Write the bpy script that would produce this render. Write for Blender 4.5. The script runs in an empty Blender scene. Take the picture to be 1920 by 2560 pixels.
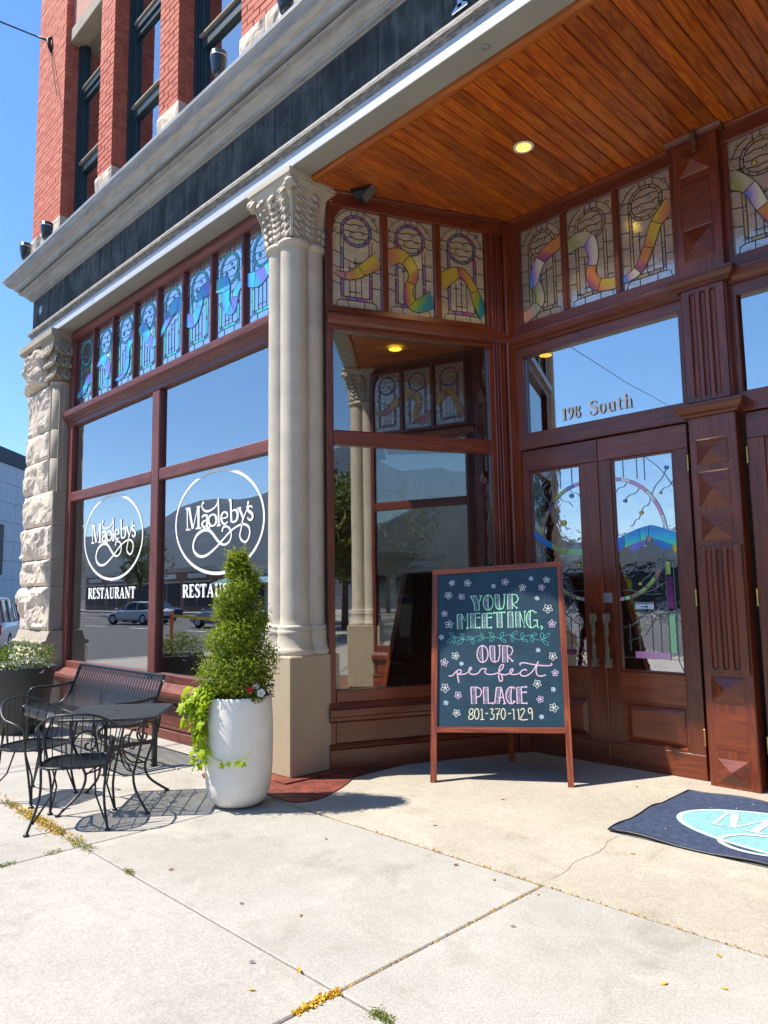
import bpy, bmesh, math, random
from mathutils import Vector, Matrix, noise as mnoise
R = math.radians
rnd = random.Random(7)
sc = bpy.context.scene
col = sc.collection
# ------------------------------------------------------------------ camera
cam = bpy.data.objects.new('camera', bpy.data.cameras.new('camera'))
col.objects.link(cam)
cf = Vector((-0.7072657, 0.69824602, 0.11057899)); cr = Vector((0.7012601, 0.71274137, -0.01529774)); cu = Vector((0.0894958, -0.06672507, 0.9937496))
cam.matrix_world = Matrix(((cr.x, cu.x, -cf.x, 0), (cr.y, cu.y, -cf.y, 0), (cr.z, cu.z, -cf.z, 1.5), (0, 0, 0, 1)))
cam.data.sensor_fit = 'HORIZONTAL'; cam.data.sensor_width = 36.0; cam.data.lens = 36.0 * 1822.21 / 1920.0
cam.data.clip_start = 0.05; cam.data.clip_end = 12000
sc.camera = cam
# ------------------------------------------------------------------ sky and sun
SUN_EL, SX, SY = R(57.4), 0.703, 0.711           # horizontal travel direction of the light
wd = bpy.data.worlds.new('World'); sc.world = wd; wd.use_nodes = True
nt = wd.node_tree; nt.nodes.clear()
sky = nt.nodes.new('ShaderNodeTexSky'); sky.sky_type = 'NISHITA'; sky.sun_disc = False
sky.sun_elevation = SUN_EL; sky.sun_rotation = R(229.0); sky.altitude = 1400; sky.air_density = 1.0; sky.dust_density = 0.3; sky.ozone_density = 1.3
bg = nt.nodes.new('ShaderNodeBackground'); bg.inputs[1].default_value = 0.135
wo = nt.nodes.new('ShaderNodeOutputWorld'); hs = nt.nodes.new('ShaderNodeHueSaturation'); hs.inputs['Saturation'].default_value = 1.22; nt.links.new(sky.outputs[0], hs.inputs['Color']); nt.links.new(hs.outputs[0], bg.inputs[0]); nt.links.new(bg.outputs[0], wo.inputs[0])
sl = bpy.data.lights.new('sun', 'SUN'); sl.energy = 5.0; sl.angle = R(0.53); sl.color = (1.0, 0.93, 0.82)
so = bpy.data.objects.new('sun', sl); col.objects.link(so)
so.rotation_euler = Vector((SX * math.cos(SUN_EL), SY * math.cos(SUN_EL), -math.sin(SUN_EL))).to_track_quat('-Z', 'Y').to_euler()
vs = sc.view_settings; vs.view_transform = 'Standard'; vs.look = 'None'; vs.exposure = 0.92; vs.gamma = 1.0; vs.use_curve_mapping = False
sc.cycles.use_denoising = True; sc.cycles.caustics_reflective = False; sc.cycles.caustics_refractive = False
sc.cycles.max_bounces = 7; sc.cycles.transparent_max_bounces = 12; sc.cycles.sample_clamp_indirect = 6.0

# ------------------------------------------------------------------ helpers
class MB:
    def __init__(s): s.v = []; s.f = []; s.sm = []
    def add(s, vs_, fs, smooth=False, M=None):
        o = len(s.v)
        s.v += [tuple(M @ Vector(p)) for p in vs_] if M is not None else [tuple(p) for p in vs_]
        s.f += [tuple(i + o for i in f) for f in fs]; s.sm += [smooth] * len(fs); return s
    def box(s, x0, x1, y0, y1, z0, z1, M=None):
        v = [(x, y, z) for x in (x0, x1) for y in (y0, y1) for z in (z0, z1)]
        return s.add(v, [(0, 1, 3, 2), (4, 6, 7, 5), (0, 4, 5, 1), (2, 3, 7, 6), (0, 2, 6, 4), (1, 5, 7, 3)], M=M)
    def cbox(s, x0, x1, y0, y1, z0, z1, c=0.004, M=None):
        X, Y, Z = (x0, x1), (y0, y1), (z0, z1); c = min(c, (x1-x0)*.45, (y1-y0)*.45, (z1-z0)*.45)
        v = []; idx = {}
        for i in (0, 1):
            for j in (0, 1):
                for k in (0, 1):
                    a = (X[i], Y[j], Z[k]); d = ((1-2*i)*c, (1-2*j)*c, (1-2*k)*c)
                    for ax in range(3):
                        p = [a[t] + (0 if t == ax else d[t]) for t in range(3)]; idx[i, j, k, ax] = len(v); v.append(tuple(p))
        f = []
        q = lambda *l: f.append(tuple(idx[t] for t in l))
        for i in (0, 1): q((i,0,0,0),(i,1,0,0),(i,1,1,0),(i,0,1,0)) if i else q((0,0,0,0),(0,0,1,0),(0,1,1,0),(0,1,0,0))
        for j in (0, 1): q((0,1,0,1),(0,1,1,1),(1,1,1,1),(1,1,0,1)) if j else q((0,0,0,1),(1,0,0,1),(1,0,1,1),(0,0,1,1))
        for k in (0, 1): q((0,0,1,2),(1,0,1,2),(1,1,1,2),(0,1,1,2)) if k else q((0,0,0,2),(0,1,0,2),(1,1,0,2),(1,0,0,2))
        for j in (0, 1):
            for k in (0, 1): q((0,j,k,1),(1,j,k,1),(1,j,k,2),(0,j,k,2))
        for i in (0, 1):
            for k in (0, 1): q((i,0,k,0),(i,1,k,0),(i,1,k,2),(i,0,k,2))
        for i in (0, 1):
            for j in (0, 1): q((i,j,0,0),(i,j,1,0),(i,j,1,1),(i,j,0,1))
        for i in (0, 1):
            for j in (0, 1):
                for k in (0, 1): q((i,j,k,0),(i,j,k,1),(i,j,k,2))
        return s.add(v, f, M=M)
    def prof_x(s, prof, x0, x1, M=None, smooth=False):      # closed profile [(y,z)] swept along x
        n = len(prof); v = [(x0, y, z) for y, z in prof] + [(x1, y, z) for y, z in prof]
        f = [(i, (i+1) % n, n+(i+1) % n, n+i) for i in range(n)]
        s.add(v, f, smooth, M); return s.add(v, [tuple(range(n))[::-1], tuple(range(n, 2*n))], False, M)
    def prism(s, poly, y0, y1, M=None):                     # polygon [(x,z)] with thickness in y
        n = len(poly); v = [(x, y0, z) for x, z in poly] + [(x, y1, z) for x, z in poly]
        return s.add(v, [(i, (i+1) % n, n+(i+1) % n, n+i) for i in range(n)] + [tuple(range(n))[::-1], tuple(range(n, 2*n))], M=M)
    def slab(s, poly, z0, z1, M=None):                      # polygon [(x,y)] with thickness in z
        n = len(poly); v = [(x, y, z0) for x, y in poly] + [(x, y, z1) for x, y in poly]
        return s.add(v, [(i, (i+1) % n, n+(i+1) % n, n+i) for i in range(n)] + [tuple(range(n))[::-1], tuple(range(n, 2*n))], M=M)
    def tube(s, pts, r, n=8, closed=False, M=None, smooth=True):
        P = [Vector(p) for p in pts]; m = len(P); rr = r if isinstance(r, (list, tuple)) else [r]*m
        v = []; up = None
        for i in range(m):
            a = P[i-1] if (i or closed) else P[i]; b = P[(i+1) % m] if (i < m-1 or closed) else P[i]
            t = (b-a).normalized()
            if up is None:
                up = Vector((0, 0, 1)) if abs(t.z) < .9 else Vector((1, 0, 0))
            sx = t.cross(up)
            if sx.length < 1e-5: sx = t.orthogonal()
            sx.normalize(); up = sx.cross(t).normalized()
            for k in range(n):
                a_ = 2*math.pi*k/n; v.append(P[i] + sx*math.cos(a_)*rr[i] + up*math.sin(a_)*rr[i])
        f = []
        for i in range(m if closed else m-1):
            j = (i+1) % m
            for k in range(n): f.append((i*n+k, i*n+(k+1) % n, j*n+(k+1) % n, j*n+k))
        s.add(v, f, smooth, M)
        if not closed: s.add(v[:n], [tuple(range(n))[::-1]], False, M); s.add(v[-n:], [tuple(range(n))], False, M)
        return s
    def lathe(s, prof, n=24, c=(0, 0, 0), M=None, smooth=True):
        v = []; f = []; m = len(prof)
        for r_, z in prof:
            for k in range(n): a = 2*math.pi*k/n; v.append((c[0]+r_*math.cos(a), c[1]+r_*math.sin(a), c[2]+z))
        for i in range(m-1):
            for k in range(n): f.append((i*n+k, i*n+(k+1) % n, (i+1)*n+(k+1) % n, (i+1)*n+k))
        return s.add(v, f, smooth, M)
    def ell(s, c, rx, ry, rz, n=8, m=5, M=None, rot=None):
        v = []; f = []
        for i in range(m+1):
            t = math.pi*i/m
            for k in range(n):
                a = 2*math.pi*k/n; p = Vector((rx*math.sin(t)*math.cos(a), ry*math.sin(t)*math.sin(a), rz*math.cos(t)))
                if rot is not None: p = rot @ p
                v.append(p + Vector(c))
        for i in range(m):
            for k in range(n): f.append((i*n+k, (i+1)*n+k, (i+1)*n+(k+1) % n, i*n+(k+1) % n))
        return s.add(v, f, True, M)
    def build(s, name, mt, parent=None, loc=None, rotz=0.0, kind=None):
        me = bpy.data.meshes.new(name); me.from_pydata(s.v, [], s.f)
        if any(s.sm): me.polygons.foreach_set('use_smooth', s.sm)
        me.materials.append(mt); me.update()
        return obj(name, me, parent, loc, rotz, kind)
def obj(name, me, parent=None, loc=None, rotz=0.0, kind=None):
    o = bpy.data.objects.new(name, me); col.objects.link(o)
    if parent is not None: o.parent = parent
    if loc is not None: o.location = loc
    if rotz: o.rotation_euler = (0, 0, rotz)
    if kind: o['kind'] = kind
    return o
def thing(name, label, cat, loc=(0, 0, 0), rotz=0.0, group=None):
    o = bpy.data.objects.new(name, None); col.objects.link(o); o.location = loc; o.rotation_euler = (0, 0, rotz); o.empty_display_size = .1
    return tag(o, label, cat, group)
def tag(o, label, cat, group=None):
    o['label'] = label; o['category'] = cat
    if group: o['group'] = group
    return o
def copy_tree(o, parent=None):
    c = o.copy(); col.objects.link(c)
    if parent is not None: c.parent = parent
    for ch in list(o.children): copy_tree(ch, c)
    return c
def catmull(pts, k=5, closed=False):
    n = len(pts); out = []
    if n < 3: return list(pts)
    for i in range(n if closed else n-1):
        g = lambda j: pts[j % n] if closed else pts[min(max(j, 0), n-1)]
        p0, p1, p2, p3 = g(i-1), g(i), g(i+1), g(i+2)
        for t in range(k):
            u = t/k
            out.append(tuple(.5*((2*b)+(-a+c)*u+(2*a-5*b+4*c-d)*u*u+(-a+3*b-3*c+d)*u**3) for a, b, c, d in zip(p0, p1, p2, p3)))
    if not closed: out.append(tuple(pts[-1]))
    return out
def strip(mb, pts, w, y, th=0.0012, closed=False):
    """flat stroke in the x-z plane; pts [(x,z)] or [(x,z,w)]; a thin raised ribbon whose face is at y and back at y+th"""
    n = len(pts); L = []; Rr = []
    for i in range(n):
        a = pts[i-1] if (i or closed) else pts[i]; b = pts[(i+1) % n] if (i < n-1 or closed) else pts[i]
        dx, dz = b[0]-a[0], b[1]-a[1]; l = math.hypot(dx, dz) or 1e-6; ww = (pts[i][2] if len(pts[i]) > 2 else w)*.5
        L.append((pts[i][0]-dz/l*ww, pts[i][1]+dx/l*ww)); Rr.append((pts[i][0]+dz/l*ww, pts[i][1]-dx/l*ww))
    v = [(p[0], y, p[1]) for p in L] + [(p[0], y, p[1]) for p in Rr] + [(p[0], y+th, p[1]) for p in L] + [(p[0], y+th, p[1]) for p in Rr]
    f = []
    for i in range(n if closed else n-1):
        j = (i+1) % n
        f += [(i, n+i, n+j, j), (2*n+i, i, j, 2*n+j), (n+i, 3*n+i, 3*n+j, n+j)]
    mb.add(v, f)

# ------------------------------------------------------------------ materials
def new_mat(name):
    m = bpy.data.materials.new(name); m.use_nodes = True; t = m.node_tree
    return m, t, t.nodes['Principled BSDF']
def N(t, k, **kw):
    n = t.nodes.new(k)
    for a, b in kw.items(): setattr(n, a, b)
    return n
def ramp(t, stops, fac=None):
    r = N(t, 'ShaderNodeValToRGB'); e = r.color_ramp.elements
    while len(e) < len(stops): e.new(.5)
    for x, (p, c) in zip(e, stops): x.position = p; x.color = (*c, 1) if len(c) == 3 else c
    if fac is not None: t.links.new(fac, r.inputs[0])
    return r
def coords(t, scale=(1, 1, 1), rand=False, which='Object'):
    tc = N(t, 'ShaderNodeTexCoord'); mp = N(t, 'ShaderNodeMapping'); mp.inputs['Scale'].default_value = scale
    if rand:
        oi = N(t, 'ShaderNodeObjectInfo'); mu = N(t, 'ShaderNodeMath', operation='MULTIPLY'); mu.inputs[1].default_value = 37.0
        t.links.new(oi.outputs['Random'], mu.inputs[0]); va = N(t, 'ShaderNodeVectorMath', operation='ADD')
        t.links.new(tc.outputs[which], va.inputs[0]); t.links.new(mu.outputs[0], va.inputs[1]); t.links.new(va.outputs[0], mp.inputs[0])
    else: t.links.new(tc.outputs[which], mp.inputs[0])
    return mp.outputs[0]
def noise_tex(t, vec, scale=5, detail=4, rough=.55, dist=0):
    n = N(t, 'ShaderNodeTexNoise'); n.inputs['Scale'].default_value = scale; n.inputs['Detail'].default_value = detail; n.inputs['Roughness'].default_value = rough; n.inputs['Distortion'].default_value = dist
    t.links.new(vec, n.inputs['Vector']); return n.outputs['Fac']
def bump(t, b, h, strength=.3, dist=.01):
    n = N(t, 'ShaderNodeBump'); n.inputs['Strength'].default_value = strength; n.inputs['Distance'].default_value = dist
    t.links.new(h, n.inputs['Height']); t.links.new(n.outputs[0], b.inputs['Normal']); return n
def mixc(t, fac, a, b, mode='MIX'):
    m = N(t, 'ShaderNodeMix', data_type='RGBA', blend_type=mode)
    for i, x in ((0, fac), (6, a), (7, b)):
        if isinstance(x, (int, float)): m.inputs[i].default_value = x
        elif isinstance(x, tuple): m.inputs[i].default_value = (*x, 1)
        else: t.links.new(x, m.inputs[i])
    return m.outputs[2]
def plain(name, c, rough=.5, metal=0.0, spec=.5, var=.12, scale=6, bmp=0.0, bscale=40, coat=0.0, which='Object', rand=False):
    m, t, b = new_mat(name); v = coords(t, rand=rand, which=which)
    n = noise_tex(t, v, scale, 5, .6)
    lo = tuple(x*(1-var) for x in c); hi = tuple(min(1, x*(1+var)) for x in c)
    rp = ramp(t, [(.3, lo), (.7, hi)], n); t.links.new(rp.outputs[0], b.inputs['Base Color'])
    b.inputs['Roughness'].default_value = rough; b.inputs['Metallic'].default_value = metal; b.inputs['Specular IOR Level'].default_value = spec
    if coat: b.inputs['Coat Weight'].default_value = coat; b.inputs['Coat Roughness'].default_value = .12
    if bmp: bump(t, b, noise_tex(t, v, bscale, 5, .65), bmp, .004)
    return m
def wood(name, dark, mid, light, axis='X', rough=.32, freq=34.0, coat=.35, rand=True, cath=1.0, var=.22):
    m, t, b = new_mat(name)
    sc_ = {'X': (.6, 9, 9), 'Y': (9, .6, 9), 'Z': (9, 9, .6)}[axis]
    v = coords(t, sc_, rand)
    n1 = noise_tex(t, v, 1.6, 2.5, .5, .5)
    ml = N(t, 'ShaderNodeMath', operation='MULTIPLY'); ml.inputs[1].default_value = freq*cath; t.links.new(n1, ml.inputs[0])
    sn = N(t, 'ShaderNodeMath', operation='SINE'); t.links.new(ml.outputs[0], sn.inputs[0])
    mr = N(t, 'ShaderNodeMapRange'); mr.inputs[1].default_value = -1; mr.inputs[2].default_value = 1; t.links.new(sn.outputs[0], mr.inputs[0])
    v2 = coords(t, tuple(x*9 if x > 1 else x*4 for x in sc_), rand)
    fib = noise_tex(t, v2, 3, 4, .65); big = noise_tex(t, coords(t, rand=rand), 1.7, 3, .5)
    a = mixc(t, .55, mr.outputs[0], fib); a = mixc(t, .40, a, big)
    rp = ramp(t, [(.25, dark), (.50, mid), (.72, light)], a); c = rp.outputs[0]
    oi = N(t, 'ShaderNodeObjectInfo'); r2 = ramp(t, [(0, (1-var,)*3), (1, (1+var*.6,)*3)], oi.outputs['Random']); c = mixc(t, 1.0, c, r2.outputs[0], 'MULTIPLY')
    t.links.new(c, b.inputs['Base Color'])
    b.inputs['Roughness'].default_value = rough; b.inputs['Coat Weight'].default_value = coat; b.inputs['Coat Roughness'].default_value = .18
    bump(t, b, fib, .06, .002)
    return m
def glass(name, base=.35, tint=(.80, .84, .83), bmp=0.0, bscale=3.0, rough=0.0, gcol=(1, 1, 1)):
    m = bpy.data.materials.new(name); m.use_nodes = True; t = m.node_tree; t.nodes.clear()
    out = N(t, 'ShaderNodeOutputMaterial'); tr = N(t, 'ShaderNodeBsdfTransparent'); gl = N(t, 'ShaderNodeBsdfGlossy'); mx = N(t, 'ShaderNodeMixShader'); fr = N(t, 'ShaderNodeFresnel')
    tr.inputs[0].default_value = (*tint, 1); gl.inputs['Color'].default_value = (*gcol, 1); gl.inputs['Roughness'].default_value = rough; fr.inputs['IOR'].default_value = 1.5
    mr = N(t, 'ShaderNodeMapRange'); mr.inputs[3].default_value = base; mr.inputs[4].default_value = 1.0
    t.links.new(fr.outputs[0], mr.inputs[0]); t.links.new(mr.outputs[0], mx.inputs[0]); t.links.new(tr.outputs[0], mx.inputs[1]); t.links.new(gl.outputs[0], mx.inputs[2]); t.links.new(mx.outputs[0], out.inputs[0])
    if bmp:
        v = coords(t); b = N(t, 'ShaderNodeBump'); b.inputs['Strength'].default_value = bmp; b.inputs['Distance'].default_value = .01
        t.links.new(noise_tex(t, v, bscale, 3, .5, .5), b.inputs['Height']); t.links.new(b.outputs[0], gl.inputs['Normal']); t.links.new(b.outputs[0], fr.inputs['Normal'])
    return m

def concrete(name, c1, c2, grain=1.0, agg=0.0):
    m, t, b = new_mat(name); v = coords(t, rand=True)
    big = noise_tex(t, v, .9, 5, .6, .3); mid = noise_tex(t, v, 9, 6, .7); fine = noise_tex(t, v, 95, 3, .8); vf = noise_tex(t, v, 260, 2, .7)
    rp = ramp(t, [(.3, c1), (.7, c2)], big); c = rp.outputs[0]
    r2 = ramp(t, [(.3, (.80, .80, .80)), (.65, (1, 1, 1))], mid); c = mixc(t, .55, c, r2.outputs[0], 'MULTIPLY')
    r3 = ramp(t, [(.36, (.60, .58, .55)), (.60, (1.12, 1.12, 1.12))], mixc(t, .45, fine, vf)); c = mixc(t, .85*grain, c, r3.outputs[0], 'MULTIPLY')
    if agg:
        vo = N(t, 'ShaderNodeTexVoronoi'); vo.inputs['Scale'].default_value = 120; t.links.new(v, vo.inputs['Vector'])
        sp = ramp(t, [(.0, (0, 0, 0)), (.42, (0, 0, 0)), (.5, (1, 1, 1))], noise_tex(t, v, 60, 2, .5))
        r4 = ramp(t, [(.12, (.35, .31, .27)), (.3, (1, 1, 1))], vo.outputs['Distance']); cc = mixc(t, agg, c, r4.outputs[0], 'MULTIPLY'); c = mixc(t, sp.outputs[0], c, cc)
    st = ramp(t, [(.57, (1, 1, 1)), (.74, (.76, .73, .69))], noise_tex(t, v, 2.3, 4, .6, 1.0)); c = mixc(t, .7, c, st.outputs[0], 'MULTIPLY'); st2 = ramp(t, [(.28, (1.18, 1.17, 1.15)), (.42, (1, 1, 1))], noise_tex(t, v, 1.6, 5, .65, 2.0)); c = mixc(t, .8, c, st2.outputs[0], 'MULTIPLY')
    t.links.new(c, b.inputs['Base Color']); b.inputs['Roughness'].default_value = .88; b.inputs['Specular IOR Level'].default_value = .25
    bump(t, b, mixc(t, .5, fine, vf), .35, .0025)
    return m
MAT = {}
def mats():
    g = MAT
    g['slab'] = concrete('sidewalk concrete', (.385, .368, .335), (.465, .446, .412))
    g['apron'] = concrete('worn warm concrete', (.40, .365, .30), (.51, .47, .395), 1.0, .8)
    g['asphalt'] = plain('asphalt', (.07, .07, .072), .9, var=.25, scale=3, bmp=.4, bscale=120)
    g['redpaint'] = plain('worn red floor paint', (.16, .034, .020), .7, var=.6, scale=9, bmp=.25, bscale=60)  # red paint, with the tree's shade on it darkened into the colour
    g['dirt'] = plain('joint dirt', (.23, .115, .07), .95, var=.5, scale=30, bmp=.6, bscale=200)
    g['stone'] = plain('rock faced sandstone', (.60, .51, .41), .9, var=.22, scale=5, bmp=.9, bscale=26)
    g['stone_flat'] = plain('dressed sandstone', (.36, .315, .25), .9, var=.12, scale=4, bmp=.25, bscale=70)
    g['colpaint'] = plain('painted cast stone', (.53, .47, .375), .62, var=.13, scale=4, bmp=.4, bscale=22, spec=.35)
    g['pedpaint'] = plain('painted pedestal', (.42, .345, .235), .6, var=.09, scale=2.5, bmp=.2, bscale=40, spec=.35)
    g['brass'] = plain('brass', (.75, .55, .16), .3, 1.0, var=.1)
    g['iron'] = plain('black powder coated iron', (.014, .016, .018), .38, var=.3, scale=20, bmp=.15, bscale=120, spec=.5)
    g['white'] = plain('white vinyl lettering', (.86, .86, .85), .6, var=.02)
    g['lead'] = plain('lead came', (.035, .033, .032), .45, .4, var=.3)
    g['leadlit'] = plain('lit lead came', (.16, .20, .24), .35, .7, var=.3)  # lighter copy of the lead came, its lit look put into the colour
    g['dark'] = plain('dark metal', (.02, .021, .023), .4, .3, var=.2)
    g['teal'] = plain('dark teal painted timber', (.012, .036, .045), .45, var=.2, scale=4)
    g['curt'] = plain('pale interior blind', (.55, .50, .42), .9, var=.1)
    g['wx'] = wood('varnished oak horizontal', (.105, .0165, .004), (.160, .027, .006), (.220, .045, .009), 'X', .36, coat=.35)
    g['wz'] = wood('varnished oak vertical', (.098, .0155, .004), (.150, .025, .006), (.208, .042, .009), 'Z', .36, coat=.35)
    g['fx'] = wood('weathered oak horizontal', (.110, .026, .018), (.160, .040, .027), (.22, .062, .042), 'X', .5, coat=.1)
    g['fz'] = wood('weathered oak vertical', (.105, .025, .017), (.150, .038, .026), (.21, .058, .040), 'Z', .5, coat=.1)
    g['ceil'] = wood('honey oak ceiling', (.24, .036, .002), (.47, .098, .0055), (.62, .17, .010), 'Y', .36, 44, .2, True, 1.0, .34)
    g['moul'] = wood('honey oak moulding', (.30, .066, .005), (.46, .115, .009), (.56, .17, .014), 'X', .35, 30, .3)
    g['frame'] = wood('easel redwood', (.12, .018, .005), (.26, .052, .011), (.42, .11, .022), 'Z', .45, 30, .15)
    g['glass'] = glass('window glass', .40, bmp=.025, bscale=1.3)
    g['glassdark'] = glass('upper window glass', .55, (.5, .52, .52))
    g['glassret'] = glass('return window glass', .21, (.82, .82, .76), .02, 1.3)
    g['steel'] = plain('satin steel', (.55, .55, .56), .35, .9, var=.08)
    # frieze slate with fine vertical ribs and streaks
    m, t, b = new_mat('ribbed slate'); v = coords(t, rand=True)
    n = noise_tex(t, coords(t, (9, 9, .7), True), 1.5, 6, .7); n2 = noise_tex(t, v, 3, 5, .6)
    rp = ramp(t, [(.30, (.018, .021, .022)), (.47, (.055, .062, .063)), (.62, (.14, .15, .145)), (.78, (.24, .25, .235))], mixc(t, .5, n, n2)); t.links.new(rp.outputs[0], b.inputs['Base Color'])
    w = N(t, 'ShaderNodeTexWave', wave_type='BANDS', bands_direction='X'); w.inputs['Scale'].default_value = 28; t.links.new(coords(t), w.inputs['Vector'])
    bump(t, b, w.outputs['Fac'], .5, .004); b.inputs['Roughness'].default_value = .85; b.inputs['Specular IOR Level'].default_value = .2; g['slate'] = m
    # weathered sheet metal cornice
    m, t, b = new_mat('weathered sheet metal'); v = coords(t)
    n = noise_tex(t, coords(t, (1.2, 6, 6)), 2.2, 6, .7, .6); rp = ramp(t, [(.25, (.24, .24, .23)), (.5, (.40, .40, .385)), (.75, (.50, .495, .47))], n)
    t.links.new(rp.outputs[0], b.inputs['Base Color']); b.inputs['Roughness'].default_value = .33; b.inputs['Metallic'].default_value = .3
    bump(t, b, noise_tex(t, v, 7, 4, .6), .25, .01); g['sheet'] = m
    m, t, b = new_mat('stained bead moulding'); v = coords(t)
    n = noise_tex(t, coords(t, (2, 8, 8)), 6, 6, .75); rp = ramp(t, [(.35, (.08, .08, .072)), (.5, (.20, .19, .17)), (.64, (.36, .35, .32))], n); t.links.new(rp.outputs[0], b.inputs['Base Color']); b.inputs['Roughness'].default_value = .7; bump(t, b, n, .4, .004); g['bead'] = m
    g['soffit'] = plain('painted steel soffit', (.33, .33, .29), .55, var=.07, scale=3, bmp=.1, bscale=20)
    g['fascia'] = plain('painted steel fascia', (.55, .56, .57), .45, .15, var=.06, scale=3)
    # bricks: per piece colour
    m, t, b = new_mat('red pressed brick'); oi = N(t, 'ShaderNodeObjectInfo'); v = coords(t, which='Generated')
    geo = N(t, 'ShaderNodeNewGeometry'); rp = ramp(t, [(0, (.42, .085, .050)), (.5, (.56, .145, .088)), (1, (.66, .23, .15))], mixc(t, .5, oi.outputs['Random'], geo.outputs['Random Per Island']))
    c = mixc(t, .5, rp.outputs[0], ramp(t, [(.3, (.7, .7, .7)), (.7, (1.1, 1.1, 1.1))], noise_tex(t, coords(t), 14, 5, .7)).outputs[0], 'MULTIPLY'); t.links.new(c, b.inputs['Base Color']); b.inputs['Roughness'].default_value = .8
    bump(t, b, noise_tex(t, coords(t), 60, 4, .7), .3, .003); g['brick'] = m
    g['mortar'] = plain('pinkish mortar', (.55, .30, .24), .95, var=.15, scale=20)
mats()
MAT['potwhite'] = plain('white glazed planter', (.80, .76, .68), .42, var=.07, scale=5, bmp=.3, bscale=9, spec=.4)
MAT['potdark'] = plain('charcoal planter', (.028, .029, .028), .55, var=.2, scale=3, bmp=.15, bscale=60)
BLD = thing('restaurant_building', 'red brick and stone corner restaurant with recessed oak entrance and stained glass transoms', 'building')

# ------------------------------------------------------------------ ground
road = MB().add([(-1350, -1350, -.16), (1350, -1350, -.16), (1350, 1350, -.16), (-1350, 1350, -.16)], [(0, 1, 2, 3)]).build('road', MAT['asphalt'], kind='structure')
walk = MB().box(-17.5, 60, -4.2, 14, -.155, -.014).build('sidewalk', MAT['dirt'], kind='structure')
XJ = [-17.4, -16.4, -14.04, -11.68, -9.32, -6.96, -4.60, -2.24, .12, 2.48, 4.84, 7.2]
YJ = [-4.05, -3.635, -2.245, -.855, .535, 1.925, 3.315]
for i in range(len(XJ)-1):
    for j in range(len(YJ)-1):
        g = .006
        MB().cbox(XJ[i]+g, XJ[i+1]-g, YJ[j]+g, YJ[j+1]-g, -.1, rnd.uniform(-.002, .002), .006).build('slab', MAT['slab'], walk)
for i in range(len(XJ)-1):
    x0, x1 = XJ[i], XJ[i+1]
    if x1 <= -4.5: MB().cbox(x0+.006, x1-.006, 3.321, 4.1, -.1, 0, .006).build('slab', MAT['slab'], walk)
    elif x0 > .2: MB().cbox(x0+.006, x1-.006, 3.321, 4.1, -.1, 0, .006).build('slab', MAT['slab'], walk)
MB().cbox(-4.594, .40, 3.324, 6.2, -.1, .001, .006).build('apron_slab', MAT['apron'], walk)
ck = MB(); kp = catmull([(-2.27, 3.33, .001), (-2.25, 3.50, .0035), (-2.29, 3.72, .003), (-2.27, 3.95, .0035), (-2.33, 4.18, .003), (-2.31, 4.36, .002), (-2.37, 4.6, .001)], 5)
Lk = []; 
for i, (x, y, w_) in enumerate(kp): jx = rnd.uniform(-.006, .006); Lk.append((x+jx, y, w_))
n = len(Lk); ck.add([(x-w_*.4, y, .0025) for x, y, w_ in Lk]+[(x+w_*.4, y, .0025) for x, y, w_ in Lk], [(i, n+i, n+i+1, i+1) for i in range(n-1)]); ck.build('hairline_crack', MAT['dirt'], walk)
MB().box(7.2, 60, -4.1, 3.9, -.1, -.006).build('far_pavement', MAT['slab'], walk)
MB().box(-17.4, -11.6, 4.1, 14, -.1, -.006).build('side_pavement', MAT['slab'], walk)
kerb = MB().cbox(-17.7, 60, -4.32, -4.2, -.3, .004, .02).cbox(-17.7, -17.5, -4.2, 14, -.3, .004, .02).build('kerb', MAT['slab'], kind='structure')
pp = [(-5.62, 3.34), (-4.9, 3.36), (-4.44, 3.34), (-4.33, 3.43), (-4.31, 3.56), (-4.37, 3.74), (-4.46, 3.93), (-4.55, 4.08), (-4.66, 4.24), (-4.74, 4.36), (-5.62, 4.36)]
MB().slab(catmull(pp, 3, True), -.01, .009).build('red_floor_paint', MAT['redpaint'], kind='structure')
MB().slab([(-5.55, 3.60), (-4.80, 3.60), (-4.76, 4.32), (-5.55, 4.32)], .009, .022).build('red_floor_paint', MAT['redpaint'], kind='structure')

# ------------------------------------------------------------------ stained glass kit
def grad(name, cols, ang=0.0, rough=.12, spec=.6, tr=.0):
    m, t, b = new_mat(name); v = coords(t, which='Generated')
    sp = N(t, 'ShaderNodeSeparateXYZ'); t.links.new(v, sp.inputs[0])
    a = N(t, 'ShaderNodeMath', operation='MULTIPLY'); a.inputs[1].default_value = math.cos(ang); t.links.new(sp.outputs[0], a.inputs[0])
    c = N(t, 'ShaderNodeMath', operation='MULTIPLY_ADD'); c.inputs[1].default_value = math.sin(ang); t.links.new(sp.outputs[2], c.inputs[0]); t.links.new(a.outputs[0], c.inputs[2])
    d = N(t, 'ShaderNodeMath', operation='MULTIPLY_ADD'); d.inputs[1].default_value = .35; t.links.new(noise_tex(t, coords(t), 14, 3, .6, 1), d.inputs[0]); t.links.new(c.outputs[0], d.inputs[2])
    rp = ramp(t, [(.15+.9*i/max(1, len(cols)-1)*.85, k) for i, k in enumerate(cols)], d.outputs[0]); t.links.new(rp.outputs[0], b.inputs['Base Color'])
    b.inputs['Roughness'].default_value = rough; b.inputs['Specular IOR Level'].default_value = spec
    bump(t, b, noise_tex(t, coords(t, (1, 1, 1)), 30, 3, .6), .15, .003)
    return m
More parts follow.
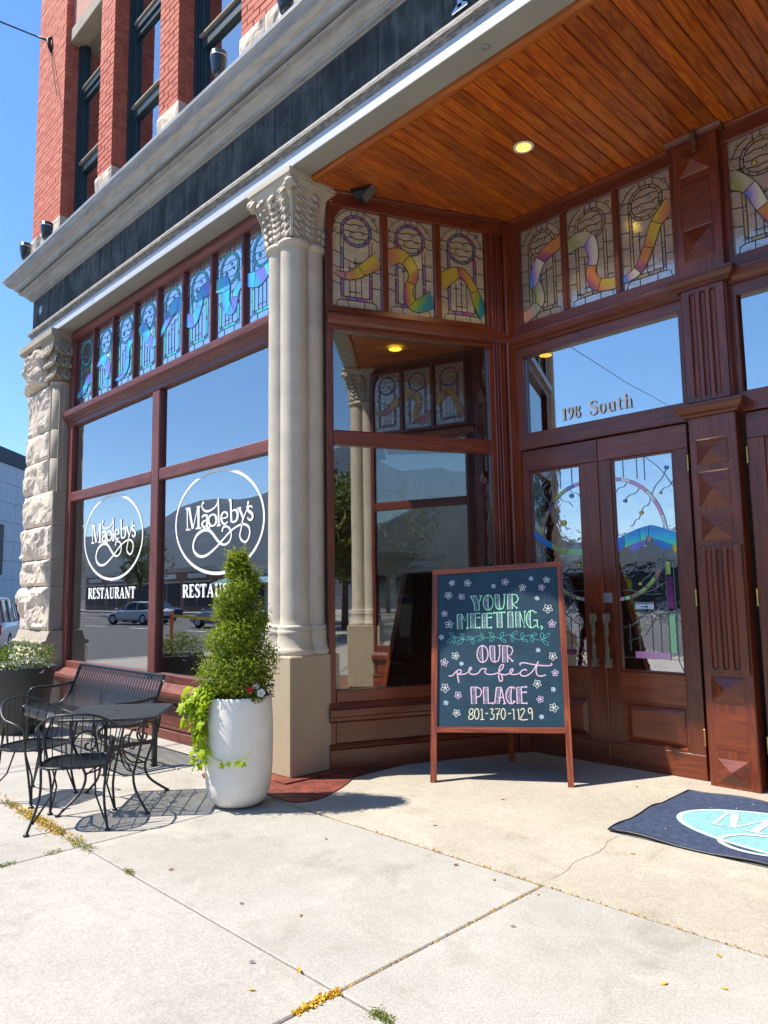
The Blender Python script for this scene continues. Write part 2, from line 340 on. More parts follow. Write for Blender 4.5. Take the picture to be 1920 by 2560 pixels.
def sheetglass(name, c, glossy=.4, bm=.35, rough=.05, trans=.25, bs=9):
    m = bpy.data.materials.new(name); m.use_nodes = True; t = m.node_tree; b = t.nodes['Principled BSDF']; out = t.nodes['Material Output']
    v = coords(t, rand=True); n = noise_tex(t, coords(t, (1, 1, 2.2), True), bs, 4, .6, 1.6)
    rp = ramp(t, [(.3, tuple(x*.72 for x in c)), (.7, tuple(min(1, x*1.12) for x in c))], n); t.links.new(rp.outputs[0], b.inputs['Base Color']); b.inputs['Roughness'].default_value = .3
    gl = N(t, 'ShaderNodeBsdfGlossy'); gl.inputs['Roughness'].default_value = rough; gl.inputs['Color'].default_value = (.95, .96, 1, 1)
    bp_ = N(t, 'ShaderNodeBump'); bp_.inputs['Strength'].default_value = bm; bp_.inputs['Distance'].default_value = .01; t.links.new(n, bp_.inputs['Height']); t.links.new(bp_.outputs[0], gl.inputs['Normal'])
    tr = N(t, 'ShaderNodeBsdfTransparent'); tr.inputs[0].default_value = (.8, .8, .78, 1)
    m1 = N(t, 'ShaderNodeMixShader'); m1.inputs[0].default_value = trans; t.links.new(b.outputs[0], m1.inputs[1]); t.links.new(tr.outputs[0], m1.inputs[2])
    m2 = N(t, 'ShaderNodeMixShader'); m2.inputs[0].default_value = glossy; t.links.new(m1.outputs[0], m2.inputs[1]); t.links.new(gl.outputs[0], m2.inputs[2]); t.links.new(m2.outputs[0], out.inputs[0])
    return m
Yl, Or, Mg, Pk, Pu, Bl, Tl, Gn, Cy, Vi, Pe = (.58, .42, .06), (.58, .24, .08), (.42, .12, .18), (.55, .28, .22), (.20, .09, .24), (.05, .13, .45), (.04, .28, .26), (.22, .42, .06), (.05, .50, .66), (.16, .18, .66), (.60, .36, .24)
SG = {
 'ret': dict(bg=sheetglass('pale streaky cathedral glass', (.62, .56, .39), .15, .10, .10, .10), ring=[grad('violet ring glass', [Pu, (.32, .22, .38)]), grad('mauve ring glass', [(.22, .10, .26), (.40, .10, .28)], .7), grad('smoky ring glass', [(.30, .28, .36), (.16, .18, .34)], .2)],
   rib=[grad('amber rose ribbon glass', [(.45, .07, .16), Yl, Pe], .2), grad('rose peach ribbon glass', [Pe, Pk, (.50, .20, .22)], .3), grad('gold ribbon glass', [Pk, Or, Yl], .1), grad('sunset ribbon glass', [Yl, Or, Mg, Pu], -.9), grad('violet gold ribbon glass', [Pu, Mg, Or, Yl], .2), grad('lime teal ribbon glass', [Yl, Gn, Tl, (.04, .2, .3)], -.4)], lead='lead'),
 'dor': dict(bg=sheetglass('grey wavy cathedral glass', (.48, .44, .34), .30, .12, .06, .16), ring=[grad('bronze ring glass', [(.30, .22, .14), (.46, .33, .16)], .5), grad('plum ring glass', [(.16, .12, .16), (.34, .26, .20)], .3), grad('straw ring glass', [(.45, .36, .18), (.34, .22, .14)], .9)],
   rib=[grad('spectrum ribbon glass', [Bl, Pu, Mg, Or], .9), grad('ember ribbon glass', [Mg, Or, Yl], .6), grad('gold plum ribbon glass', [Yl, Or, Mg], -.5), grad('opal rose ribbon glass', [Pe, Pk, (.30, .34, .30)], .2), grad('pearl olive ribbon glass', [(.42, .40, .34), (.30, .32, .10), (.45, .42, .30)], .4), grad('opal violet ribbon glass', [Cy, Vi, (.55, .40, .55), (.7, .66, .5)], .1)], lead='lead'),
 'fac': dict(bg=sheetglass('clear hammered glass', (.10, .15, .20), .72, .05, .02, .5, 12), ring=[grad('cyan ring glass', [(.03, .52, .60), (.10, .60, .42)], .5), grad('aqua ring glass', [(.05, .42, .72), (.04, .58, .60)], .2), grad('green cyan ring glass', [(.20, .58, .22), (.04, .52, .58)], .9)],
   rib=[grad('azure violet ribbon glass', [Vi, (.08, .32, .78), Cy], .3), grad('cyan azure ribbon glass', [Cy, (.06, .34, .80), Vi], .6), grad('aqua lime ribbon glass', [(.36, .60, .30), Cy, (.08, .36, .80)], .2)], lead='leadlit')}
GEM = [grad('amber gem', [(.55, .38, .03), (.7, .55, .08)]), grad('clear gem', [(.34, .32, .28), (.55, .52, .46)]), grad('smoke gem', [(.22, .19, .22), (.34, .30, .34)]), grad('blue gem', [(.03, .08, .55), (.08, .3, .7)])]
def flatpoly(poly, y0=-.003, y1=.001):
    return MB().prism(poly, y0, y1)
def wavy(x0, z0, x1, z1, amp, k, n=14, ph=0):
    d = math.hypot(x1-x0, z1-z0); nx, nz = -(z1-z0)/d, (x1-x0)/d
    return [(x0+(x1-x0)*i/n+nx*amp*math.sin(ph+k*i/n*6.28), z0+(z1-z0)*i/n+nz*amp*math.sin(ph+k*i/n*6.28)) for i in range(n+1)]
def ribpoly(pts):
    L = []; Rr = []
    for i in range(len(pts)):
        a = pts[max(0, i-1)]; b = pts[min(len(pts)-1, i+1)]; dx, dz = b[0]-a[0], b[1]-a[1]; l = math.hypot(dx, dz) or 1
        L.append((pts[i][0]-dz/l*pts[i][2], pts[i][1]+dx/l*pts[i][2])); Rr.append((pts[i][0]+dz/l*pts[i][2], pts[i][1]-dx/l*pts[i][2]))
    return L, Rr
def stained(style, loc, rotz, x0, z0, w, h, ribbon, seed, ncut=4, rc=.76):
    S = SG[style]; q = random.Random(seed)
    pane = MB().box(0, w, 0, .006, 0, h).build('stained_glass_panel', S['bg'], BLD, None)
    c, s_ = math.cos(rotz), math.sin(rotz)
    pane.location = (loc[0]+c*x0, loc[1]+s_*x0, loc[2]+z0); pane.rotation_euler = (0, 0, rotz)
    ld = MB(); lw = .0055 if style != 'fac' else .0038; st = lambda p: strip(ld, p, lw, -.005, .004)
    r1 = .325*w; r0 = .265*w; cx, cz = .5*w, rc*h
    rib = None
    if ribbon:
        rib = catmull([(a*w, b*h, d*w*1.3) for a, b, d in ribbon], 6)
        L, Rr = ribpoly(rib); clampx = lambda p: (min(max(p[0], .002), w-.002), min(max(p[1], .004), h-.004))
        L = [clampx(p) for p in L]; Rr = [clampx(p) for p in Rr]
    # bands
    bx = [(cx-r1, cx-r0), (cx+r0, cx+r1)]; zb = .105*h; bt = cz-.05*h
    for k, (a, b) in enumerate(bx):
        z = zb+.02; cuts = [zb+.03, zb+.2*h, zb+.24*h, zb+.45*h, bt] if k else [zb+.03, zb+.26*h, zb+.30*h, zb+.5*h, bt]
        for i in range(4):
            if i == 1 or (i == 3 and q.random() < .3): continue
            flatpoly([(a+.004, cuts[i]+.003), (b-.004, cuts[i]+.003), (b-.004, cuts[i+1]-.003), (a+.004, cuts[i+1]-.003)]).build('border_glass', S['ring'][(i+k) % 3], pane)
        for zz in cuts[:-1]: st([(a, zz), (b, zz)])
        st([(a, zb-.01*h), (a, cz)]); st([(b, zb-.01*h), (b, cz-.1*h)])
    for i, (a, b) in enumerate(((.30, .48), (.50, .70))): flatpoly([(a*w, zb-.012), (b*w, zb-.012), (b*w, zb+.012), (a*w, zb+.012)]).build('border_glass', S['ring'][i % 3], pane)
    st([(bx[0][0], zb-.016), (bx[1][1], zb-.016)]); st([(bx[0][0], zb+.016), (bx[1][1], zb+.016)])
    for a in (.28, .49, .72): st([(a*w, zb-.016), (a*w, zb+.016)])
    for a in (.33, .66): st([(a*w, 0), (a*w, zb-.016)])
    st(catmull([(0, .01*h), (.08*w, .03*h), (.1*w, .07*h), (bx[0][0], zb-.016)], 4)); st(catmull([(w, .01*h), (.92*w, .03*h), (.9*w, .07*h), (bx[1][1], zb-.016)], 4))
    # inner reeds
    for k, a in enumerate((.36, .48, .60)):
        zt = h*(.42+.05*((k+seed) % 3)); st([(a*w, zb+.016), (a*w, zt)])
        if k < 2: st([((a-.05)*w, zt-.06*h), ((a+.07)*w, zt-.06*h)]); st([((a-.03)*w, zb+.07*h), ((a+.10)*w, zb+.068*h)])
    st(catmull([(bx[0][1], .50*h), (.5*w, .47*h), (bx[1][0], .51*h)], 5))
    for zz in (.24, .40, .55): st([(0, (zz+.02)*h), (bx[0][0], zz*h)]); st([(bx[1][1], zz*h), (w, (zz-.01)*h)])
    # ring
    m = 12; a0 = q.uniform(0, .5)
    for i in range(m):
        aa = [a0+2*math.pi*(i+.06+.88*j/4)/m for j in range(5)]
        poly = [(cx+r1*.985*math.cos(a), cz+r1*.985*math.sin(a)) for a in aa]+[(cx+r0*1.02*math.cos(a), cz+r0*1.02*math.sin(a)) for a in aa[::-1]]
        if rib and min(math.hypot(cx+(r0+r1)/2*math.cos(aa[2])-p[0], cz+(r0+r1)/2*math.sin(aa[2])-p[1])-p[2] for p in rib) < .004: continue
        flatpoly(poly).build('ring_glass', S['ring'][q.randrange(3)], pane)
        a = a0+2*math.pi*i/m; st([(cx+r0*math.cos(a), cz+r0*math.sin(a)), (cx+r1*math.cos(a), cz+r1*math.sin(a))])
    for rr in (r0, r1): strip(ld, [(cx+rr*math.cos(2*math.pi*i/40), cz+rr*math.sin(2*math.pi*i/40)) for i in range(40)], lw, -.0052, .004, True)
    # top lines, arches, waves
    for a in (.40, .52, .66): st([(a*w, h), (a*w, cz+math.sqrt(max(0, r1*r1-(a*w-cx)**2)))])
    st([(cx+.47*w*math.cos(t), cz-.02*h+.235*h*math.sin(t)) for t in [.25+i*.12 for i in range(9)]]); st([(cx+.47*w*math.cos(t), cz-.02*h+.235*h*math.sin(t)) for t in [1.95+i*.12 for i in range(9)]])
    for i in range(3):
        zz = cz+(-.55+.5*i)*r0; hw = math.sqrt(max(.01*w*w, r0*r0-(zz-cz)**2))*.97; st(wavy(cx-hw, zz, cx+hw, zz+.02*w*(i-1), .012*w, 1.5+i*.3, 14, seed+i))
    for i in range(2):
        zz = cz-r1*.3+i*.1*h; st(wavy(0, zz+.02*h, cx-math.sqrt(max(0, r1*r1-(zz-cz)**2)), zz, .008*w, 1.2, 8, i)); st(wavy(cx+math.sqrt(max(0, r1*r1-(zz-cz)**2)), zz, w, zz-.03*h, .008*w, 1.2, 8, i+seed))
    for (a, b, rr, gm) in ((.5-.10, cz/h-.04, .036, seed % 2), (.57, cz/h+.045, .026, 1), (.64, cz/h-.02, .018, 2), (.14, .93, .022, 1), (.87, .955-.02*(seed % 3), .034, 2), (.08, cz/h+.0, .016, 1)):
        px, pz = a*w, b*h; g_ = MB(); g_.ell((px, -.003, pz), rr*w, .006, rr*w, 12, 5); g_.build('glass_gem', S['rib'][q.randrange(3)] if style == 'fac' else GEM[gm], pane)
        strip(ld, [(px+rr*w*1.05*math.cos(2*math.pi*i/14), pz+rr*w*1.05*math.sin(2*math.pi*i/14)) for i in range(14)], lw*.8, -.0054, .004, True)
    if rib:
        n = len(rib); per = [round(i*(n-1)/ncut) for i in range(ncut+1)]
        for i in range(ncut):
            a, b = per[i], per[i+1]
            MB().prism(L[a:b+1]+Rr[a:b+1][::-1], -.0062, .0).build('ribbon_glass', S['rib'][(i+seed) % len(S['rib'])], pane)
            if 0 < i: strip(ld, [L[a], Rr[a]], lw, -.0085, .003)
        strip(ld, L, lw, -.0082, .004); strip(ld, Rr, lw, -.0083, .004)
    ld.build('leading', MAT[S['lead']], pane)
    return pane

# ------------------------------------------------------------------ facade window (storefront) : wall frame at y = 3.97
def piece(name, mt, parent, x0, x1, y0, y1, z0, z1, c=.004, loc=None, rotz=0):
    return MB().cbox(min(x0, x1), max(x0, x1), y0, y1, z0, z1, c).build(name, MAT[mt] if isinstance(mt, str) else mt, parent, loc, rotz)
FL = (0, 3.97, 0)
fw = piece('shop_window', 'fx', BLD, -10.28, -5.28, -.05, .06, 5.115, 5.262, .006, FL)
fw.name = 'shop_window'
MB().prof_x([(-.05, 5.13), (-.085, 5.16), (-.085, 5.18), (-.065, 5.20), (-.065, 5.225), (-.05, 5.25)], -10.27, -5.28).build('head_moulding', MAT['fx'], fw)
piece('stile', 'fz', fw, -10.28, -10.115, -.05, .06, 0.02, 5.114)
MB().prof_x([(-.05, 0), (-.075, .012), (-.075, .03), (-.05, .045)], 0, 4.6, Matrix.Translation((-10.2, 0, .6)) @ Matrix.Rotation(-math.pi/2, 4, 'Y') @ Matrix.Rotation(-math.pi/2, 4, 'X')).build('stile_bead', MAT['fz'], fw)
piece('stile', 'fz', fw, -5.42, -5.28, -.05, .06, 0.02, 5.114)
# transom moulding band
MB().prof_x([(.05, 3.876), (-.055, 3.876), (-.055, 3.925), (-.075, 3.94), (-.075, 3.955), (-.10, 3.975), (-.125, 4.02), (-.13, 4.065), (-.13, 4.09), (-.085, 4.10), (-.07, 4.125), (-.03, 4.155), (.05, 4.155)], -10.33, -5.29).build('transom_moulding', MAT['fx'], fw)
for i in range(9):
    x = -10.115+.596*i
    if 0 < i < 8: piece('mullion', 'fz', fw, x-.022, x+.022, -.045, .04, 4.156, 5.116, .008)
piece('mullion', 'fz', fw, -7.778, -7.595, -.055, .05, .66, 3.876, .012)
for a, b in ((-10.115, -7.779), (-7.594, -5.42)):
    piece('rail', 'fx', fw, a, b, -.05, .05, 2.813, 2.944, .01)
    piece('rail', 'fx', fw, a, b, -.06, .05, .585, .667, .006)
    for z0, z1 in ((.667, 2.813), (2.944, 3.876)): MB().box(a, b, -.004, .004, z0, z1).build('pane', MAT['glass'], fw)
MB().prof_x([(.05, .40), (-.10, .40), (-.13, .42), (-.13, .435), (-.165, .455), (-.18, .48), (-.18, .515), (-.07, .585), (.05, .585)], -10.30, -5.3).build('sill', MAT['fx'], fw)
piece('apron_board', 'fx', fw, -10.27, -5.3, -.055, .03, .02, .40, .004)
for a, b in ((-10.15, -8.95), (-8.85, -7.75), (-7.62, -6.5), (-6.4, -5.4)): MB().prof_x([(-.056, .11), (-.072, .115), (-.078, .135), (-.072, .15), (-.078, .16), (-.078, .32), (-.072, .335), (-.078, .35), (-.072, .365), (-.056, .37)], a, b).build('apron_panel', MAT['fx'], fw)
piece('base_board', 'fx', fw, -10.27, -5.3, -.085, -.056, .0, .10, .006)
RIBF = [[(0, .15, .05), (.35, .2, .08), (.7, .33, .10), (1, .28, .08)], [(.05, .45, .02), (.45, .50, .11), (.7, .33, .09), (.55, .2, .07), (.75, .12, .08), (1, .2, .04)], [(0, .12, .02), (.35, .13, .05), (.6, .25, .08), (.62, .45, .08), (.85, .6, .09), (1, .62, .08)],
        [(.1, .60, .07), (.3, .62, .10), (.55, .45, .11), (.75, .36, .08), (1, .40, .05)], [(0, .40, .03), (.25, .52, .07), (.6, .68, .12), (1, .60, .12)], [(0, .42, .10), (.3, .38, .11), (.5, .5, .08), (.6, .64, .10), (1, .66, .12)],
        [(.05, .62, .10), (.35, .58, .12), (.4, .35, .09), (.62, .28, .09), (.75, .45, .07), (1, .52, .05)], [(0, .5, .09), (.4, .46, .12), (.75, .55, .08), (1, .75, .08)]]
for i in range(8):
    x = -10.115+.596*i; stained('fac', (0, 3.97, 0), 0, x+.022, 4.156, .552, .958, RIBF[i], 11+i, 4, .74)
# oval lettering on the two lower panes
LOGO = [[[-9.458,2.434,0.015],[-9.443,2.207,0.015]],[[-9.415,2.435,0.035],[-9.336,2.209,0.026]],[[-9.33,2.209,0.011],[-9.236,2.43,0.011]],[[-9.221,2.433,0.032],[-9.217,2.207,0.032]],[[-9.475,2.207,0.013],[-9.385,2.205,0.012]],[[-9.273,2.206,0.013],[-9.163,2.204,0.012]],[[-9.487,2.437,0.012],[-9.405,2.437,0.013]],[[-9.257,2.434,0.012],[-9.182,2.432,0.013]],[[-9.149,2.313,0.02],[-9.116,2.332,0.017],[-9.06,2.324,0.021],[-9.047,2.297,0.026],[-9.045,2.209,0.026],[-9.012,2.2,0.014]],[[-9.05,2.28,0.011],[-9.122,2.267,0.018],[-9.145,2.238,0.025],[-9.108,2.209,0.018],[-9.046,2.223,0.009]],[[-8.94,2.329,0.012],[-8.999,2.311,0.021],[-9.017,2.269,0.027],[-8.988,2.223,0.021],[-8.933,2.209,0.012],[-8.883,2.23,0.021],[-8.869,2.272,0.026],[-8.894,2.312,0.02],[-8.94,2.329,0.012]],[[-8.997,2.22,0.013],[-8.992,2.189,0.012],[-8.998,2.17,0.016]],[[-9.004,2.168,0.023],[-9.116,2.177,0.025],[-9.247,2.133,0.023],[-9.315,2.048,0.023],[-9.299,1.968,0.023],[-9.212,1.916,0.023],[-9.099,1.907,0.021],[-8.98,1.937,0.019],[-8.826,2.008,0.016],[-8.705,2.078,0.015],[-8.603,2.132,0.015],[-8.493,2.171,0.015],[-8.384,2.184,0.017],[-8.301,2.156,0.017],[-8.272,2.105,0.017],[-8.295,2.04,0.016],[-8.348,2.008,0.015],[-8.412,2.03,0.015],[-8.442,2.081,0.015],[-8.418,2.146,0.015],[-8.4,2.211,0.016]],[[-9.004,2.168,0.023],[-8.932,2.125,0.023],[-8.839,2.051,0.021],[-8.768,2.013,0.017],[-8.691,2.006,0.016],[-8.617,2.04,0.015],[-8.592,2.097,0.015],[-8.624,2.158,0.015],[-8.682,2.185,0.015],[-8.739,2.178,0.016],[-8.76,2.136,0.018]],[[-8.835,2.485,0.017],[-8.823,2.209,0.026]],[[-8.858,2.205,0.012],[-8.783,2.205,0.012]],[[-8.825,2.487,0.007],[-8.87,2.415,0.014],[-8.947,2.381,0.015],[-9.037,2.368,0.018],[-9.109,2.385,0.016],[-9.148,2.423,0.014],[-9.142,2.458,0.016],[-9.11,2.469,0.022]],[[-8.764,2.269,0.008],[-8.665,2.279,0.012],[-8.674,2.314,0.017],[-8.719,2.333,0.012],[-8.763,2.312,0.023],[-8.775,2.266,0.028],[-8.746,2.221,0.021],[-8.699,2.212,0.014],[-8.654,2.232,0.008]],[[-8.609,2.445,0.024],[-8.589,2.219,0.025]],[[-8.643,2.441,0.012],[-8.598,2.448,0.012]],[[-8.591,2.325,0.008],[-8.53,2.337,0.015],[-8.486,2.309,0.025],[-8.483,2.263,0.027],[-8.511,2.227,0.019],[-8.58,2.216,0.012]],[[-8.456,2.349,0.027],[-8.383,2.243,0.021]],[[-8.301,2.345,0.01],[-8.361,2.267,0.012],[-8.4,2.211,0.018]],[[-8.488,2.347,0.01],[-8.418,2.347,0.01]],[[-8.334,2.344,0.01],[-8.273,2.345,0.01]],[[-8.304,2.399,0.023],[-8.299,2.378,0.02],[-8.316,2.356,0.006]],[[-8.225,2.327,0.008],[-8.257,2.348,0.013],[-8.301,2.337,0.02],[-8.296,2.308,0.023],[-8.244,2.279,0.023],[-8.222,2.249,0.023],[-8.242,2.219,0.018],[-8.286,2.219,0.013],[-8.311,2.243,0.01]]]
def oval_logo(parent, dx):
    mb = MB(); k = 0
    strip(mb, [(-8.868+dx+.825*math.cos(t*math.pi/40)-.035*math.sin(t*math.pi/40), 2.2505+.527*math.sin(t*math.pi/40), .034-.008*abs(math.cos(t*math.pi/40))) for t in range(80)], .03, -.008, .0015, True)
    for s in LOGO:
        k += 1; strip(mb, [(a+dx, b, c*1.3) for a, b, c in catmull([tuple(p) for p in s], 6)], .02, -.0085-.00012*k, .002)
    mb.build('oval_lettering', MAT['white'], parent)
GLY = {  # strokes: points (x,z,width); unit height 1
 'R': (.80, [[(.2, .03, .2), (.2, .97, .2)], [(.05, .03, .07), (.36, .03, .07)], [(.05, .97, .07), (.36, .97, .07)], [(.2, .95, .08), (.45, .95, .10), (.6, .86, .17), (.6, .66, .17), (.45, .54, .10), (.2, .53, .07)], [(.38, .52, .12), (.55, .28, .19), (.68, .06, .17), (.82, .04, .06)]]),
 'E': (.70, [[(.2, .03, .2), (.2, .97, .2)], [(.05, .03, .08), (.62, .03, .08)], [(.05, .97, .08), (.6, .97, .08)], [(.2, .52, .08), (.45, .52, .08)], [(.58, .99, .08), (.58, .78, .04)], [(.62, .02, .08), (.63, .25, .04)], [(.44, .64, .05), (.44, .40, .05)]]),
 'S': (.62, [[(.54, .72, .05), (.5, .93, .07), (.33, .98, .09), (.15, .90, .15), (.12, .72, .18), (.3, .56, .2), (.5, .42, .2), (.54, .22, .18), (.45, .07, .12), (.27, .02, .08), (.12, .08, .08), (.07, .3, .05)]]),
 'T': (.74, [[(.37, .03, .2), (.37, .97, .2)], [(.22, .03, .07), (.52, .03, .07)], [(.05, .96, .09), (.69, .96, .09)], [(.06, 1, .09), (.05, .75, .04)], [(.68, 1, .09), (.69, .75, .04)]]),
 'A': (.86, [[(.12, .04, .06), (.42, .97, .1)], [(.42, .99, .14), (.68, .04, .2)], [(.02, .03, .06), (.25, .03, .06)], [(.5, .03, .07), (.84, .03, .07)], [(.22, .33, .07), (.58, .33, .07)]]),
 'U': (.82, [[(.2, .97, .2), (.2, .25, .2), (.28, .07, .15), (.42, .02, .1), (.57, .07, .1), (.64, .25, .07), (.64, .97, .07)], [(.05, .97, .07), (.36, .97, .07)], [(.52, .97, .06), (.77, .97, .06)]]),
 'N': (.86, [[(.16, .03, .07), (.16, .95, .07)], [(.1, .97, .14), (.7, .05, .2)], [(.7, .03, .07), (.7, .97, .07)], [(.03, .03, .06), (.3, .03, .06)], [(.57, .97, .06), (.83, .97, .06)], [(.03, .97, .06), (.16, .97, .06)]]),
 '1': (.40, [[(.22, .03, .16), (.22, .97, .15)], [(.05, .03, .07), (.38, .03, .07)], [(.04, .80, .05), (.22, .95, .12)]]),
 '9': (.56, [[(.1, .66, .15), (.16, .86, .13), (.28, .95, .10), (.42, .86, .14), (.46, .62, .17), (.40, .3, .15), (.22, .05, .10), (.14, .0, .05)], [(.1, .66, .15), (.18, .48, .12), (.3, .46, .08), (.44, .58, .08)]]),
 '8': (.56, [[(.28, .96, .09), (.44, .86, .14), (.40, .66, .13), (.24, .54, .14), (.1, .36, .16), (.1, .14, .16), (.28, .03, .09), (.46, .14, .16), (.46, .34, .16), (.30, .52, .13), (.14, .66, .13), (.12, .84, .14), (.28, .96, .09)]]),
 'o': (.56, [[(.28, .64, .08), (.13, .55, .14), (.09, .33, .17), (.14, .1, .14), (.28, .02, .08), (.42, .1, .14), (.47, .33, .17), (.42, .55, .14), (.28, .64, .08)]]),
 'u': (.62, [[(.14, .63, .15), (.14, .2, .15), (.22, .05, .11), (.34, .05, .08), (.46, .17, .06)], [(.48, .65, .15), (.48, .04, .15)], [(.02, .64, .05), (.16, .64, .05)], [(.36, .64, .05), (.5, .64, .05)], [(.46, .03, .05), (.60, .04, .05)]]),
 't': (.44, [[(.2, .82, .08), (.19, .6, .15), (.19, .18, .15), (.25, .05, .10), (.4, .08, .05)], [(.03, .62, .06), (.38, .62, .06)]]),
 'h': (.64, [[(.14, .97, .15), (.14, .03, .15)], [(.02, .97, .05), (.16, .98, .05)], [(.03, .03, .05), (.27, .03, .05)], [(.18, .48, .06), (.3, .62, .09), (.43, .6, .12), (.48, .45, .15), (.48, .03, .15)], [(.37, .03, .05), (.61, .03, .05)]]),
}
def serif(mb, txt, x0, z0, hgt, xs, y, gap=.04, th=.0015, k0=0):
    x = x0; k = k0
    for ch in txt:
        if ch == ' ': x += .32*hgt*xs; continue
        wd_, S = GLY[ch]
        for s in S:
            k += 1; P = [(x+a*hgt*xs, z0+b*hgt, c*hgt*(.62+.6*xs if len(s) < 3 else 1.05*(.4+.6*xs))) for a, b, c in s]
            strip(mb, catmull(P, 5) if len(P) > 2 else P, .02, y-.00012*k, th+.0005)
        x += (wd_+gap)*hgt*xs
    return x
for dx in (0, 2.432):
    oval_logo(fw, dx)
    mb = MB(); w_ = serif(MB(), 'RESTAURANT', 0, 0, .133, 1.0, 0)
    serif(mb, 'RESTAURANT', -9.535+dx, 1.487, .133, 1.355/w_, -.008); mb.build('window_lettering', MAT['white'], fw)

# ------------------------------------------------------------------ entablature: profiles [(d,z)], d = projection in front of the frieze plane y=3.72, wrapped round the left corner
def wrap(prof, name, mt, xr=9.0, yb=13.0, smooth=False, closed=False):
    n = len(prof); path = lambda d: [(xr, 3.72-d), (-11.25-d, 3.72-d), (-11.25-d, yb)]
    v = []; f = []
    for d, z in prof:
        for x, y in path(d): v.append((x, y, z))
    for i in range(n-1 if not closed else n):
        j = (i+1) % n
        for k in range(2): f.append((i*3+k, i*3+k+1, j*3+k+1, j*3+k))
    return MB().add(v, f, smooth).build(name, MAT[mt], BLD)
beam = wrap([(-.20, 5.26), (.013, 5.26), (.013, 5.40), (-.20, 5.40)], 'steel_beam', 'fascia', closed=True)
soff = MB().box(-11.2, 9, 3.709, 3.918, 5.254, 5.2595).build('soffit', MAT['soffit'], beam)
wrap([(.013, 5.375), (.020, 5.38), (.024, 5.392), (.030, 5.41), (.042, 5.416), (.055, 5.422), (.055, 5.452), (.045, 5.465), (.02, 5.505), (0, 5.52)], 'bead_moulding', 'bead')
fri = wrap([(-.012, 5.5), (-.012, 5.99)], 'frieze', 'dark')
x = -11.25; k = 0
while x < 8.5:
    MB().cbox(x+.002, x+.678, 3.716, 3.74, 5.50, 5.985, .002).build('frieze_panel', MAT['slate'], fri, (0, 0, 0)); x += .681
MB().cbox(-11.254, -11.23, 3.74, 12.9, 5.50, 5.985, .002).build('frieze_panel', MAT['slate'], fri)
cor = wrap([(0, 5.955), (.012, 5.955), (.018, 5.965), (.045, 5.972), (.052, 5.985), (.052, 6.0), (.075, 6.01), (.115, 6.05), (.135, 6.057), (.135, 6.068), (.165, 6.074), (.172, 6.082), (.168, 6.096), (.115, 6.098), (.115, 6.118), (.195, 6.120), (.205, 6.135), (.22, 6.145), (.225, 6.165), (.26, 6.18), (.295, 6.205), (.32, 6.24), (.33, 6.262), (.345, 6.268), (.35, 6.275), (.35, 6.312), (.10, 6.345), (-.30, 6.36)], 'cornice', 'sheet')
x = -10.6
while x < 8:
    MB().ell((x, 3.562, 6.066), .010, .010, .008, 8, 4).build('cornice_bolt', MAT['sheet'], cor); x += .42
# small ornaments on frieze and soffit
st_ = MB(); pts = []
for i in range(16): a = math.pi*2*i/16+.2; rr = .085 if i % 2 == 0 else .035; pts.append((rr*math.cos(a), rr*math.sin(a)))
st_.prism(pts, -.012, 0); st_.ell((0, -.012, 0), .022, .012, .022); st_.build('star_ornament', MAT['steel'], fri, (-10.90, 3.714, 5.73))
lt = MB(); lt.cbox(-.022, .022, -.012, 0, .02, .42, .003).prism([(-.07, 0), (.07, 0), (.07, .02), (.025, .05), (-.025, .05), (-.07, .02)], -.012, 0).prism([(-.07, .42), (-.025, .38), (.025, .38), (.07, .42), (.07, .44), (-.07, .44)], -.012, 0); lt.build('raised_letter', MAT['steel'], fri, (-2.92, 3.713, 5.545))
MB().tube([(.026*math.cos(a*.5236), .026*math.sin(a*.5236), 0) for a in range(12)], .006, 6, True).build('soffit_ring', MAT['soffit'], beam, (-2.794, 3.82, 5.248))

# ------------------------------------------------------------------ upper storey: brick piers, windows
PIERS = [(-11.36, -10.27), (-9.0, -8.585), (-7.33, -6.895), (-5.645, -4.4), (-3.1, 8.5)]
BRT = 12.6; CH = .0755
wallb = MB()
for a, b in PIERS: wallb.box(a+.006, b-.006, 3.706, 4.05, 6.30, BRT)
wallb.box(-11.354, -10.9, 4.05, 13, 0, BRT)
wallb.box(-11.354, 8.5, 4.3, 4.42, 9.9, BRT)
for a, b in ((-10.27, -9.0), (-8.585, -7.33), (-6.895, -5.645), (-4.4, -3.1)): wallb.box(a-.006, b+.006, 3.80, 4.05, 9.87, BRT)
bw = wallb.build('brick_wall', MAT['mortar'], BLD)
bricks = []          # (x0,x1,y0,y1,z0,z1)
for pi, (a, b) in enumerate(PIERS[:4]):
    nrow = int((BRT-6.95)/CH)
    for r_ in range(nrow):
        z0 = 6.95+r_*CH; z1 = z0+CH-.009
        if (z0 > 7.4 and a > -5.7): continue
        n = max(2, round((b-a)/.215)); L = (b-a)/n; off = .5*L if r_ % 2 else 0; x = a-off
        while x < b-.01:
            x0, x1 = max(a, x), min(b, x+L)
            if x1-x0 > .03:
                corner = abs(x1-b) < 1e-6
                bricks.append([x0+(.0 if abs(x0-a) < 1e-6 else .005), x1-(0 if corner else .005), 3.698+rnd.uniform(-.002, .003), 3.80 if corner else 3.73, z0, z1])
            x += L
        # reveal (right face of the pier)
        y0, y1 = (3.806, 3.888) if r_ % 2 else (3.806, 3.888)
        bricks.append([b-.03, b+rnd.uniform(-.001, .003), y0+(.0 if r_ % 2 else -.0), y1, z0, z1])
def near(q): return math.hypot(q[0], q[2])+q[4]*.8
def vis(q):
    cz = q[4]; lim = 6.30+ (q[2]-3.37)*(6.31-1.5)/3.37
    px = -q[0]*.7+q[2]*.7
    return cz > lim-.08
vis_b = [q for q in bricks if vis(q)]; vis_b.sort(key=near)
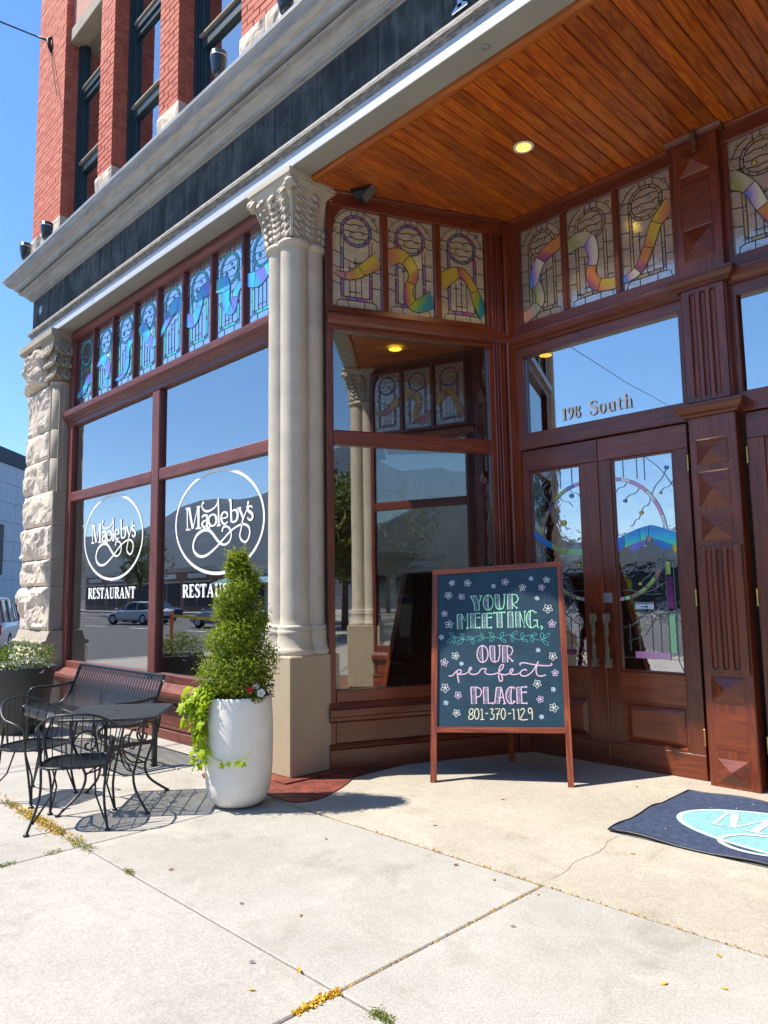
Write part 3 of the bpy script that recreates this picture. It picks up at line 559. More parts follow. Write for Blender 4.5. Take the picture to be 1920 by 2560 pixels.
def brick_mb(q, mb=None, own=True):
    c = ((q[0]+q[1])/2, (q[2]+q[3])/2, (q[4]+q[5])/2); h = ((q[1]-q[0])/2, (q[3]-q[2])/2, (q[5]-q[4])/2)
    if own: return MB().cbox(-h[0], h[0], -h[1], h[1], -h[2], h[2], .003), c
    mb.box(*q)
for q in vis_b[:300]:
    m_, c = brick_mb(q); m_.build('brick', MAT['brick'], bw, c)
rest = MB()
for q in vis_b[300:]: rest.box(*q)
rest.build('brick_courses', MAT['brick'], bw, kind='stuff')
# rock faced stone blocks under the piers
def rock(w, d, h, seed, amp=.05, nx=9, nz=6, edge=.02, sides=True):
    """rock-faced block: front at local y=0, split face standing out toward -y"""
    v = []; f = []; nx = max(10, int(w/.042)); nz = max(8, int(h/.042))
    for j in range(nz+1):
        for i in range(nx+1):
            u, t = i/nx, j/nz; x = u*w; z = t*h; e = min(x, w-x, z, h-z)
            b = min(1, e/.055); p = Vector((x*4+seed*7.3, z*4, seed*3.1))
            d_, _p = mnoise.voronoi(Vector((x*3.0+seed*2.7, z*3.4+seed, .5))); fac = min(1, (d_[1]-d_[0])*1.2)
            ds, _q = mnoise.voronoi(Vector((x*11+seed*2.7, z*10+seed, 1.5)))
            n = .30+.50*fac+.75*mnoise.noise(p*.8)+.22*(ds[0]-.4)+.16*mnoise.noise(p*7)
            jx = (mnoise.noise(p*9)*.012 if 0 < i < nx and 0 < j < nz else 0)
            v.append((x+jx, -(.006+amp*1.25*b*max(.05, n)), z+jx*.7))
    for j in range(nz):
        for i in range(nx): a = j*(nx+1)+i; f += [(a, a+1, a+nx+2), (a, a+nx+2, a+nx+1)]
    mb = MB().add(v, f)
    rim = [i for i in range(nx+1)]+[(j+1)*(nx+1)-1 for j in range(1, nz+1)]+[nz*(nx+1)+i for i in range(nx-1, -1, -1)]+[j*(nx+1) for j in range(nz-1, 0, -1)]
    rv = [v[i] for i in rim]; m = len(rv)
    mb.add(rv+[(x, d, z) for x, y, z in rv], [(i, m+i, m+(i+1) % m, (i+1) % m) for i in range(m)])
    return mb
for k, (a, b) in enumerate(PIERS[:4]):
    n = 3 if b-a > .9 else 1
    for i in range(n):
        w_ = (b-a+.06)/n; rock(w_-.008, .3, .56, 5+k*3+i, .045).build('base_stone', MAT['stone'], BLD, (a-.03+i*w_+.004, 3.70, 6.385))
# upper windows
for k, (a, b) in enumerate(((-10.27, -9.0), (-8.585, -7.33), (-6.895, -5.645), (-4.4, -3.1))):
    o = (0, 3.93, 0)
    uw = piece('upper_window', 'teal', BLD, a+.12, b-.12, .0, .09, 7.62, 7.76, .008, o)
    for x0, x1, y in ((a, a+.055, -.04), (a+.058, a+.088, -.02), (a+.09, a+.125, 0), (b-.055, b, -.04), (b-.088, b-.058, -.02), (b-.125, b-.09, 0)): piece('frame_stile', 'teal', uw, x0, x1, y, .09, 6.37, 9.86, .004)
    piece('meeting_rail', 'teal', uw, a+.126, b-.126, -.012, .06, 8.84, 8.93, .006); piece('sash_rail', 'teal', uw, a+.126, b-.126, .01, .08, 8.76, 8.835, .006)
    piece('sill_cap', MAT['stone_flat'], uw, a+.09, b-.09, -.03, .07, 7.762, 7.79, .004)
    piece('rail_cap', MAT['stone_flat'], uw, a+.126, b-.126, -.03, .05, 8.932, 8.955, .004)
    for x0, x1 in ((a+.126, a+.17), (b-.17, b-.126)): piece('sash_stile', 'teal', uw, x0, x1, .015, .075, 6.37, 7.615, .004)
    for z0, z1 in ((6.37, 7.62), (7.79, 8.76), (8.955, 9.86)): MB().box(a+.12, b-.12, .045, .05, z0, z1).build('pane', MAT['glassdark'], uw)
    MB().box(a+.13, a+.55, .22, .225, 6.4, 9.8).build('roller_blind', MAT['curt'], uw)
    MB().cbox(a-.004, b+.004, 3.76, 4.0, 9.66, 9.87, .012).build('stone_lintel', MAT['stone_flat'], BLD)
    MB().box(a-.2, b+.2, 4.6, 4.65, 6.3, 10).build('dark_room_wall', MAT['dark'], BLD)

# ------------------------------------------------------------------ left rusticated pier
pier = MB().box(-11.34, -10.30, 3.80, 4.05, 0, 5.26).build('stone_pier', MAT['stone_flat'], BLD)
blocks = [(0.02, .86, -11.42, -10.24, 3.70, .075), (1.07, 1.66, -11.40, -10.30, 3.755, .09), (1.672, 2.03, -11.40, -10.30, 3.755, .085), (2.042, 2.50, -11.40, -10.30, 3.755, .095), (2.512, 2.98, -11.39, -10.30, 3.755, .06), (2.992, 3.45, -11.38, -10.52, 3.76, .065), (3.462, 3.86, -11.37, -10.52, 3.76, .05), (3.872, 4.52, -11.36, -10.52, 3.76, .065)]
for i, (z0, z1, a, b, y, am) in enumerate(blocks):
    rock(b-a, .28, z1-z0, 40+i, am, 12, max(5, int((z1-z0)*14)), .03).build('stone_block', MAT['stone'], pier, (a, y, z0))
MB().prof_x([(3.66, .87), (3.645, .90), (3.66, .925), (3.70, .93), (3.72, .99), (3.745, 1.06), (4.0, 1.06), (4.0, .87)], -11.42, -10.24).build('base_moulding', MAT['stone_flat'], pier)
MB().cbox(-10.50, -10.235, 3.705, 4.0, .02, .868, .006).build('dressed_block', MAT['stone_flat'], pier)
zz = [1.07, 1.66, 2.03, 2.5, 2.985]
for i in range(len(zz)-1): MB().cbox(-10.44, -10.288, 3.757, 3.995, zz[i]+.004, zz[i+1]-.004, .005).build('dressed_block', MAT['stone_flat'], pier)
sh = MB()
for z0, z1 in ((2.99, 3.445), (3.455, 3.855), (3.865, 4.50)): MB().lathe([(.0, z0), (.115, z0), (.12, z0+.004), (.12, z1-.004), (.115, z1), (0, z1)], 20, (-10.415, 3.865, 0)).build('corner_shaft', MAT['stone_flat'], pier)
MB().cbox(-10.40, -10.29, 3.86, 3.998, 2.99, 4.5, .004).build('dressed_block', MAT['stone_flat'], pier)
MB().lathe([(.12, 4.49), (.145, 4.50), (.15, 4.52), (.145, 4.54), (.12, 4.55)], 20, (-10.415, 3.865, 0)).build('neck_ring', MAT['stone_flat'], pier)
rock(.86, .28, .60, 77, .16, 10, 7, .03).build('stone_block', MAT['stone'], pier, (-11.46, 3.74, 4.53))
MB().prof_x([(3.66, 5.14), (3.62, 5.17), (3.62, 5.255), (4.0, 5.255), (4.0, 5.14)], -11.50, -10.20).build('abacus', MAT['stone_flat'], pier)
# leafy corner capital
def leafcap(mb, M, w, h, seed, nleaf=3, rows=3):
    q = random.Random(seed)
    for r_ in range(rows):
        for i in range(nleaf+(r_ % 2)):
            cx = (i+.5-(.5 if r_ % 2 else 0))/nleaf*w; z0 = h*r_/rows*.82
            for s in (-1, 1):
                for k in range(4):
                    a = s*(.25+.3*k); l = h/rows*(1.15-.12*k); rot = Matrix.Rotation(a, 3, 'Y')
                    c = Vector((cx, -.02-.03*r_-.012*k, z0+.02))+rot @ Vector((0, 0, l*.5))
                    mb.ell(c, .022, .016, l*.5, 6, 5, M, rot)
cp = MB(); T0 = Matrix.Translation((-10.60, 3.76, 4.55))
cp.add([(0, .0, 0), (.30, .0, 0), (.30, .22, 0), (0, .22, 0), (-.12, -.10, .60), (.38, -.10, .60), (.38, .22, .60), (-.12, .22, .60)], [(0, 1, 5, 4), (1, 2, 6, 5), (2, 3, 7, 6), (3, 0, 4, 7)], M=T0)
leafcap(cp, T0, .30, .60, 3, 3, 3); leafcap(cp, Matrix.Translation((-10.30, 3.77, 4.55)) @ Matrix.Rotation(math.pi/2, 4, 'Z'), .2, .6, 4, 2, 3)
cp.tube([(-.02+.05*math.cos(a*.5)*(1-a/16), 0, .05*math.sin(a*.5)*(1-a/16)) for a in range(15)], .012, 6, M=Matrix.Translation((-10.215, 3.80, 5.08)) @ Matrix.Rotation(math.pi/2, 4, 'Z'))
cp.build('leaf_capital', MAT['stone_flat'], pier)

# ------------------------------------------------------------------ clustered columns
def column(cx, cy):
    ped = MB().cbox(-.28, .28, -.28, .28, .015, .99, .012).build('clustered_column', MAT['pedpaint'], BLD, (cx, cy, 0))
    cl = [(.09, -.09), (-.09, -.09), (.09, .09), (-.09, .09)]
    for a, b in cl:
        MB().lathe([(.135, 1.235), (.128, 1.26), (.126, 1.30), (.125, 4.62), (.13, 4.645)], 28, (a, b, 0)).build('shaft', MAT['colpaint'], ped)
        MB().lathe([(.18, .99), (.185, 1.005), (.185, 1.03), (.172, 1.045), (.165, 1.06), (.155, 1.10), (.148, 1.15), (.152, 1.165), (.157, 1.18), (.150, 1.195), (.145, 1.205), (.15, 1.218), (.147, 1.232), (.128, 1.245)], 28, (a, b, 0)).build('shaft_base', MAT['colpaint'], ped)
        MB().lathe([(.125, 4.62), (.15, 4.635), (.158, 4.655), (.155, 4.675), (.14, 4.685), (.125, 4.70)], 28, (a, b, 0)).build('neck_ring', MAT['colpaint'], ped)
    # bell: square with flaring sides
    n = 8; v = []; f = []
    hw = lambda t: .205+.10*t**2.2
    for i in range(n+1):
        t = i/n; h = hw(t); z = 4.69+.48*t
        for x, y in ((-h, -h), (h, -h), (h, h), (-h, h)): v.append((x, y, z))
    for i in range(n):
        for k in range(4): f.append((i*4+k, i*4+(k+1) % 4, (i+1)*4+(k+1) % 4, (i+1)*4+k))
    MB().add(v, f).build('capital', MAT['colpaint'], ped)
    cv = MB()
    for k in range(4):
        M = Matrix.Rotation(k*math.pi/2, 4, 'Z')
        P = lambda u, t, o=0: Vector((u*hw(t), -hw(t)-o, 4.69+.48*t))
        def lobe(u, t, lu, lt, ang, th=.014, o=.004):
            
            if (k == 1 and u > .4 and t > .35) or (k == 3 and u < -.4 and t > .35): return
            lu *= 1.45; lt *= 1.45; th *= .95; c = P(u, t, o+.002); rot = Matrix.Rotation(-.25-.35*t, 3, 'X') @ Matrix.Rotation(ang, 3, 'Y'); cv.ell(c, lu, th, lt, 8, 5, M, rot)
        cv.tube([P(0, t/8, .012) for t in range(8)], .008, 6, M=M)
        for i in range(6):
            t = .08+i*.115
            for s in (-1, 1):
                lobe(s*.15, t+.05, .020, .030, s*.9, .016, .006)
                cv.tube([P(s*(.06+.20*math.sin(a*.5)), t+.03+.07*(1-math.cos(a*.55))*.5, .012) for a in range(7)], .0075, 5, M=M)
        lobe(0, .84, .030, .042, 0, .022, .008); lobe(-.12, .74, .018, .035, -.5); lobe(.12, .74, .018, .035, .5)
        for s in (-1, 1):
            for i in range(6):
                t = .06+i*.15; lobe(s*(.80-.05*i*.5), t+.06, .024, .045, s*(.55-.05*i), .014, .004); lobe(s*.52, t+.08, .021, .032, s*.95, .014, .003)
                cv.tube([P(s*.97, t*.9, .004), P(s*.85, t+.02, .01), P(s*.60, t+.10, .012)], .006, 5, M=M)
            lobe(s*.93, .93, .03, .05, s*.3, .02, .01)
            cv.tube([P(s*.985, i/9, .006) for i in range(10)], [.006+.001*i for i in range(10)], 6, M=M)
        if k in (0, 3): cv.ell(M @ Vector((hw(1)*.95, -hw(1)*.95, 5.125)), .055, .055, .045, 10, 6)
    cv.build('capital_carving', MAT['colpaint'], ped)
    MB().add([(x, y, z) for z, h in ((5.165, .30), (5.185, .315), (5.20, .31), (5.205, .325), (5.252, .325)) for x, y in ((-h, -h), (h, -h), (h, h), (-h, h))],
        [(i*4+k, i*4+(k+1) % 4, (i+1)*4+(k+1) % 4, (i+1)*4+k) for i in range(4) for k in range(4)]+[(0, 3, 2, 1), (16, 17, 18, 19)]).build('abacus', MAT['colpaint'], ped)
    return ped
column(-5.165, 4.0)
column(-4.26*1.035+5.165, 4.0)

# ------------------------------------------------------------------ recess ceiling
CZ_ = 5.235
ceil_ = MB().box(-5.15, .8, 3.93, 6.2, CZ_+.022, CZ_+.05).build('entrance_ceiling', MAT['dark'], BLD)
x = -5.10
pl_me = {}
def plank_mesh(w, y0, y1):
    key = (round(w, 3), round(y0, 2), round(y1, 2))
    if key not in pl_me:
        prof = [(0, .02), (0, .008), (.008, .0), (w-.008, 0), (w, .008), (w, .02)]
        v = [(a, y0, b) for a, b in prof]+[(a, y1, b) for a, b in prof]; n = len(prof)
        me = bpy.data.meshes.new('ceiling_plank'); me.from_pydata(v, [], [(i, n+i, n+(i+1) % n, (i+1) % n) for i in range(n)]+[tuple(range(n)), tuple(range(n, 2*n))[::-1]]); me.materials.append(MAT['ceil']); me.update(); pl_me[key] = me
    return pl_me[key]
while x < .75:
    obj('ceiling_plank', plank_mesh(.1015, 3.95, 6.12), ceil_, (x, 0, CZ_)); x += .1075
MB().prof_x([(3.921, 5.30), (3.921, 5.225), (3.93, 5.212), (3.945, 5.206), (3.97, 5.205), (3.985, 5.214), (3.99, 5.234), (3.97, 5.30)], -5.05, .8).build('ceiling_moulding', MAT['moul'], ceil_)
lamp = MB().lathe([(.058, .0), (.075, -.004), (.085, -.004), (.088, .002)], 28).build('recessed_light_trim', MAT['white'], ceil_, (-3.261, 4.947, CZ_))
em, et, eb = new_mat('lit amber lamp'); eb.inputs['Base Color'].default_value = (.9, .6, .1, 1); eb.inputs['Emission Color'].default_value = (1.0, .62, .06, 1); eb.inputs['Emission Strength'].default_value = 2.2
MB().lathe([(.060, -.002), (.03, -.003), (.0, -.003)], 24).build('lamp_reflector', em, ceil_, (-3.261, 4.947, CZ_-.002))
pl_ = bpy.data.lights.new('downlight', 'SPOT'); pl_.energy = 14; pl_.color = (1, .7, .35); pl_.spot_size = R(110); pl_.shadow_soft_size = .05
po = bpy.data.objects.new('downlight', pl_); col.objects.link(po); po.location = (-3.261, 4.947, CZ_-.03)
# emergency light box on the ceiling near the capital
el = thing('emergency_light', 'small dark emergency light with sloped lens on ceiling beside column capital', 'light', (-4.666, 4.40, CZ_-.002), R(25))
MB().add([(-.11, -.06, 0), (.11, -.06, 0), (.11, .06, 0), (-.11, .06, 0), (-.09, -.075, -.05), (.05, -.075, -.05), (.05, .07, -.05), (-.09, .07, -.05), (-.05, -.05, -.10), (.0, -.05, -.10), (0, .05, -.10), (-.05, .05, -.10)], [(0, 1, 5, 4), (1, 2, 6, 5), (2, 3, 7, 6), (3, 0, 4, 7), (4, 5, 9, 8), (5, 6, 10, 9), (6, 7, 11, 10), (7, 4, 8, 11), (8, 9, 10, 11)]).build('housing', MAT['dark'], el)
MB().add([(.11, -.058, -.002), (.11, .058, -.002), (.055, .066, -.052), (.055, -.066, -.052), (.006, -.05, -.098), (.006, .05, -.098)], [(0, 1, 2, 3), (3, 2, 5, 4)]).build('lens', plain('smoked lens', (.16, .15, .13), .25, var=.1), el)

_before = set(BLD.children)
# ------------------------------------------------------------------ splayed return walls (local x along wall, y into the building)
RA = R(66.0); RMX, RMY = -4.4063, 4.7765
MIR = -4.26
RIBR = [[(.06, .36, .03), (.2, .33, .05), (.42, .34, .07), (.7, .43, .10), (1, .54, .13)], [(0, .56, .13), (.25, .61, .12), (.47, .55, .10), (.56, .42, .08), (.45, .27, .07), (.48, .16, .09), (.66, .12, .10), (1, .22, .13)], [(0, .38, .12), (.25, .49, .11), (.5, .53, .08), (.72, .40, .07), (.85, .24, .09), (1, .10, .10)]]
def band(mb_name, parent, x0, x1, mt='wx'):
    MB().prof_x([(.04, 3.815), (-.035, 3.815), (-.035, 3.85), (-.055, 3.86), (-.075, 3.885), (-.085, 3.92), (-.085, 3.94), (-.06, 3.95), (-.05, 3.97), (-.035, 3.985), (-.03, 4.035), (.04, 4.035)], x0, x1).build(mb_name, MAT[mt], parent)
def crown(parent, x0, x1):
    MB().prof_x([(.02, 5.149), (-.06, 5.149), (-.075, 5.135), (-.07, 5.12), (-.05, 5.11), (-.05, 5.095), (-.035, 5.085), (-.03, 5.06), (.02, 5.06)], x0, x1).build('crown_moulding', MAT['wx'], parent)
def return_wall(loc, rot, flip):
    mx = (lambda a, b: (a, b)) if not flip else (lambda a, b: (-b, -a))
    def P(name, mt, x0, x1, y0, y1, z0, z1, c=.004):
        a, b = mx(x0, x1); return piece(name, mt, w, a, b, y0, y1, z0, z1, c)
    a, b = mx(-.845, 1.05)
    w = piece('return_window', 'wx', BLD, a, b, -.03, .05, 4.965, 5.10, .004, loc, rot)
    crown(w, a, b)
    P('stile', 'wz', -.845, -.785, -.027, .048, .02, 4.964); P('stile', 'wz', .757, .93, -.027, .048, .02, 4.964)
    for x0, x1, y in ((.80, .82, -.045), (.835, .85, -.04), (.865, .885, -.045)): P('stile_bead', 'wz', x0, x1, y, -.031, .1, 4.96, .006)
    P('corner_post', 'wz', .935, 1.05, -.07, .05, 0, 5.06, .01)
    for x0, x1 in ((-.322, -.254), (.21, .279)): P('mullion', 'wz', x0, x1, -.03, .04, 4.036, 4.964, .01)
    a, b = mx(-.784, .756); band('transom_moulding', w, *mx(-.845, .93))
    for z0, z1 in ((2.785, 2.915),): P('rail', 'wx', -.784, .756, -.03, .04, z0, z1, .01)
    MB().box(a, b, .012, .018, .70, 2.785).build('pane', MAT['glassret'], w); MB().box(a, b, .012, .018, 2.915, 3.814).build('pane', MAT['glassret'], w)
    P('sill_rail', 'wx', -.784, .756, -.04, .04, .60, .70, .006)
    MB().prof_x([(.04, .44), (-.04, .44), (-.055, .455), (-.055, .48), (-.08, .495), (-.08, .545), (-.06, .555), (-.035, .598), (.04, .598)], *mx(-.845, .93)).build('sill', MAT['wx'], w)
    P('lower_panel', 'wx', -.784, .93, -.02, .03, .27, .438); MB().prof_x([(-.02, .225), (-.05, .23), (-.055, .25), (-.03, .268), (.03, .268), (.03, .225)], *mx(-.845, .93)).build('base_moulding', MAT['wx'], w)
    P('base_board', 'wx', -.845, .93, -.045, .03, .0, .224, .005)
    # curved bracket in the upper outer corner of the first light
    pts = [(-.784, 4.964), (-.784, 4.70)]+[(-.784+.13*(1-math.cos(t*math.pi/16)), 4.70+.264*math.sin(t*math.pi/16)) for t in range(1, 9)]
    if flip: pts = [(-p[0], p[1]) for p in pts][::-1]
    MB().prism(pts, -.03, .01).build('curved_bracket', MAT['wz'], w)
    for i, (x0, x1) in enumerate(((-.777, -.324), (-.2525, .208), (.281, .743))):
        a, b = mx(x0, x1); rb = RIBR[i] if not flip else [(1-p, q_, r_) for p, q_, r_ in RIBR[i]][::-1]
        stained('ret' if not flip else 'ret', (loc[0]-math.sin(rot)*.012, loc[1]+math.cos(rot)*.012, 0), rot, a-.004, 4.03, b-a+.008, .94, rb, 31+i+(5 if flip else 0), 3+i % 2, .79)
    return w
rw = return_wall((RMX, RMY, 0), RA, False)
rw2 = return_wall((MIR-RMX, RMY, 0), -RA, True)

# ------------------------------------------------------------------ door wall at y = 5.716
DY = 5.716; DL = (0, DY, 0)
RIBD = [[(0, .07, .10), (.25, .12, .10), (.42, .2, .09), (.40, .33, .08), (.30, .42, .09), (.42, .58, .10), (.65, .68, .11), (1, .74, .10)], [(0, .64, .11), (.3, .67, .12), (.5, .60, .10), (.55, .45, .08), (.48, .30, .08), (.58, .18, .09), (.8, .14, .09), (1, .13, .09)], [(0, .12, .05), (.3, .17, .07), (.52, .35, .08), (.7, .55, .09), (1, .68, .13)]]
def doorbay(flip):
    mx = (lambda a, b: (a, b)) if not flip else (lambda a, b: (MIR-b, MIR-a))
    a, b = mx(-4.0, -2.30)
    w = piece('door_surround', 'wx', BLD, a, b, -.03, .05, 4.965, 5.10, .004, DL)
    crown(w, a, b)
    def P(name, mt, x0, x1, y0, y1, z0, z1, c=.004, par=None):
        a, b = mx(x0, x1); return piece(name, mt, par or w, a, b, y0, y1, z0, z1, c)
    P('jamb', 'wz', -4.0, -3.85, -.027, .048, 2.81, 4.964); P('jamb', 'wz', -2.358, -2.30, -.027, .048, 2.81, 4.964)
    P('jamb_bead', 'wz', -3.955, -3.935, -.045, -.031, .05, 5.05, .006); P('jamb', 'wz', -4.02, -4.002, -.027, .048, 0, 4.964)
    for x0, x1 in ((-3.398, -3.342), (-2.878, -2.822)): P('mullion', 'wz', x0, x1, -.03, .04, 4.036, 4.964, .01)
    a, b = mx(-4.0, -2.30)
    MB().prof_x([(.04, 3.715), (-.03, 3.715), (-.03, 3.80), (-.05, 3.81), (-.055, 3.83), (-.08, 3.855), (-.09, 3.90), (-.09, 3.92), (-.05, 3.935), (-.03, 3.95), (-.03, 4.035), (.04, 4.035)], a, b).build('transom_moulding', MAT['wx'], w)
    P('door_head', 'wx', -4.0, -2.30, -.03, .05, 2.815, 2.97, .006)
    a, b = mx(-3.849, -2.375); pane = MB().box(a, b, .02, .026, 2.972, 3.714).build('pane', MAT['glass'], w)
    for i, (x0, x1) in enumerate(((-3.845, -3.40), (-3.34, -2.88), (-2.82, -2.36))):
        a, b = mx(x0, x1); rb = RIBD[i] if not flip else [(1-p, q_, r_) for p, q_, r_ in RIBD[i]][::-1]
        stained('dor', (0, DY+.012, 0), 0, a-.004, 4.03, b-a+.008, .94, rb, 51+i+(5 if flip else 0), 4, .78)
    # two leaves
    for li, (x0, x1, g0, g1) in enumerate(((-3.998, -3.155, -3.846, -3.314), (-3.150, -2.352, -3.018, -2.474))):
        a, b = mx(x0, x1); ga, gb = mx(g0, g1)
        leaf = MB().cbox(a, b, -.005, .045, .035, .24, .004).build('entrance_door', MAT['wx'], BLD, DL)
        piece('top_rail', 'wx', leaf, a, b, -.005, .045, 2.61, 2.805); piece('lock_rail', 'wx', leaf, ga, gb, -.005, .045, .59, .827)
        for s0, s1 in ((a, ga), (gb, b)): piece('stile', 'wz', leaf, s0+.0005, s1-.0005, -.006, .046, .241, 2.609, .003)
        # glazing bead and raised panel
        for s0, s1, z0, z1 in ((ga, ga+.018, .827, 2.61), (gb-.018, gb, .827, 2.61)): piece('glazing_bead', 'wz', leaf, s0, s1, .004, .03, z0, z1, .004)
        for z0, z1 in ((.827, .845), (2.592, 2.61)): piece('glazing_bead', 'wx', leaf, ga+.019, gb-.019, .004, .03, z0, z1, .004)
        MB().add([(ga+.02, -.004, .26), (gb-.02, -.004, .26), (gb-.02, -.004, .575), (ga+.02, -.004, .575), (ga+.035, .02, .275), (gb-.035, .02, .275), (gb-.035, .02, .56), (ga+.035, .02, .56), (ga+.075, .0, .31), (gb-.075, .0, .31), (gb-.075, .0, .525), (ga+.075, .0, .525)],
            [(0, 1, 5, 4), (1, 2, 6, 5), (2, 3, 7, 6), (3, 0, 4, 7), (4, 5, 9, 8), (5, 6, 10, 9), (6, 7, 11, 10), (7, 4, 8, 11), (8, 9, 10, 11)]).build('raised_panel', MAT['wx'], leaf)
        MB().box(ga, ga+.02, .0, .03, .24, .59).box(gb-.02, gb, .0, .03, .24, .59).box(ga+.02, gb-.02, -.003, .03, .24, .26).box(ga+.02, gb-.02, -.003, .03, .575, .59).build('panel_moulding', MAT['wx'], leaf)
        MB().box(ga+.018, gb-.018, .022, .027, .845, 2.592).build('art_glass', DGL, leaf)
        doorglass(leaf, ga+.018, gb-.018, .845, 2.592, (li == 0) != flip, li+(2 if flip else 0))
        MB().cbox(a, b, -.02, .0, .012, .034, .003).build('door_sweep', MAT['dark'], leaf)
        hx = b-.07 if (li == 0) != flip else a+.05
        if li == 1 and not flip: MB().cbox(-3.143, -3.062, -.009, -.006, 1.39, 1.473, .002).build('cover_plate', MAT['steel'], leaf)
        # carved twisted pull
        pr = MB(); n = 26
        for rr_ in range(3):
            path = []; rad = []
            for i in range(n):
                t = i/(n-1); prof = .010+.022*abs(2*t-1)**1.3+.004*math.sin(t*22)
                an = t*7+rr_*2.09; path.append((hx+.5*.02+prof*.55*math.cos(an), -.075+prof*.45*math.sin(an), .86+.44*t)); rad.append(prof*.62)
            pr.tube(path, rad, 9)
        pr.cbox(hx-.004, hx+.024, -.07, -.006, .90, .93, .004).cbox(hx-.004, hx+.024, -.07, -.006, 1.23, 1.26, .004)
        pr.build('carved_pull_handle', HND, leaf)
        ex = (a if li == 0 else b) if not flip else (b if li == 1-1 else a)
        ex = (a if (li == 0) != flip else b)
        for z0, z1 in ((2.42, 2.55), (1.362, 1.495), (.312, .44)): MB().lathe([(0, z0), (.009, z0+.002), (.011, z0+.008), (.009, z0+.014), (.009, z1-.014), (.011, z1-.008), (.009, z1-.002), (0, z1)], 10, (ex, -.014, 0)).build('hinge', MAT['brass'], leaf)
    a, b = mx(-4.0, -2.3)
    MB().prof_x([(.05, .0), (-.09, .0), (-.085, .008), (-.03, .02), (.05, .022)], a, b).build('threshold', MAT['steel'], w)
    MB().cbox((a+b)/2-.008-.0, (a+b)/2+.014, -.018, -.0055, .04, 2.80, .004).build('astragal', MAT['wz'], w)
DGL = glass('textured door glass', .42, (.5, .53, .54), .10, 9, .0)
HND = plain('grey carved driftwood', (.15, .12, .08), .8, var=.4, scale=18, bmp=.8, bscale=40)
DG = dict(pink=grad('pink border glass', [(.62, .24, .46), (.66, .34, .52)]), wht=grad('opal border glass', [(.70, .74, .66), (.74, .72, .74)]), lime=grad('mint border glass', [(.30, .62, .28), (.34, .66, .34)]), plum=grad('plum border glass', [(.22, .04, .16), (.10, .02, .10)], 1.57), aqua=grad('aqua band glass', [(.38, .66, .05), (.05, .66, .55), (.03, .50, .75), (.03, .28, .70)], 1.45), blue=grad('blue band glass', [(.06, .08, .55), (.03, .22, .62)], .4), gold=grad('gold band glass', [(.55, .42, .02), (.6, .5, .05)]), olive=grad('olive band glass', [(.16, .24, .05), (.34, .44, .12)], .8), brown=grad('brown band glass', [(.22, .12, .08), (.30, .2, .14)], .4), vio=grad('violet band glass', [(.24, .22, .62), (.14, .16, .6)], .2))
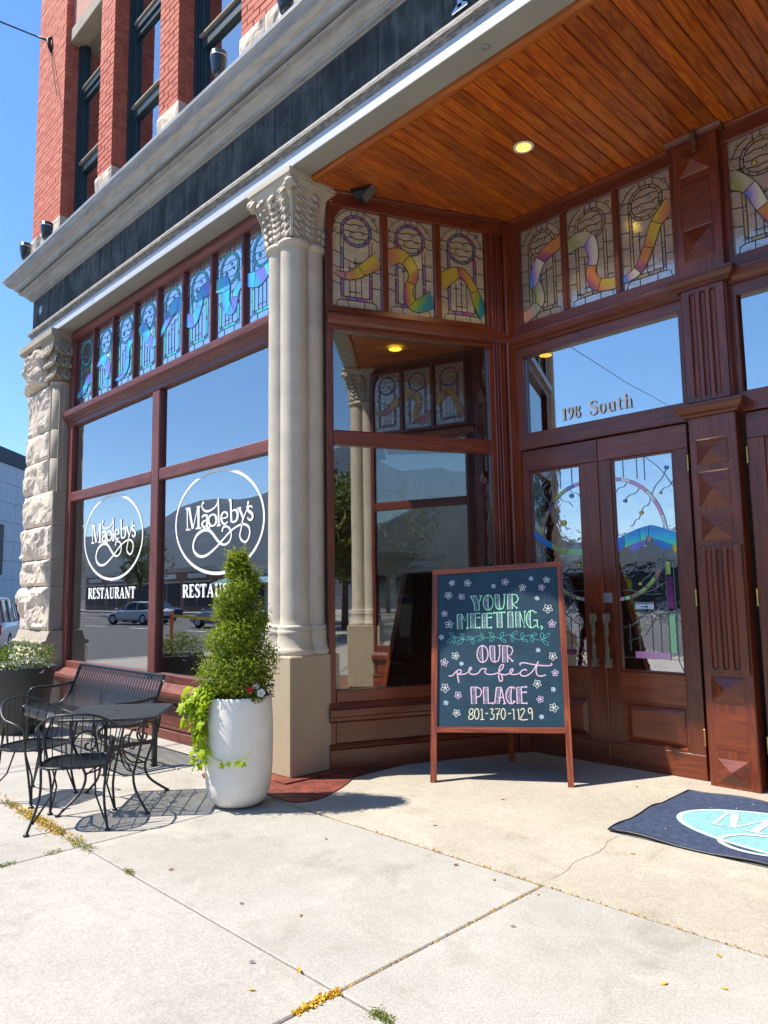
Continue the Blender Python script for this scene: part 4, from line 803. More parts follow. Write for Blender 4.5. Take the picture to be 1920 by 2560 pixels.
def doorglass(leaf, x0, x1, z0, z1, left, seed):
    w, h = x1-x0, z1-z0; q = random.Random(90+seed)
    X = (lambda u: x0+u*w) if not left else (lambda u: x1-u*w)
    ld = MB(); y = .017
    st = lambda pts: strip(ld, [(X(a), z0+b*h) for a, b in pts], .0042, y-.001, .004)
    # big ring quarter arcs, centre near the meeting stile
    cx, cz, ra, rb = -.06, .62, .92, .30
    E = lambda t, k=1.0: (cx+ra*k*math.cos(t), cz+rb*k*math.sin(t))
    cols = ['wht', 'pink', 'wht', 'pink', 'wht', 'pink']
    ts = [.15, .32, .62, .82, 1.18, 1.38, 1.50]
    if left: cols = ['olive', 'brown', 'plum', 'olive', 'vio', 'pink']
    for i in range(6):
        a, b = ts[i]+.012, ts[i+1]-.012; tt = [a+(b-a)*j/6 for j in range(7)]
        pts = [E(t) for t in tt]+[E(t, .945) for t in tt[::-1]]; pts = [(max(0.0, p[0]), p[1]) for p in pts]
        MB().prism([(X(p[0]), z0+p[1]*h) for p in pts], y-.002, y+.004).build('ring_glass', DG[cols[i]], leaf)
    for k in (1.0, .945): st([(max(0, E(t*.05, k)[0]), E(t*.05, k)[1]) for t in range(-24, 31)])
    cols2 = ['brown', 'olive', 'olive', 'brown', 'lime', 'pink']; ts2 = [-.55, -.72, -.95, -1.15, -1.3, -1.42, -1.52]
    for i in range(6):
        a, b = ts2[i]-.012, ts2[i+1]+.012; tt = [a+(b-a)*j/6 for j in range(7)]
        pts = [E(t) for t in tt]+[E(t, .945) for t in tt[::-1]]; pts = [(max(0.0, p[0]), p[1]) for p in pts]
        MB().prism([(X(p[0]), z0+p[1]*h) for p in pts], y-.002, y+.004).build('ring_glass', DG[cols2[i]], leaf)
    # the rainbow band
    up = lambda u: .62+.055*math.sin(min(1, u*1.15)*math.pi*.62) - (0 if u < .6 else .10*(u-.6))
    if not left:
        seg = [(0, .12, 'blue'), (.13, .40, 'aqua'), (.41, .55, 'aqua'), (.56, 1, 'aqua')]; th = .062
        for a, b, c in seg:
            us = [a+(b-a)*j/8 for j in range(9)]; MB().prism([(X(u), z0+(up(u)+.0)*h) for u in us]+[(X(u), z0+(up(u)-th)*h) for u in us[::-1]], y-.004, y+.003).build('band_glass', DG[c], leaf)
        for a, b, c in ((.2, .5, 'vio'), (.62, .92, 'blue'), (.93, 1, 'gold')):
            us = [a+(b-a)*j/6 for j in range(7)]; MB().prism([(X(u), z0+(up(u)-th-.003)*h) for u in us]+[(X(u), z0+(up(u)-th-.006-.03*math.sin((u-a)/(b-a)*2.6+.3))*h) for u in us[::-1]], y-.004, y+.003).build('band_glass', DG[c], leaf)
        gx, gz = X(.55), z0+(up(.55)-th)*h; MB().ell((gx, y-.004, gz), .026, .008, .026, 14, 6).build('glass_gem', GEM[2], leaf)
        for u, z, r_, g_ in ((.9, .935, .017, 3), (.17, .80, .016, 3), (.44, .735, .017, 0), (.78, .82, .011, 0), (.10, .455, .011, 3), (.36, .40, .013, 0)): MB().ell((X(u), y-.004, z0+z*h), r_, .007, r_, 12, 6).build('glass_gem', GEM[g_], leaf)
        for a0, a1, b0, b1, c in ((.80, .87, .44, .50, 'olive'), (.80, .90, .285, .43, 'plum'), (.81, .905, .085, .255, 'lime'), (.22, .80, .055, .085, 'pink')): MB().prism([(X(a0), z0+b0*h), (X(a1), z0+b0*h), (X(a1), z0+b1*h), (X(a0), z0+b1*h)], y-.003, y+.003).build('border_glass', DG[c], leaf)
    else:
        us = [j/10 for j in range(11)]; lo = lambda u: .34+.055*(u-.0)**2*1.0+ .10*max(0, u-.45)
        for a, b, c in ((0, .3, 'lime'), (.31, .62, 'olive'), (.63, 1, 'blue')):
            us = [a+(b-a)*j/6 for j in range(7)]; MB().prism([(X(u), z0+(lo(u)+.24)*h) for u in us]+[(X(u), z0+(lo(u)+.21)*h) for u in us[::-1]], y-.004, y+.003).build('band_glass', DG[c], leaf)
        for u, z, r_, g_ in ((.82, .86, .017, 3), (.18, .855, .02, 3), (.36, .72, .026, 0), (.5, .80, .01, 0), (.08, .50, .015, 0), (.1, .06, .012, 0)): MB().ell((X(u), y-.004, z0+z*h), r_, .007, r_, 12, 6).build('glass_gem', GEM[g_], leaf)
        for a0, a1, b0, b1, c in ((.80, .88, .285, .43, 'olive'), (.81, .89, .085, .255, 'brown'), (.22, .80, .055, .08, 'plum')): MB().prism([(X(a0), z0+b0*h), (X(a1), z0+b0*h), (X(a1), z0+b1*h), (X(a0), z0+b1*h)], y-.003, y+.003).build('border_glass', DG[c], leaf)
    for u in (.14, .30, .52, .66): st([(u, .085), (u, .20+.10*u)])
    for u in (.16, .40, .53): st([(u, 1), (u, .93-.08*u)])
    st([(0, .055), (1, .055)]); st([(.79, .05), (.79, .52)]); st([(.92, .05), (.92, .5)]); st([(0, .19), (.2, .21), (.6, .30), (.8, .31)]); st([(.1, .13), (.4, .16), (.6, .25)])
    st(catmull([(1, .0), (.95, .03), (.92, .055)], 4)); st(catmull([(.55, 1), (.8, .93), (1, .84)], 4)); st(wavy_n(.9, .935, .6, .80, .02)); st(wavy_n(.44, .735, .62, .80, .02)); st(wavy_n(.17, .80, .45, .86, .02)); st(wavy_n(.0, .84, .25, .9, .02)); st(wavy_n(.3, .68, .44, .735, .02)); st(wavy_n(.78, .82, 1, .87, .015)); st(wavy_n(0, .46, .5, .47, .01)); st(wavy_n(.36, .40, .62, .47, .01)); st(wavy_n(0, .37, .7, .35, .012)); st(wavy_n(.2, .33, .75, .40, .012))
    ld.build('leading', MAT['leadlit'], leaf)
def wavy_n(a, b, c, d, amp): return wavy(a, b, c, d, amp*.45, 1.1, 12)
doorbay(False); doorbay(True)
# address lettering on the transom pane
AWH = plain('white raised lettering', (.88, .88, .86), .5, var=.02); ad = MB(); ad2 = MB(); serif(ad, '198', -3.482, 3.034, .112, 1.0, DY+.008, .09); e_ = serif(ad2, 'South', -3.205, 3.030, .128, 1.0, DY+.008, .075)
adr = ad.build('address_number', AWH, BLD); ad2.build('address_word', AWH, BLD)
# little arrow notice on the door glass
sg_ = MB().box(-2.862, -2.703, DY-.002, DY+.001, 1.338, 1.392).build('arrow_notice', plain('pale blue notice card', (.50, .58, .66), .6, var=.03), BLD)
ar = MB(); strip(ar, [(-2.81, 1.357), (-2.755, 1.357)], .006, DY-.0045, .002); strip(ar, [(-2.772, 1.370), (-2.752, 1.357), (-2.772, 1.344)], .006, DY-.0046, .002); strip(ar, [(-2.858, 1.384), (-2.707, 1.384)], .007, DY-.0044, .002); ar.build('notice_print', plain('notice ink', (.02, .03, .05), .6, var=.02), sg_)
# central pilaster
pil = MB().cbox(-2.30, -1.945, -.095, .05, .012, 5.06, .006).build('pilaster', MAT['wz'], BLD, DL)
def pyramid(z0, z1, hgt=.042, x0=-2.245, x1=-2.01):
    y = -.0965; lip = -.006 if z0 > .6 else -.001; xm = (x0+x1)/2; zm = (z0+z1)/2
    MB().add([(x0, y, z0), (x1, y, z0), (x1, y, z1), (x0, y, z1), (x0+.010, y+lip, z0+.010), (x1-.010, y+lip, z0+.010), (x1-.010, y+lip, z1-.010), (x0+.010, y+lip, z1-.010), (xm, y-hgt, zm)],
        [(0, 1, 5, 4), (1, 2, 6, 5), (2, 3, 7, 6), (3, 0, 4, 7), (4, 5, 8), (5, 6, 8), (6, 7, 8), (7, 4, 8)]).build('pyramid_block', MAT['wx'], pil)
for z0, z1 in ((2.44, 2.64), (2.11, 2.39), (1.86, 2.065), (.655, .85), (.075, .265), (4.775, 4.99), (4.06, 4.32)): pyramid(z0, z1)
pyramid(.32, .592, .004); pyramid(4.325, 4.715, .006)
def flute(z0, z1, xc, r_=.022):
    v = []; f = []; n = 8; rows = [(z0+r_*(1-math.cos(a*math.pi/8)), math.sin(a*math.pi/8)) for a in range(5)]+[(z1-r_*(1-math.cos(a*math.pi/8)), math.sin(a*math.pi/8)) for a in range(4, -1, -1)]
    mb = MB()
    # proud rim strip around a concave groove: groove floor modelled as half pipe standing on the shaft
    for (za, ka) in rows:
        for j in range(n+1):
            a = math.pi*j/n; v.append((xc-r_*ka*math.cos(a), -.0957-.003*0+(.016*ka*math.sin(a)), za))
    for i in range(len(rows)-1):
        for j in range(n): f.append((i*(n+1)+j, i*(n+1)+j+1, (i+1)*(n+1)+j+1, (i+1)*(n+1)+j))
    return mb.add(v, f, True)
# fluted fields: a raised board with real grooves between fillets
def fluted(z0, z1):
    xs = [-2.245]; cx_ = [-2.20, -2.122, -2.045]; r_ = .0225
    y = -.117
    edges = [-2.285]+sum([[c-r_, c+r_] for c in cx_], [])+[-1.96]
    for i in range(0, 8, 2): MB().cbox(edges[i], edges[i+1], y, -.094, z0, z1, .003).build('fillet', MAT['wz'], pil)
    for c in cx_:
        n = 8; v = []; f = []
        for z in (z0+.04, z1-.04):
            for j in range(n+1): a = math.pi*j/n; v.append((c-r_*math.cos(a), y+.001+.0205*math.sin(a), z))
        for j in range(n): f.append((j, j+1, n+2+j, n+1+j))
        MB().add(v, f, True).build('flute', MAT['wz'], pil)
        for zz, sgn in ((z0, 1), (z1, -1)):
            poly = [(c-r_, zz), (c+r_, zz)]+[(c+r_*math.cos(a*math.pi/8), zz+sgn*(.052-.022*math.sin(a*math.pi/8))) for a in range(9)]
            if sgn < 0: poly = poly[::-1]
            MB().prism(poly, y, -.094).build('flute_stop', MAT['wz'], pil)
fluted(2.93, 3.83); fluted(.87, 1.82)
for z, nm in ((2.81, 'lower_cap'), (3.83, 'upper_cap')):
    pr = [(0, z), (.03, z+.004), (.035, z+.02), (.055, z+.035), (.075, z+.065), (.08, z+.085), (.08, z+.10), (.02, z+.115)]
    v = []; f = []
    for d, zq in pr:
        for x_, y_ in ((-2.30-d, .0), (-2.30-d, -.096-d), (-1.945+d, -.096-d), (-1.945+d, 0)): v.append((x_, y_, zq))
    for i in range(len(pr)-1):
        for k in range(3): f.append((i*4+k, i*4+k+1, (i+1)*4+k+1, (i+1)*4+k))
    MB().add(v, f).add(v[-4:], [(0, 1, 2, 3)]).build(nm, MAT['wx'], pil)
MB().prof_x([(-.096, 5.06), (-.11, 5.065), (-.12, 5.085), (-.135, 5.10), (-.14, 5.12), (-.15, 5.135), (-.15, 5.149), (0, 5.149), (0, 5.06)], -2.345, -1.90).build('pilaster_crown', MAT['wx'], pil)
br = MB().cbox(-2.125, -2.085, -.16, -.10, 5.02, 5.13, .003).cbox(-2.17, -2.05, -.165, -.15, 5.125, 5.14, .003).cbox(-2.125, -2.09, -.13, -.096, 4.94, 5.03, .003); br.build('wall_bracket', plain('dull bronze', (.16, .10, .05), .5, .6), pil)
# closing timber between the splay and the column, corner of the recess
for sx in (0, 1):
    x = -3.99 if not sx else MIR+3.99
    MB().lathe([(.022, 0), (.022, 5.05)], 10, (x+(.015 if not sx else -.015), DY-.045, 0)).build('corner_bead', MAT['wz'], BLD)

# the recess walls stand a little deeper than first laid out: move and enlarge them together about the eye point they were surveyed from
SV = 1.035
for o in BLD.children:
    if o not in _before: o.location = Vector((0, 0, 1.5))*(1-SV)+o.location*SV; o.scale = (SV, SV, SV)
# ------------------------------------------------------------------ rooms behind the glass
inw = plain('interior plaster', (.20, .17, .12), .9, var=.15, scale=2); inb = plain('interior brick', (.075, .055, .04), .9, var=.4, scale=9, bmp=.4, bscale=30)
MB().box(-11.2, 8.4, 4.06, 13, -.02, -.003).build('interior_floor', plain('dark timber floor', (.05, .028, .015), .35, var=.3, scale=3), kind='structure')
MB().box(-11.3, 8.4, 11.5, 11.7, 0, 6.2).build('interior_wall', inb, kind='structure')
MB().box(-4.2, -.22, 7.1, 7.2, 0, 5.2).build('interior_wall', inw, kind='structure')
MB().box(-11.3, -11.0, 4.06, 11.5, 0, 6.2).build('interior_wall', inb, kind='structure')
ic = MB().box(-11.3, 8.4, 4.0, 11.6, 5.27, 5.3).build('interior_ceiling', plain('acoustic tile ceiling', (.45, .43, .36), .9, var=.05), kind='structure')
for i in range(18):
    MB().box(-10.9+i*.61, -10.885+i*.61, 4.1, 11.4, 5.262, 5.269).build('ceiling_bar', MAT['curt'], ic)
for j in range(11): MB().box(-11, 0, 4.3+j*.61, 4.315+j*.61, 5.255, 5.261).build('ceiling_bar', MAT['curt'], ic)
for i, (x, y) in enumerate(((-6.5, 6.2), (-7.6, 7.8), (-5.4, 8.2), (-8.9, 6.4), (-3.2, 6.3), (-6.2, 9.8))): MB().lathe([(.10, -.02), (.085, -.014), (0, -.012)], 16).build('ceiling_lamp', em, ic, (x, y, 5.25))
# upper floor slab keeps daylight out of the shop ceiling void
MB().box(-11.3, 8.4, 4.05, 13, 5.9, 6.2).build('upper_floor_slab', MAT['dark'], kind='structure')
MB().box(-11.3, 8.4, 3.95, 13, 12.3, 12.6).build('roof', MAT['dark'], BLD)

